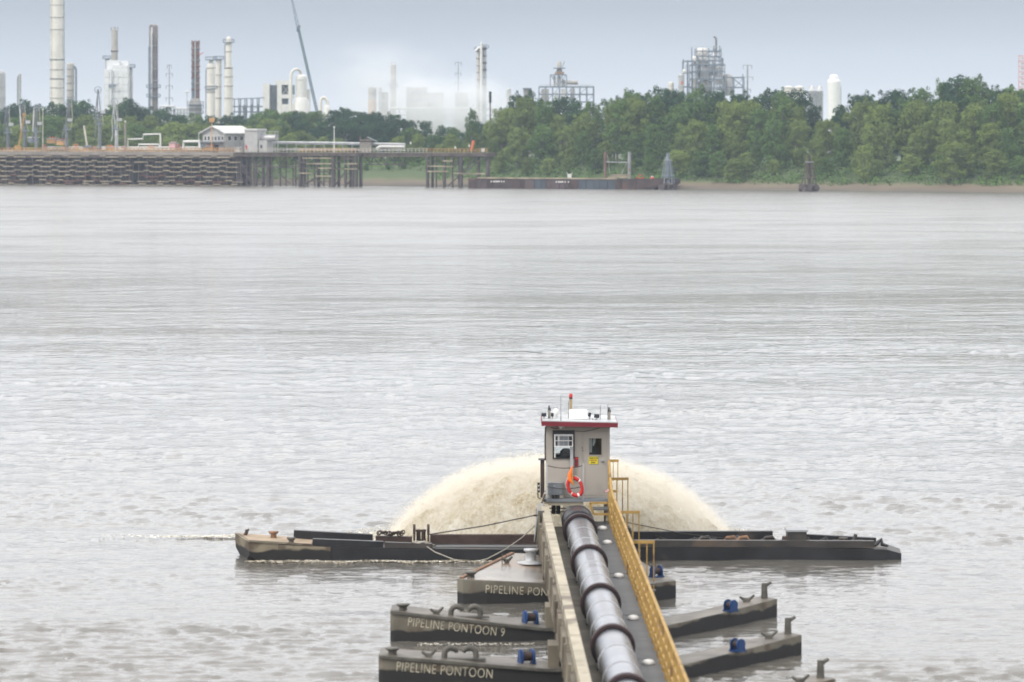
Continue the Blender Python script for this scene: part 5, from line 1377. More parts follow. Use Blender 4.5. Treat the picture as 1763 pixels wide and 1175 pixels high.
# outboard landings at each pontoon: a yellow cross rail with slim posts
for y, zt_, w_ in ((120.5, 2.62, .62), (113.4, 2.25, .66), (105.0, 2.25, .7)):
    x0 = RX(y) + .06
    g = MB().bar((x0, y, zt_), (x0 + w_, y, zt_), .05, .085).build('landing_rail', m_yellow, wk)
    for k in (.38, .68, .96): MB().bar((x0 + w_ * k, y, zt_), (x0 + w_ * k, y + .02, .75), .035).build('landing_post', m_yellow, g)
    for s_ in range(4): MB().box((x0 + w_ * .5, y - .5 - s_ * .06, .55 + s_ * .2), (w_, .25, .03)).build('stair_tread', m_walk, g)
y = 119.8
for zt_, xw in ((3.27, .27), (2.28, .22)):
    g = MB().bar((RX(y), y, zt_), (RX(y) + xw + .06, y, zt_), .05, .085).build('landing_rail', m_yellow, wk)
    if zt_ > 3:
        for k in (.15, .3): MB().bar((RX(y) + k, y, zt_), (RX(y) + k, y, 2.62), .025).build('landing_post', m_yellow, g)
# yellow bow gate in front of the cabin, over the pipe
gt = MB().bar((2.50, 118.6, 2.02), (3.1, 118.6, 2.02), .05, .07).build('step_frame', m_yellow, wk)
MB().bar((2.50, 118.6, 2.02), (2.62, 118.6, 1.66), .05, .07).bar((2.62, 118.6, 1.66), (3.12, 118.6, 1.66), .05, .07).build('step_rail', m_yellow, gt)
MB().span(2.55, 3.1, 118.65, 119.4, 1.78, 1.82).build('step_plate', m_walk, gt)

# hoses hanging at the left of the cabin
hs = thing('hose_bundle', 'bundle of grey hoses looped over the cream beam beside the cabin', 'hose', (.9, 118, 1.9))
for k in range(7):
    x = .84 + k * .028; d = random.uniform(0, .2)
    pts = []
    for i in range(13):
        t = i / 12; pts.append((x - .12 * math.sin(math.pi * t), 118.9 - 2.2 * t, 1.98 - (1.0 + d) * math.sin(math.pi * t)))
    MB().tube(pts, .022, 6).build('hose', m_rope if k % 3 else m_greysteel, hs)

# ------------------------------------------------------------------ lettering
def lettering(txt, size, mat_, parent, loc, tilt=0.0, sxx=1.0, nm='lettering', space=1.1, ext=0.003):
    cu = bpy.data.curves.new('lettering', 'FONT')
    cu.body, cu.size, cu.extrude, cu.space_character = txt, size, ext, space
    cu.offset = -0.012 * size
    tmp = bpy.data.objects.new('lettering', cu); COL.objects.link(tmp)
    bpy.context.view_layer.update()
    me = bpy.data.meshes.new_from_object(tmp.evaluated_get(bpy.context.evaluated_depsgraph_get()))
    bpy.data.objects.remove(tmp)
    me.materials.clear(); me.materials.append(mat_)
    me.transform(Matrix.Rotation(tilt, 4, 'Y') @ Matrix.Rotation(R(90), 4, 'X') @ Matrix.Diagonal((sxx, 1, 1, 1)))
    me.name = nm
    return share(nm, me, parent, loc)

# ------------------------------------------------------------------ pontoons that carry the pipeline
def loft(secs, zb, mat_, nm, parent):           # secs: (xf, yf, xb, yb, ztop)
    v = []
    for xf, yf, xb, yb, zt_ in secs: v += [(xf, yf, zb), (xf, yf, zt_), (xb, yb, zt_), (xb, yb, zb)]
    f = [(0, 1, 2, 3)]
    for i in range(len(secs) - 1):
        o = i * 4
        for k in range(4): f.append((o + k, o + 4 + k, o + 4 + (k + 1) % 4, o + (k + 1) % 4))
    o = (len(secs) - 1) * 4; f.append((o + 3, o + 2, o + 1, o))
    return MB().add(v, f).build(nm, mat_, parent)
def deck(secs, mat_, parent, ins=.05):
    v = []
    for xf, yf, xb, yb, zt_ in secs:
        d = Vector((xb - xf, yb - yf, 0)).normalized() * ins
        v += [(xf + d.x, yf + d.y, zt_ + .006), (xb - d.x, yb - d.y, zt_ + .006)]
    return MB().add(v, [(2 * i, 2 * i + 2, 2 * i + 3, 2 * i + 1) for i in range(len(secs) - 1)]).build('deck', mat_, parent)
def mushroom(x, y, z, r, mat_, parent, nm='mushroom_bollard', h=None):
    h = h or r * 1.1
    return MB().lathe([(r * .62, 0), (r * .55, h * .45), (r * .85, h * .72), (r, h * .86), (r * .98, h), (r * .3, h * 1.02)], (x, y, z - .01), 18).build(nm, mat_, parent)
def cleat(x, y, z, w_, parent, mat_):
    c = MB().box((x, y, z + .04), (w_ * .5, .14, .1))
    c.tube([(x - w_ * .5, y, z + .15), (x - w_ * .2, y, z + .08), (x + w_ * .2, y, z + .08), (x + w_ * .55, y, z + .2)], [.03, .05, .05, .035], 8)
    return c.build('cleat', mat_, parent)
def ram_horns(x, y, z, s_, parent, gap):        # two curved pipe bollards that lean towards each other
    for d in (-1, 1):
        pts = []
        for i in range(11):
            t = i / 10 * R(165)
            pts.append((x + d * (gap + .13 * s_ * 0 - .0) + d * -(.16 * s_) * (1 - math.cos(t)) * 1.0, y, z + .13 * s_ + .17 * s_ * math.sin(t)))
        pts = [(x + d * gap, y, z - .02)] + pts
        MB().tube(pts, [.075 * s_] * 9 + [.07 * s_, .06 * s_, .045 * s_], 10).build('horn_bollard', m_bol, parent)
    MB().bar((x - gap - .25, y, z + .02), (x + gap + .25, y, z + .02), .26, .05).build('bollard_base', m_bol, parent)
def winch(label, x, y, z, s_=1.0, rz=0.0):
    t = thing('blue_winch', label, 'winch', (x, y, z), 'blue deck winches on the pontoons')
    def q(a, b, c): return (x + (a * math.cos(rz) - b * math.sin(rz)) * s_, y + (a * math.sin(rz) + b * math.cos(rz)) * s_, z + c * s_)
    MB().cyl(q(-.2, 0, .36), q(.2, 0, .36), .17 * s_, None, 14).build('drum', m_brownst, t)
    for a in (-.24, .24):
        MB().cyl(q(a - .03, 0, .36), q(a + .03, 0, .36), .31 * s_, None, 18).build('drum_flange', m_blue, t)
        MB().prism([q(a * 1.2 - .03, -.3, 0), q(a * 1.2 + .03, -.3, 0), q(a * 1.2 + .03, .3, 0), q(a * 1.2 - .03, .3, 0)], [q(a * 1.2 - .03, -.12, .62), q(a * 1.2 + .03, -.12, .62), q(a * 1.2 + .03, .12, .62), q(a * 1.2 - .03, .12, .62)]).build('side_frame', m_blue, t)
    MB().bar(q(-.36, 0, .03), q(.36, 0, .03), .6 * s_, .06 * s_).build('base', m_blue, t)
    for k in range(3): MB().torus(Vector(q(-.1 + k * .1, 0, .36)), .18 * s_, .022 * s_, 'Y', 12, 5).build('wire_wrap', m_cable, t)
    return t
m_deckmud = M('muddy_pontoon_deck', (0.12, 0.105, 0.085), 0.5, var=0.4, scale=1.2, rust=(0.07, 0.055, 0.045), ramt=0.35, rscale=0.9)
def pontoon(label, Y0, XL, zl, XR, txt, tx, size, dash):
    t = thing('pipeline_pontoon', label, 'pontoon', (1.5, Y0, 0), 'pontoons under the pipeline')
    secs = [(XL, Y0 + .04, XL + .02, Y0 + 1.35, zl), (XL + .1, Y0, XL + .1, Y0 + 1.4, zl), (.9, Y0, .9, Y0 + 1.5, .36), (3.9, Y0, 3.6, Y0 + 1.5, .36), (5.8, Y0 + 2.7, 5.35, Y0 + 3.6, .40), (XR, Y0 + 5.2, XR - .4, Y0 + 5.9, .52)]
    loft(secs, -.5, m_pont, 'hull', t)
    deck(secs, m_deckmud, t)
    sl_ = math.atan2(zl - .36, .9 - XL)
    MB().bar((XL + .02, Y0 - .03, zl - .03), (.9, Y0 - .03, .36 - .03), .06, .07).build('rubbing_strake', m_bol, t)
    MB().bar((.9, Y0 - .03, .33), (3.9, Y0 - .03, .33), .06, .07).build('rubbing_strake', m_bol, t)
    def zd(x): return zl + (.36 - zl) * max(0, (x - XL)) / (.9 - XL)
    lettering(txt, size, m_letter, t, (tx, Y0 - .008, zd(tx) - .10 - size * .72), sl_, .715)
    mushroom(XL + .34, Y0 + .35, zl, .19, m_bol, t, h=.16)
    cleat(XL + 1.25, Y0 + .35, zd(XL + 1.25), .34, t, m_bol)
    ram_horns(XL + 2.05, Y0 + .45, zd(XL + 2.05), 1.0, t, .40)
    cleat(XR - .9, Y0 + 4.8, .48, .4, t, m_bol)
    MB().cyl((XR - .35, Y0 + 5.4, .45), (XR - .35, Y0 + 5.4, .95), .1, .08, 10).build('mooring_post', m_bol, t)
    MB().cyl((XR - .35, Y0 + 5.4, .86), (XR - .15, Y0 + 5.4, .98), .06, .04, 8).build('post_horn', m_bol, t)
    for xx in (1.05, 3.3): MB().box((xx, Y0 + .9, .62), (.28, 1.1, .56)).build('pipe_support', m_creamdk, t)
    return t, zd
pontoon('dark pontoon lettered PIPELINE PONTOON 9, middle one of the three at left', 100.7, -3.32, .84, 7.6, 'PIPELINE PONTOON 9', -2.86, .345, 0)
pontoon('nearest lettered pontoon, at the bottom edge of the picture', 93.0, -3.36, .70, 7.7, 'PIPELINE PONTOON', -2.93, .345, 0)
pontoon('lowest pontoon, of which only the mooring post at bottom right shows', 85.0, -3.4, .66, 7.9, 'PIPELINE PONTOON', -2.9, .345, 0)
winch('blue winch between the two farther lettered pontoons, left of the pipe', .50, 101.4, .36, .62, R(20))
winch('blue winch on the nearest lettered pontoon, left of the pipe', .37, 93.7, .36, .62, R(20))
winch('blue winch at right of the pipe on the middle pontoon arm', 6.15, 103.9, .42, .5, R(-50))
winch('blue winch cut by the bottom edge right of the yellow railing', 5.85, 95.8, .42, .5, R(-50))
# the farthest pontoon has a broad wet deck
t = thing('pipeline_pontoon', 'farthest lettered pontoon with a broad wet deck, beside the black barge', 'pontoon', (1.5, 109, 0), 'pontoons under the pipeline')
secs = [(-1.62, 109.3, -.05, 116, .70), (-1.45, 109.0, .1, 116.05, .70), (-.75, 108.92, .5, 116.05, .68), (1.2, 109, 1.2, 116.1, .58), (3.7, 109.3, 3.6, 116.1, .50), (4.9, 110.4, 4.0, 115.6, .50)]
loft(secs, -.5, m_pont, 'hull', t); deck(secs[:4], m_deckwet, t, .08); deck(secs[3:], m_deckmud, t, .08)
MB().bar((-1.5, 109.3, .72), (.02, 115.9, .72), .12, .05).build('gunwale_strip', m_rustbol, t)
lettering('PIPELINE PONTOON', .345, m_letter, t, (-.80, 108.88, .33), math.atan2(.1, 1.95), .80)
mushroom(-1.22, 109.6, .70, .19, m_bol, t, h=.18)
MB().lathe([(.42, 0), (.42, .03), (.2, .06), (.16, .1), (.16, .36), (.22, .38), (.22, .44), (.02, .45)], (.58, 113.6, .66), 18).build('deck_bollard', m_lgrey, t)
cleat(-.16, 113.4, .69, .3, t, m_bol)
for dx in (-.1, .02): MB().bar((-.2 + dx, 113.3, .7), (-.2 + dx, 113.3, 1.0), .03).build('cleat_pin', m_bol, t)
for xx in (1.05, 3.3): MB().box((xx, 111, .8), (.28, 2.4, .36)).build('pipe_support', m_creamdk, t)
winch('blue winch by the right corner of the broad wet deck', 4.35, 111.3, .51, .52, R(30))

# ------------------------------------------------------------------ black barge across the end of the line
bz = thing('spud_barge', 'long low black barge with a worn tan raked bow, lying across behind the pontoons', 'barge', (1.8, 121, 0))
near = [(-8.58, 120.2, .60), (-8.55, 120.2, .16), (-8.78, 120.75, -.15)]
secs = [(-7.6, 120.2, -7.6, 122.2, .52), (-5.0, 120.2, -5.0, 122.2, .40), (0, 120.2, 0, 122.2, .34), (3.4, 120.2, 3.4, 122.2, .42), (9, 120.2, 9, 122.2, .42), (12.2, 120.2, 12.3, 122.2, .34), (12.7, 120.5, 12.8, 122.0, .18)]
loft(secs, -.6, m_black, 'hull', bz)
bow = MB().add([(-8.58, 120.2, .60), (-8.55, 120.2, .17), (-8.72, 120.9, -.12), (-8.9, 121.6, -.1), (-9.13, 122.1, .22), (-9.17, 122.2, .68),
                (-7.6, 120.2, .52), (-7.6, 120.2, -.12), (-7.6, 122.2, -.12), (-7.6, 122.2, .56), (-8.2, 120.22, -.12)],
               [(0, 1, 2, 3, 4, 5), (0, 6, 7, 10, 1), (1, 10, 2), (0, 5, 9, 6), (5, 4, 8, 9), (4, 3, 8), (2, 10, 7, 8, 3), (6, 9, 8, 7)])
bow.build('raked_bow', m_bargehull, bz)
MB().add([(-7.59, 120.16, .50), (-5.9, 120.16, .43), (-5.9, 120.16, -.1), (-7.59, 120.16, -.1), (-7.59, 120.19, .50), (-5.9, 120.19, .43), (-5.9, 120.19, -.1), (-7.59, 120.19, -.1)], [(0, 3, 2, 1), (0, 1, 5, 4), (1, 2, 6, 5), (2, 3, 7, 6), (3, 0, 4, 7), (4, 5, 6, 7)]).build('shell_plate', m_bargehull, bz)
deck(secs, m_deckdk, bz)
MB().add([(-8.5, 120.28, .605), (-6.55, 120.28, .49), (-6.55, 122.1, .50), (-9.05, 122.12, .685)], [(0, 1, 2, 3)]).build('bow_deck', M('tan_bow_deck', (.30, .23, .16), .75, var=.25, scale=1.2, rust=(.14, .10, .075), ramt=.3), bz)
MB().bar((-8.55, 120.2, .63), (-6.5, 120.2, .50), .08, .06).build('gunwale', m_creamdk, bz)
for k, (x0, x1, z0, z1, y, h_, mt) in enumerate(((-6.5, -4.2, .56, .47, 120.45, .24, m_black), (-4.15, -2.6, .47, .42, 120.45, .2, m_deckdk), (-7.2, -4.6, .66, .52, 121.95, .28, m_black), (-4.5, -3.3, .50, .47, 121.95, .22, m_brownst), (-2.7, 1.0, .50, .50, 121.95, .3, m_brownst), (3.4, 8.6, .60, .62, 121.95, .3, m_black), (3.6, 11.8, .53, .50, 120.45, .22, m_deckdk), (9.7, 12.0, .54, .42, 121.9, .26, m_black))):
    MB().bar((x0, y, z0), (x1, y, z1), .28, h_).build('deck_timber', mt, bz)
MB().bar((-2.5, 120.8, .37), (3, 120.8, .37), .5, .06).build('deck_plate', m_walk, bz)
mushroom(-7.85, 121.6, .60, .17, m_rustbol, bz, h=.2); mushroom(-7.2, 120.5, .52, .15, m_bol, bz, h=.2)
MB().cyl((-8.8, 121.7, .62), (-8.72, 121.7, .82), .07, .05, 8).cyl((-8.78, 121.7, .78), (-8.66, 121.7, .84), .05, .03, 8).build('mooring_bitt', m_brownst, bz)
ft = thing('roller_fairlead', 'rusty brown double roller fairlead standing on the black barge', 'fairlead', (-2.97, 121, .38))
for x in (-3.2, -2.74): MB().bar((x, 121.0, .36), (x, 121.0, .92), .06, .34).cyl((x - .04, 121, .92), (x + .04, 121, .92), .17, None, 12).build('side_plate', m_brownst, ft)
for x in (-3.06, -2.9): MB().lathe([(.05, 0), (.10, .04), (.07, .2), (.07, .4), (.1, .48), (.05, .5)], (x, 121, .42), 12).build('roller', m_brownst, ft)
MB().bar((-3.3, 121, .39), (-2.6, 121, .39), .5, .08).build('base_plate', m_brownst, ft)
rc = thing('rope_pile', 'pile of grey rope heaped at the foot of the roller fairlead', 'rope', (-3.0, 120.5, .45))
pts = [(-3.0 + .55 * math.sin(k * 1.3) * (1 - k / 60), 120.5 + .16 * math.cos(k * 1.7), .44 + .12 * (k / 40) + .03 * math.sin(k * 2.1)) for k in range(42)]
MB().tube(pts, .026, 6).build('rope', m_rope, rc)
ch = thing('chain_heap', 'low dark heap of chain lying on the barge left of the fairlead', 'chain', (-4.0, 121.6, .6))
c_ = MB()
for k in range(26): c_.torus((-4.0 + random.uniform(-.45, .45), 121.85 + random.uniform(-.1, .1), .66 + random.uniform(0, .1)), .06, .02, random.choice('YZ'), 10, 5, tilt=random.uniform(0, 3))
c_.build('chain_link', m_brownst, ch)
wr = thing('mooring_wire', 'taut dark wire from the roller fairlead up to the walkway', 'wire', (-.9, 120, .9))
MB().tube([(-2.72, 120.9, .76), (-.9, 119.6, 1.18), (.72, 118.2, 1.66)], .022, 6).build('wire', m_cable, wr)
MB().bar((.7, 118.2, 1.66), (.95, 118.2, 1.66), .1, .06).bar((.82, 118.2, 1.66), (.86, 118.2, 1.3), .05).build('wire_anchor', m_brownst, wr)
wr = thing('slack_rope', 'slack rope sagging from the fairlead into the water and up to the walkway', 'rope', (-1, 120, .2))
MB().tube([(-2.9, 120.45, .5), (-2.5, 120.05, .28), (-1.9, 119.9, .06), (-1.3, 119.8, -.03), (-.8, 119.7, .1), (-.2, 119.4, .45), (.3, 119, .85), (.75, 118.6, 1.3)], .02, 6).build('rope', m_rope, wr)
rnd = random.Random(3)
for k in range(26):                             # rough gear heaped along the right arm of the barge
    x = rnd.uniform(3.6, 12.0); y = rnd.uniform(120.35, 121.9); z = .42 if x < 9 else .38
    q = [(x + rnd.uniform(-.12, .12) + i * rnd.uniform(.08, .16), y + rnd.uniform(-.1, .1), z + .02 + rnd.uniform(0, .20) * math.sin(math.pi * i / 4)) for i in range(5)]
    MB().tube(q, [.04, .07, .08, .07, .04], 6).build('deck_gear', rnd.choice((m_black, m_deckdk, m_black, m_brownst)), bz)
t = thing('winch_house', 'blurred dark box standing on the right half of the barge', 'winch house', (9.3, 121, .36))
MB().span(9.0, 9.62, 120.6, 121.4, .36, .88).build('body', m_deckdk, t); MB().span(8.96, 9.66, 120.55, 121.45, .88, .94).build('lid', m_greysteel, t)
MB().cyl((8.85, 121, .56), (9.0, 121, .56), .14, None, 12).build('drum_end', m_brownst, t)
for k in range(6):
    x = 6.1 + k * .42
    if k in (0, 2, 3, 5): MB().tube([(x, 120.9, .50), (x + .1, 120.8, .66), (x + .3, 120.9, .68), (x + .4, 121, .52)], .07, 6).build('chain_lump', m_rustbol if k in (2, 3) else m_deckdk, bz)
MB().cyl((11.2, 121.4, .36), (11.3, 121.4, .72), .08, .06, 8).build('mooring_post', m_deckdk, bz)
MB().cyl((10.9, 121.6, .4), (10.9, 121.6, .58), .12, .16, 10).build('mushroom_bollard', m_deckdk, bz)
MB().tube([(RX(118) + .3, 118, 1.5), (5.5, 119.5, .95), (7.6, 121, .55)], .014, 5).build('stay_wire', m_cable, bz)

# ------------------------------------------------------------------ control cabin
YF_ = 120.0
def cx(px): return XP(px, YF_)
def cz(py): return ZP(py, YF_)
cb = thing('control_cabin', 'beige control cabin with maroon roof edge standing over the pipe end', 'cabin', (cx(995), 121.1, cz(857)))
x0, x1, zb, zt_ = cx(940.5), cx(1050), cz(857), cz(733)
yb_ = 122.3
def cb_box(px0, px1, py0, py1, ya, yb, mt, nm, parent=None): return MB().span(cx(px0), cx(px1), ya, yb, cz(py1), cz(py0)).build(nm, mt, parent or cb)
wl_ = MB()
def sp(px0, px1, py0, py1, ya=YF_, yb=YF_ + .06): wl_.span(cx(px0), cx(px1), ya, yb, cz(py1), cz(py0))
sp(940.5, 953, 733, 857); sp(988, 1007.4, 733, 857); sp(1045.2, 1050, 733, 857); sp(953, 988, 733, 742.5); sp(953, 988, 789, 857); sp(1007.4, 1045.2, 733, 743); sp(1007.4, 1045.2, 853.5, 857)
wl_.build('front_wall', m_wall, cb)
MB().span(x0, x0 + .06, YF_ + .061, yb_, zb, zt_).build('side_wall', m_wall, cb)
MB().span(x1 - .06, x1, YF_ + .061, yb_, zb, zt_).build('side_wall', m_wall, cb)
bw = MB(); bw.span(x0, x1, yb_, yb_ + .06, zb, cz(800)); bw.span(x0, x1, yb_, yb_ + .06, cz(742), zt_); bw.span(x0, cx(947), yb_, yb_ + .06, cz(800), cz(742)); bw.span(cx(996), x1, yb_, yb_ + .06, cz(800), cz(742))
bw.build('back_wall', m_wall, cb)
MB().span(x0, x1, YF_ + .06, yb_, zb, zb + .04).build('floor', m_frame, cb)
MB().span(x0 + .07, x1 - .07, YF_ + .3, yb_ - .07, zt_ - .05, zt_ - .01).build('ceiling_lining', m_frame, cb)
# wall battens
for px in (1001.5, 1004.0): cb_box(px, px + .7, 741, 856, YF_ - .012, YF_, m_wallr, 'batten')
cb_box(941, 1049.5, 733.5, 740, YF_ - .02, YF_ - .001, m_wall, 'head_trim')
cb_box(949, 1050, 851.5, 853, YF_ - .014, YF_ - .001, m_wallr, 'sill_trim')
# roof
rf = MB(); ry = 0.021
rf.box(((cx(932) + cx(1063)) / 2, 120.9, cz(729)), (cx(1063) - cx(932), 2.9, .145), 0, 0, ry); rf.build('roof', m_maroon, cb)
MB().box(((cx(932) + cx(1063)) / 2, 120.9, cz(729) + .085), (cx(1063) - cx(932) - .06, 2.84, .03), 0, 0, ry).build('roof_deck', m_lgrey, cb)
# window with air conditioner
m_glass = bpy.data.materials.new('cabin_window_glass'); m_glass.use_nodes = True
n, l = m_glass.node_tree.nodes, m_glass.node_tree.links
n.remove(n['Principled BSDF'])
tr_ = n.new('ShaderNodeBsdfTransparent'); gl_ = n.new('ShaderNodeBsdfGlossy'); gl_.inputs['Roughness'].default_value = .03
fr = n.new('ShaderNodeFresnel'); fr.inputs[0].default_value = 1.5; mx = n.new('ShaderNodeMixShader')
tr_.inputs[0].default_value = (.85, .88, .88, 1)
l.new(fr.outputs[0], mx.inputs[0]); l.new(tr_.outputs[0], mx.inputs[1]); l.new(gl_.outputs[0], mx.inputs[2]); l.new(mx.outputs[0], n['Material Output'].inputs['Surface'])
wf = MB()
for a in ((951.5, 954.2, 741, 790.5), (986.4, 989.3, 741, 790.5), (954.2, 986.4, 741, 748), (954.2, 986.4, 788.6, 790.5)): wf.span(cx(a[0]), cx(a[1]), YF_ - .035, YF_ + .05, cz(a[3]), cz(a[2]))
wf = wf.build('window', m_frame, cb)
MB().span(cx(954.2), cx(986.4), YF_ + .02, YF_ + .03, cz(788.6), cz(768.5)).build('pane', m_glass, wf)
ac = MB().span(cx(955.5), cx(985.5), YF_ - .22, YF_ + .25, cz(767.2), cz(750)).build('air_conditioner', m_lgrey, cb)
for a in ((954.6, 986.3, 748.8, 750), (954.6, 986.3, 757.6, 758.6), (954.6, 986.3, 767.2, 768.4), (954.6, 956, 750, 767.2), (985, 986.3, 750, 767.2)): cb_box(*a, YF_ - .26, YF_ - .221, m_whitep, 'grille_bar', ac)
for a in ((956.4, 959.6), (979.6, 984.6)):
    cb_box(*a, 750.4, 757.3, YF_ - .235, YF_ - .221, m_frame, 'louvre_panel', ac); cb_box(*a, 759, 766.8, YF_ - .235, YF_ - .221, m_frame, 'louvre_panel', ac)
for a in ((963.4, 970.3), (970.9, 977.6)):
    cb_box(*a, 750.4, 757.3, YF_ - .235, YF_ - .221, m_cabgrey, 'coil_panel', ac); cb_box(*a, 759, 766.8, YF_ - .235, YF_ - .221, m_cabgrey, 'coil_panel', ac)
cb_box(961, 962.8, 750.4, 758, YF_ - .236, YF_ - .221, m_whitep, 'vent_strip', ac)
cb_box(981.5, 986.8, 769.5, 824, YF_ - .10, YF_ - .02, m_lgrey, 'drain_duct')
# seat seen through the window
st = MB().lathe([(.20, 0), (.21, .16), (.19, .32), (.10, .40), (.02, .41)], (cx(975), YF_ + .75, cz(797)), 14).build('operator_seat', m_blackp, cb)
MB().cyl((cx(971), YF_ + .75, zb + .05), (cx(971), YF_ + .75, cz(796)), .05).build('seat_post', m_blackp, st)
MB().span(cx(957), cx(987), YF_ + .5, YF_ + 1.0, cz(793), cz(785)).build('console', m_blackp, cb)
# door
dr = MB()
for a in ((1007.6, 1014.5, 743.2, 853.3), (1035.8, 1045, 743.2, 853.3), (1014.5, 1035.8, 743.2, 755), (1014.5, 1035.8, 783.6, 853.3)): dr.span(cx(a[0]), cx(a[1]), YF_ + .005, YF_ + .045, cz(a[3]), cz(a[2]))
dr = dr.build('door', m_wallr, cb)
for a in ((1013, 1037, 753.6, 755), (1013, 1037, 783.6, 785.2), (1013, 1014.5, 755, 783.6), (1035.8, 1037.4, 755, 783.6)): cb_box(*a, YF_ - .02, YF_ + .004, m_wallr, 'window_trim', dr)
cb_box(1014.5, 1035.8, 755, 783.6, YF_ + .02, YF_ + .028, m_glass, 'door_pane', dr)
MB().add([(cx(1014.8), YF_ + .12, cz(780)), (cx(1019.2), YF_ + .12, cz(780)), (cx(1019.6), YF_ + .12, cz(755.3)), (cx(1014.8), YF_ + .12, cz(755.3))], [(0, 1, 2, 3)]).add([(cx(1020.6), YF_ + .14, cz(769)), (cx(1022.6), YF_ + .14, cz(768)), (cx(1025.2), YF_ + .14, cz(762)), (cx(1026), YF_ + .14, cz(755.3)), (cx(1021), YF_ + .14, cz(755.3))], [(0, 1, 2, 3, 4)]).build('curtain', m_whitep, dr)
MB().span(cx(1012), cx(1046), YF_ + .35, YF_ + .4, cz(856), cz(745)).build('dark_interior_sheet', m_blackp, cb)  # black sheet standing in for the dark interior behind the door pane
MB().lathe([(.03, 0), (.055, .02), (.055, .05), (.02, .07)], (cx(1037.3), YF_ - .02, cz(796)), 12).build('knob', m_greysteel, dr)
for py in (752, 790, 840): cb_box(1006.8, 1008.2, py - 3, py + 3, YF_ - .012, YF_ + .004, m_lgrey, 'hinge', dr)
sgn = cb_box(1013.8, 1029.4, 786.5, 799.2, YF_ - .012, YF_ + .003, m_sign, 'warning_sign', dr)
mk = MB(); mr_ = MB()
for row, (pyc, segs_) in enumerate(((789.0, (2.2, .8, 2.6, 0, 1.6, .9, 0, 2.0, 1.2)), (792.8, (1.2, 0, 2.4, 1.1, 1.6, 0, 1.2, 1.4)), (796.6, (1.8, .9, 2.2, 1.2)))):
    q = 1015.0 if row < 2 else 1017.6
    for s_ in segs_:
        if s_: (mr_ if row == 1 else mk).span(cx(q), cx(q + s_), YF_ - .0155, YF_ - .0125, cz(pyc + 1.05), cz(pyc - 1.0)); q += s_ + .35
        else: q += .7
mk.build('sign_print', m_signtx, sgn); mr_.build('sign_print', m_signrd, sgn)
cb_box(989.5, 995.5, 787, 803.5, YF_ - .03, YF_ - .001, m_maroon, 'red_notice')
cb_box(989.9, 995.1, 788.5, 791, YF_ - .034, YF_ - .0301, m_red, 'notice_band')
for px, py in ((1002, 770), (1002.8, 775)): cb_box(px, px + 1.0, py, py + 2.2, YF_ - .03, YF_ - .001, m_frame, 'latch')
# eaves fittings
for a in ((961.5, 972), (1036.5, 1047)): cb_box(a[0], a[1], 733.6, 735.2, YF_ - .24, YF_ - .10, m_whitep, 'eave_lamp')
MB().tube([(cx(948), YF_ - .05, cz(736)), (cx(956), YF_ - .05, cz(738.6)), (cx(962), YF_ - .05, cz(737))], .012, 5).build('lamp_cord', m_maroon, cb)
MB().tube([(cx(987), YF_ - .02, cz(742.5)), (cx(1005), YF_ - .03, cz(743.2)), (cx(1020), YF_ - .05, cz(740.5)), (cx(1030), YF_ - .12, cz(737)), (cx(1034), YF_ - .2, cz(733.5))], .008, 5).build('roof_cable', m_cable, cb)
# platform and rail in front of the cabin
MB().span(cx(938), cx(1049), 119.45, 122.5, cz(857) - .09, cz(857) - .004).build('platform', m_cabgrey, cb)
MB().span(cx(938), cx(1004), 119.5, 119.9, cz(868), cz(857) - .1).build('platform_beam', m_cream, cb)
for px in (941, 1003.5): MB().span(cx(px - 1), cx(px + 1.2), 119.55, 119.62, cz(862), cz(796)).build('rail_stanchion', m_lgrey, cb)
for py, sag in ((800, 4.5), (836, 4.0)): MB().tube([(cx(941 + 62.5 * k / 8), 119.58, cz(py + sag * math.sin(math.pi * k / 8) + .3 * k * 0)) for k in range(9)], .012, 5).build('rail_wire', m_cable, cb)
lk = cb_box(943.5, 968, 830.5, 851, 119.7, 119.98, m_cabgrey, 'locker'); cb_box(943.2, 968.3, 829.7, 830.5, 119.69, 119.98, m_lgrey, 'locker_lid', lk); cb_box(953, 956, 835, 836.2, 119.69, 119.70, m_lgrey, 'label_plate', lk)
for k, (a, b, c, d) in enumerate(((950, 954.5, 852, 856.4), (955.2, 960, 851.4, 856.4), (963, 970, 851.8, 856.4))): cb_box(a, b, c, d, 119.6 + k * .02, 119.85, m_blackp if k < 2 else m_wood, 'tool_box', cb)
for z_, xw in ((1.93, 1), ): pass
for px in (941, 1046): MB().span(cx(px) - .07, cx(px) + .07, 119.7, 122.2, .4, cz(857) - .1).build('support_leg', m_cream, cb)
for py in (868, 874, 880): MB().span(cx(945), cx(974), 119.8, 119.9, cz(py + 1.4), cz(py)).build('shelf_bar', m_creamdk, cb)
for px in (953, 961): MB().cyl((cx(px), 119.75, cz(884)), (cx(px), 119.75, cz(866)), .07, None, 10).build('hydraulic_hose', m_blackp, cb)
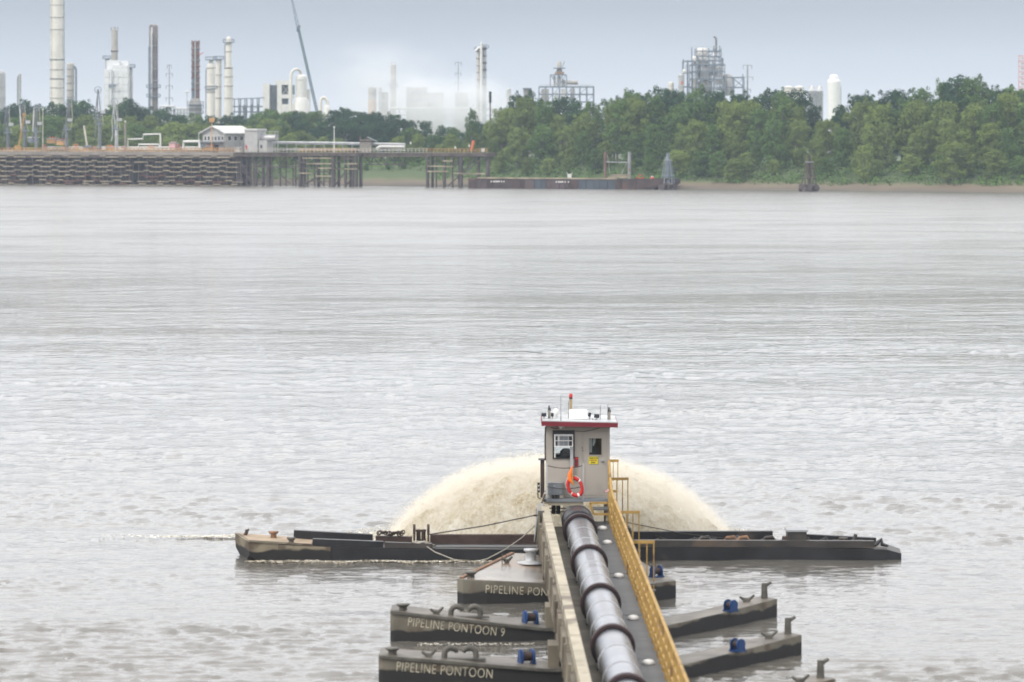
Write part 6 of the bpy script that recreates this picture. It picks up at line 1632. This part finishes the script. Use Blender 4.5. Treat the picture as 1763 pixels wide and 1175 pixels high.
# brown post, boxes at the cabin's left side
MB().span(cx(930.5), cx(937.5), 120.1, 120.4, cz(858), cz(793)).build('corner_post', m_brownst, cb)
cb_box(927, 940, 791.4, 792.8, 120.0, 120.5, m_frame, 'post_cap'); cb_box(925.2, 929.6, 832, 849, 120.1, 120.2, m_blackp, 'black_plate')
for py in (836, 842.5): cb_box(926.6, 928.6, py, py + 2.4, 120.08, 120.099, m_whitep, 'reflector')
MB().tube([(cx(926), 120.15, cz(849)), (cx(926.4), 120.15, cz(858)), (cx(931), 120.1, cz(860))], .02, 6).build('stay_rod', m_frame, cb)
MB().tube([(cx(939.5), 120.05, cz(735)), (cx(938.6), 120.0, cz(757)), (cx(938.8), 120.0, cz(793))], .025, 6).build('conduit', m_brownst, cb)
MB().bar((cx(934), 119.9, cz(862)), (cx(938), 119.3, cz(846)), .06).build('brace', m_cream, cb)
for px, py in ((937.5, 858.8), (933, 863.4)): MB().cyl((cx(px), 119.44, cz(py)), (cx(px), 119.32, cz(py)), .045, None, 10).build('pipe_end', m_blackp, cb)
# things on the roof, each its own thing
def rz_(px): return cz(725.4 + (px - 932) * .022)
def rt(nm, lb, cat, px, yy=120.6): return thing(nm, lb, cat, (cx(px), yy, rz_(px)))
t = rt('air_unit', 'white box shaped air unit on the cabin roof', 'air unit', 997)
MB().prism([(cx(980), 120.3, rz_(997) + .07), (cx(1012), 120.3, rz_(997) + .07), (cx(1012), 121.2, rz_(997) + .07), (cx(980), 121.2, rz_(997) + .07)], [(cx(981), 120.36, cz(709.3)), (cx(1011.5), 120.36, cz(710)), (cx(1011.5), 121.15, cz(710)), (cx(981), 121.15, cz(709.3))]).build('cover', m_whitep, t)
MB().span(cx(982.5), cx(1009), 120.4, 121.1, rz_(997) - .01, rz_(997) + .068).build('base', m_greysteel, t)
t = rt('satellite_dome', 'faint white dome antenna on the roof left of the air unit', 'antenna dome', 958, 121.3)
MB().lathe([(.05, 0), (.05, .08), (.07, .11), (.09, .16), (.10, .22), (.08, .28), (.05, .32), (.01, .33)], (cx(958), 121.3, rz_(958)), 14).build('dome', m_whitep, t)
MB().lathe([(.08, -.01), (.08, .05)], (cx(958), 121.3, rz_(958)), 10).build('base', m_greysteel, t)
t = rt('whip_antenna', 'tallest thin grey whip antenna at the front edge of the cabin roof', 'antenna', 965, 119.75)
MB().cyl((cx(965.3), 119.6, cz(735)), (cx(965.3), 119.6, cz(716)), .022, .018, 8).cyl((cx(965.3), 119.6, cz(716)), (cx(965.3), 119.6, cz(680)), .013, .01, 6).build('whip', m_greysteel, t)
MB().cyl((cx(965.3), 119.6, cz(736)), (cx(965.3), 119.6, cz(731)), .035).build('bracket', m_whitep, t)
for px, y0, lb in ((1034.3, 699, 'thin whip antenna left of the right wooden roof post'), (1047, 698, 'thin whip antenna against the right wooden roof post'), (979.3, 692, 'thin dark rod beside the red beacon pole')):
    t = rt('whip_antenna', lb, 'antenna', px)
    MB().cyl((cx(px), 120.5, rz_(px)), (cx(px), 120.5, cz(y0)), .009, .007, 6).build('whip', m_cable, t); MB().lathe([(.03, 0), (.02, .06)], (cx(px), 120.5, rz_(px)), 8).build('base', m_greysteel, t)
t = rt('beacon_pole', 'cream and yellow pole with a red beacon lamp on the cabin roof', 'beacon', 983.5, 121.3)
MB().cyl((cx(983.5), 121.3, rz_(983)), (cx(983.5), 121.3, cz(692)), .05, .045, 10).build('pole', m_cream, t)
MB().bar((cx(984.2), 121.24, cz(712)), (cx(984.2), 121.24, cz(693)), .035).build('yellow_strip', m_yellow, t)
MB().lathe([(.05, 0), (.06, .02), (.055, .11), (.02, .145)], (cx(983.8), 121.3, cz(690)), 12).build('red_lamp', m_red, t)
MB().lathe([(.06, 0), (.06, .05)], (cx(983.7), 121.3, cz(692)), 12).build('lamp_base', m_brownst, t)
t = rt('wooden_post', 'grey wooden roof post with a fork top, at the left', 'post', 945.8)
def fork(px, y0, t):
    MB().bar((cx(px), 120.5, rz_(px)), (cx(px), 120.5, cz(y0 + 8)), .085).build('post', m_wood, t)
    MB().bar((cx(px) - .02, 120.5, cz(y0 + 8)), (cx(px), 120.5, cz(y0)), .05).bar((cx(px) + .04, 120.5, cz(y0 + 9)), (cx(px) + .03, 120.5, cz(y0 + 4)), .04).build('fork', m_frame, t)
fork(945.8, 701, t)
t = rt('wooden_post', 'grey wooden roof post with a fork top, at the right', 'post', 1049.5); fork(1049.5, 703.5, t)
def flood(lb, px0, px1, py0, py1, tilt=0):
    px = (px0 + px1) / 2; t = rt('flood_lamp', lb, 'flood lamp', px)
    t['group'] = 'flood lamps on the cabin roof'
    MB().box((cx(px), 120.4, cz((py0 + py1) / 2)), (cx(px1) - cx(px0), .16, cz(py0) - cz(py1)), 0, 0, tilt).build('housing', m_blackp, t)
    MB().box((cx(px), 120.312, cz((py0 + py1) / 2)), ((cx(px1) - cx(px0)) * .8, .01, (cz(py0) - cz(py1)) * .75), 0, 0, tilt).build('lens', m_glassd, t)
    MB().bar((cx(px), 120.4, cz(py1)), (cx(px), 120.4, rz_(px)), .03).build('stand', m_greysteel, t)
flood('black flood lamp at the left corner of the cabin roof', 932.5, 941, 713, 719)
flood('small black flood lamp between the left roof post and the dome', 948.6, 953.5, 713, 719)
flood('black flood lamp pressed against the right side of the white air unit', 1013.2, 1018, 712.3, 719, .2)
flood('blue black flood lamp tilted right of the white air unit', 1023.5, 1032.5, 715, 721.5, .1)
t = rt('cable_tangle', 'small tangle of dark cable on the roof between two flood lamps', 'cable', 1023)
MB().tube([(cx(1018.5), 120.35, rz_(1018)), (cx(1020.5), 120.35, cz(723)), (cx(1023), 120.35, cz(725.5)), (cx(1025.5), 120.35, cz(724)), (cx(1028.5), 120.35, cz(725.5))], .02, 6).build('cable', m_frame, t)
# life ring with its orange throw bag
lr = thing('life_ring', 'red life ring with white bands hanging on the cabin rail', 'life ring', (cx(989.5), 119.5, cz(837)))
cR = Vector((cx(989.5), 119.48, cz(836)))
MB().torus(cR, .27, .065, 'Y', 32, 12, .80, 1.10, R(24)).build('ring', m_red, lr)
for a0 in (.35, 1.9, 3.6, 4.55):
    MB().torus(cR, .27, .068, 'Y', 4, 12, .80, 1.10, R(24), a0, a0 + (.13 if a0 != 4.55 else .3)).build('white_band', m_whitep, lr)
gr = MB()
for k in range(4): gr.torus(cR, .345, .008, 'Y', 8, 5, .80, 1.10, R(24), k * 1.57 + .3, k * 1.57 + 1.5)
gr.build('grab_line', m_whitep, lr)
tb_ = thing('throw_bag', 'bright orange throw bag hanging above the red life ring', 'throw bag', (cx(982), 119.45, cz(815)))
MB().tube([(cx(985), 119.45, cz(800)), (cx(983), 119.45, cz(808)), (cx(980.5), 119.45, cz(815)), (cx(981), 119.45, cz(823)), (cx(985), 119.42, cz(828)), (cx(987.5), 119.40, cz(832))], [.015, .05, .07, .08, .05, .03], 10).build('bag', m_orbright, tb_)
MB().tube([(cx(985.2), 119.40, cz(812)), (cx(985), 119.39, cz(824)), (cx(987.6), 119.36, cz(832))], .022, 6).build('yellow_strap', m_yellow, tb_)
fg = thing('small_flag', 'small red white and blue flag tied to the yellow rail', 'flag', (cx(1047), 119.0, cz(841)))
def fq(u, v): return Vector((cx(1037 + 16 * u + 1 * v), 119.0 + .03 * math.sin(u * 7), cz(844.5 - 5.2 * u - 7.5 * v * (.35 + .65 * u))))
for k in range(7):
    v0, v1 = k / 7, (k + 1) / 7 - .01; s_ = MB()
    for i in range(8):
        u0, u1 = i / 8, (i + 1) / 8
        if k >= 3 and i >= 5: continue
        s_.prism([fq(u0, v0), fq(u1, v0), fq(u1, v0) + Vector((0, .006, 0)), fq(u0, v0) + Vector((0, .006, 0))], [fq(u0, v1), fq(u1, v1), fq(u1, v1) + Vector((0, .006, 0)), fq(u0, v1) + Vector((0, .006, 0))])
    s_.build('stripe', m_flagr if k % 2 == 0 else m_flagw, fg)
s_ = MB()
for i in range(5, 8):
    u0, u1 = i / 8, (i + 1) / 8
    s_.prism([fq(u0, 3 / 7), fq(u1, 3 / 7), fq(u1, 3 / 7) + Vector((0, .006, 0)), fq(u0, 3 / 7) + Vector((0, .006, 0))], [fq(u0, 1), fq(u1, 1), fq(u1, 1) + Vector((0, .006, 0)), fq(u0, 1) + Vector((0, .006, 0))])
s_.build('blue_canton', m_flagb, fg)
wb = MB()
for i in range(3):
    for j in range(2):
        q = fq(.68 + i * .11, .57 + j * .24); wb.box(q - Vector((0, .004, 0)), (.012, .004, .012))
wb.build('star', m_flagw, fg)
for k, (y, dx, mt) in enumerate(((118.8, .10, m_frame), (114.6, .22, m_bol), (111.2, .28, m_bol), (107.6, .3, m_frame))):
    t = thing('hanging_coil', ('black strap coil hung on the yellow rail beside the small flag', 'olive coil hung outside the yellow rail, nearest the cabin stair', 'olive coil hung outside the yellow rail, second down from the cabin', 'dark coil hung outside the yellow rail above the broad deck')[k], 'coil', (RX(y) + dx, y, 1.9))
    for j in range(4): MB().torus((RX(y) + dx, y + j * .05, 1.85 - .04 * j), .13, .028, 'Y', 14, 6, .7, 1.2).build('loop', mt, t)

# ------------------------------------------------------------------ the spray and the foam
m_spray = bpy.data.materials.new('silt_spray'); m_spray.use_nodes = True
n, l = m_spray.node_tree.nodes, m_spray.node_tree.links
n.remove(n['Principled BSDF'])
g = n.new('ShaderNodeNewGeometry'); nz = n.new('ShaderNodeTexNoise'); nz.inputs['Scale'].default_value = 1.6; nz.inputs['Detail'].default_value = 7; nz.inputs['Roughness'].default_value = .7
mp = n.new('ShaderNodeMapping'); mp.inputs['Scale'].default_value = (1, 1, .55)
l.new(g.outputs['Position'], mp.inputs[0]); l.new(mp.outputs[0], nz.inputs['Vector'])
c = n.new('ShaderNodeValToRGB'); e = c.color_ramp.elements
e[0].position, e[0].color = .38, (.47, .385, .24, 1); e[1].position, e[1].color = .62, (.87, .85, .79, 1)
k_ = e.new(.50); k_.color = (.70, .65, .535, 1)
nz2 = n.new('ShaderNodeTexNoise'); nz2.inputs['Scale'].default_value = 9.0; nz2.inputs['Detail'].default_value = 5; nz2.inputs['Roughness'].default_value = .75
l.new(mp.outputs[0], nz2.inputs['Vector'])
na_ = n.new('ShaderNodeMix'); na_.data_type = 'FLOAT'; na_.inputs['Factor'].default_value = .45
l.new(nz.outputs['Fac'], na_.inputs[2]); l.new(nz2.outputs['Fac'], na_.inputs[3]); l.new(na_.outputs[0], c.inputs[0])
d = n.new('ShaderNodeBsdfDiffuse'); t_ = n.new('ShaderNodeBsdfTranslucent'); mx = n.new('ShaderNodeMixShader'); mx.inputs[0].default_value = .55
sn = n.new('ShaderNodeVectorMath'); sn.operation = 'SUBTRACT'; sn.inputs[1].default_value = (1.65, 127.6, -2.4); l.new(g.outputs['Position'], sn.inputs[0])
nn_ = n.new('ShaderNodeVectorMath'); nn_.operation = 'NORMALIZE'; l.new(sn.outputs[0], nn_.inputs[0])
nm_ = n.new('ShaderNodeMix'); nm_.data_type = 'VECTOR'; nm_.inputs['Factor'].default_value = .70; l.new(g.outputs['Normal'], nm_.inputs[4]); l.new(nn_.outputs[0], nm_.inputs[5])
nf_ = n.new('ShaderNodeVectorMath'); nf_.operation = 'NORMALIZE'; l.new(nm_.outputs[1], nf_.inputs[0])
l.new(nf_.outputs[0], d.inputs['Normal'])
l.new(c.outputs[0], d.inputs[0]); l.new(c.outputs[0], t_.inputs[0]); l.new(d.outputs[0], mx.inputs[1]); l.new(t_.outputs[0], mx.inputs[2])
l.new(mx.outputs[0], n['Material Output'].inputs['Surface'])
SCX, SCY = 1.65, 127.2
def sprof(f): return 2.44 * max(0.0, 1 - f ** 2.9)      # height over radius fraction
def srad(a): return 5.85 * (1 + .035 * mn.noise((math.cos(a) * 2.2, math.sin(a) * 2.2, 7.7)) + .03 * mn.noise((math.cos(a) * 6, math.sin(a) * 6, 1.7))) * (1.03 if math.cos(a) < 0 else .99)
gs = np.random.default_rng(11)
v, f = [], []
NA, NR = 260, 70
for i in range(NA):
    a = 2 * math.pi * i / NA
    for j in range(NR):
        fr_ = j / (NR - 1); ff = .93 * fr_ ** .7
        r = srad(a) * ff
        z = sprof(ff / .93) * .94
        p = Vector((SCX + math.cos(a) * r, SCY + math.sin(a) * r * .82, z))
        # streamers run outwards and down, so the noise is stretched along the radius
        dn = mn.fractal((math.cos(a) * 5, math.sin(a) * 5, ff * 2.6), 1.0, 2.0, 4) * .22 + mn.noise(p * 2.6) * .11 + mn.noise(p * 6.0) * .05 + mn.noise(p * 9.0) * .02
        o = Vector((math.cos(a), math.sin(a) * .82, .8)) * dn * (0.25 + ff)
        v.append(tuple(p + o))
for i in range(NA):
    for j in range(NR - 1):
        i2 = (i + 1) % NA; f.append((i * NR + j, i2 * NR + j, i2 * NR + j + 1, i * NR + j + 1))
# loose gobs and droplets torn from the surface
def gobs(k, fn, smin, smax):
    for _ in range(k):
        p, s_ = fn(); s_ *= gs.uniform(smin, smax)
        d_ = gs.normal(size=(4, 3)); d_ /= np.linalg.norm(d_, axis=1)[:, None]
        o = len(v); v.extend([(p[0] + q[0] * s_, p[1] + q[1] * s_, p[2] + q[2] * s_ * 1.2) for q in d_]); f.extend([(o, o + 1, o + 2), (o, o + 3, o + 1), (o + 1, o + 3, o + 2), (o, o + 2, o + 3)])
def on_shell():
    a = gs.uniform(0, 2 * math.pi); ff = gs.uniform(0, 1) ** .45
    out = abs(gs.normal(0, .11)); r = srad(a) * (ff + out * (.25 + ff) * .5); z = sprof(ff) + gs.normal(0, .05) + out * .25
    if gs.random() < .25: z += abs(gs.normal(0, .05))
    return (SCX + math.cos(a) * r, SCY + math.sin(a) * r * .82, max(.0, z)), 1.0
def streamer_gobs(k, m):                         # ropes of water thrown on ballistic arcs
    for _ in range(k):
        a = gs.uniform(0, 2 * math.pi); Rm = srad(a) * (1 + gs.normal(0, .06)); Hm = 2.44 * (1 + gs.normal(0, .055) + .10 * mn.noise((math.cos(a) * 4, math.sin(a) * 4, 3.3))); w_ = gs.uniform(.02, .09); big = gs.uniform(.4, 1.3) if gs.random() < .8 else gs.uniform(1.4, 2.6)
        f0 = gs.uniform(.05, .8); f1 = min(1.0, f0 + gs.uniform(.1, .45))
        for _ in range(m):
            ff = gs.uniform(f0, f1); r = Rm * ff
            z = Hm * max(0, 1 - ff ** 2.9) + gs.normal(0, w_)
            aa = a + gs.normal(0, w_ / max(.6, r))
            yield (SCX + math.cos(aa) * r, SCY + math.sin(aa) * r * .82, max(0, z)), big
sp_ = MB(); sp_.v, sp_.f, sp_.sm = v, f, [True] * len(f)
o = sp_.build('discharge_spray', m_spray)
tag(o, 'dome of cream coloured silty water spraying out behind the cabin', 'spray', kind='stuff')
v, f = [], []
it_ = streamer_gobs(3000, 30)
gobs(90000, lambda: next(it_), .005, .017)
gobs(14000, on_shell, .004, .012)
def at_foot():
    a = gs.uniform(0, 2 * math.pi); r = srad(a) * gs.uniform(.95, 1.3); return (SCX + math.cos(a) * r, SCY + math.sin(a) * r * .7, abs(gs.normal(0, .09)) * (1.35 - r / srad(a)) * 2), 1.0
gobs(7000, at_foot, .01, .04)
m_drop = bpy.data.materials.new('spray_droplets'); m_drop.use_nodes = True
n, l = m_drop.node_tree.nodes, m_drop.node_tree.links
n.remove(n['Principled BSDF'])
d = n.new('ShaderNodeBsdfDiffuse'); t_ = n.new('ShaderNodeBsdfTranslucent'); mx = n.new('ShaderNodeMixShader'); mx.inputs[0].default_value = .5
for q in (d, t_): q.inputs[0].default_value = (.84, .81, .73, 1)
l.new(d.outputs[0], mx.inputs[1]); l.new(t_.outputs[0], mx.inputs[2]); l.new(mx.outputs[0], n['Material Output'].inputs['Surface'])
sp_ = MB(); sp_.v, sp_.f, sp_.sm = v, f, [False] * len(f)
o = sp_.build('spray_droplets', m_drop)
tag(o, 'loose flying droplets round the dome of silty spray', 'droplets', kind='stuff')
m_mist = bpy.data.materials.new('spray_mist_air'); m_mist.use_nodes = True
def mist_nodes():
    n, l = m_mist.node_tree.nodes, m_mist.node_tree.links
    n.remove(n['Principled BSDF'])
    v_ = n.new('ShaderNodeVolumePrincipled'); v_.inputs['Color'].default_value = (.95, .915, .84, 1)
    t = n.new('ShaderNodeTexCoord'); s_ = n.new('ShaderNodeSeparateXYZ'); l.new(t.outputs['Object'], s_.inputs[0])
    def m2(op, a, b_=None, c=None):
        q = n.new('ShaderNodeMath'); q.operation = op
        for i, w_ in enumerate((a, b_, c)):
            if w_ is None: continue
            if isinstance(w_, (int, float)): q.inputs[i].default_value = w_
            else: l.new(w_, q.inputs[i])
        return q.outputs[0]
    r2 = m2('POWER', m2('ADD', m2('POWER', m2('DIVIDE', s_.outputs['X'], 5.95), 2.0), m2('POWER', m2('DIVIDE', s_.outputs['Y'], 4.9), 2.0)), 1.45)
    h_ = m2('SUBTRACT', m2('MULTIPLY', m2('SUBTRACT', 1.0, r2), 2.55), s_.outputs['Z'])
    nz = n.new('ShaderNodeTexNoise'); nz.inputs['Scale'].default_value = 3.2; nz.inputs['Detail'].default_value = 6; nz.inputs['Roughness'].default_value = .7
    l.new(t.outputs['Object'], nz.inputs['Vector'])
    hh = m2('ADD', h_, m2('MULTIPLY', m2('SUBTRACT', nz.outputs['Fac'], .5), 1.7))
    q = n.new('ShaderNodeMapRange'); q.interpolation_type = 'SMOOTHSTEP'
    for k, w_ in zip(('From Min', 'From Max', 'To Min', 'To Max'), (-.34, .34, 0, 1.9)): q.inputs[k].default_value = w_
    l.new(hh, q.inputs['Value']); l.new(q.outputs[0], v_.inputs['Density']); l.new(v_.outputs[0], n['Material Output'].inputs['Volume'])
mist_nodes()
g_m = MB().lathe([(6.9, .0), (6.7, .7), (6.2, 1.7), (5.2, 2.6), (3.6, 3.2), (1.6, 3.4), (.01, 3.42)], (0, 0, 0), 32)
ob = bpy.data.objects.new('spray_mist', g_m.mesh('spray_mist', m_mist)); COL.objects.link(ob); ob.location = (SCX, SCY, .02); ob.scale = (1, .83, 1)
tag(ob, 'fine pale mist hanging round the dome of silty spray', 'mist', kind='stuff')
m_foam = M('dirty_white_foam', (.74, .71, .63), .8, var=.14, scale=3.0)
m_foambr = M('brown_wash', (.36, .32, .25), .5, var=.25, scale=2.0)
def foam(label, fn, k, mt, smin=.03, smax=.12, flat=.45):
    V_, F_ = [], []
    for _ in range(k):
        p = fn(); s_ = gs.uniform(smin, smax)
        q = gs.normal(size=(5, 3)); q /= np.linalg.norm(q, axis=1)[:, None]; o = len(V_)
        V_.extend([(p[0] + u[0] * s_ * 1.8, p[1] + u[1] * s_ * 1.3, p[2] + u[2] * s_ * flat) for u in q]); F_.extend([(o, o + 1, o + 2), (o + 1, o + 3, o + 2), (o, o + 3, o + 4), (o + 2, o + 3, o + 4)])
    ob = MB().add(V_, F_).build('wake_foam', mt); tag(ob, label, 'foam', kind='stuff')
def wav(x): return mn.noise((x * .8, 3.1, 0)) * .5 + mn.noise((x * 2.7, 1.1, 0)) * .25
foam('brownish foam washing along the waterline of the black barge', lambda: (lambda x: (x, 119.85 - abs(gs.normal(0, .22)) + wav(x) * .25, .02 + max(0, wav(x)) * .12 * gs.random()))(gs.uniform(-8.6, 1.0)), 1100, m_foambr, .02, .07)
foam('white foam crest curling along the waterline of the black barge', lambda: (lambda x: (x, 119.7 - abs(gs.normal(0, .12)) + wav(x) * .3, .03 + .12 * max(0, wav(x + 2)) * gs.random()))(gs.choice([-7.6, -6.6, -5.0, -3.9, -2.9, -1.6]) + gs.normal(0, .45)), 420, m_foam, .012, .04)
foam('thin white foam streak trailing left from the barge bow', lambda: (lambda x: (x, 127.0 + wav(x * .5) * .6 + gs.normal(0, .12), .03 + .05 * gs.random()))(-9.2 - abs(gs.normal(0, 1.6))), 800, m_foam, .015, .05)
foam('foam frothing along the front of the middle lettered pontoon', lambda: (lambda x: (x, 100.0 - abs(gs.normal(0, .1)), .02 + .05 * gs.random()))(gs.uniform(-2.6, .6)), 220, m_foam, .01, .03)

def churn():
    s_ = gs.choice([-1, 1]); x = SCX + s_ * (5.0 + min(1.9, abs(gs.normal(0, .9)))); y = gs.uniform(123.2, 128.5)
    return (x, y, .03 + abs(wav(x * 1.7)) * .12 * gs.random())
foam('low froth churning on the river at the foot of the silty spray', churn, 3200, m_foam, .02, .075, .6)
# ------------------------------------------------------------------ which tree is which
for label, o in ONE: o['label'] = label
MARK = [(0, 'the left picture edge'), (33, 'the thin grey column'), (97, 'the tall white stack'), (121, 'the brown downpipe vessel'), (200, 'the white wrapped tower'), (264, 'the soot stained column'),
        (337, 'the brown twin column'), (375, 'the railed cream columns'), (428, 'the open steel shed'), (482, 'the white process building'), (518, 'the large gooseneck vessel'), (565, 'the small gooseneck pipe'), (642, 'the tan stack in steam'),
        (675, 'the faint tower in steam'), (735, 'the pale blocks in steam'), (795, 'the faint pole in steam'), (829, 'the twin column in steam'), (844, 'the black topped pole'), (905, 'the tall hump of crowns'), (965, 'the low steel plant'), (1035, 'the skyline notch'),
        (1090, 'the hump past the notch'), (1160, 'the big plant\'s left silos'), (1222, 'the big process plant'), (1287, 'the pole beside the plant'), (1340, 'the white tank tops'), (1404, 'the grey silos'), (1436, 'the white bullet tank'), (1490, 'the dip past the tank'),
        (1552, 'the crowns rising rightwards'), (1640, 'the tallest crowns'), (1700, 'the crowns past the tallest'), (1758, 'the pink tower')]
ROWW = {'sky': 'skyline', 'upper': 'upper', 'middle': 'mid-height', 'lower': 'lower', 'edge': 'waterside'}
TW = {'dark': 'dark green', 'mid': 'mid green', 'olive': 'olive green', 'light': 'yellow green'}
KW = {'tall': 'upright tree', 'round': 'round tree', 'willow': 'drooping tree', 'open': 'loose tree'}
by = {}
for px, o, row, tint, kind in TREES:
    if row == 'one': continue
    o['group'] = 'trees of the far bank wood'
    mk = min(MARK, key=lambda q: abs(q[0] - px))
    by.setdefault((row, tint, kind, mk[1]), []).append((px, o))
NTH = {0: 'leftmost', 1: 'second', 2: 'third', 3: 'fourth', 4: 'fifth'}
for (row, tint, kind, mk), v in by.items():
    v.sort(key=lambda q: q[0])
    for i, (px, o) in enumerate(v):
        s_ = '%s %s %s below %s' % (TW[tint], ROWW[row], KW[kind], mk)
        if len(v) > 1: s_ = NTH[i] + ' ' + s_
        o['label'] = s_
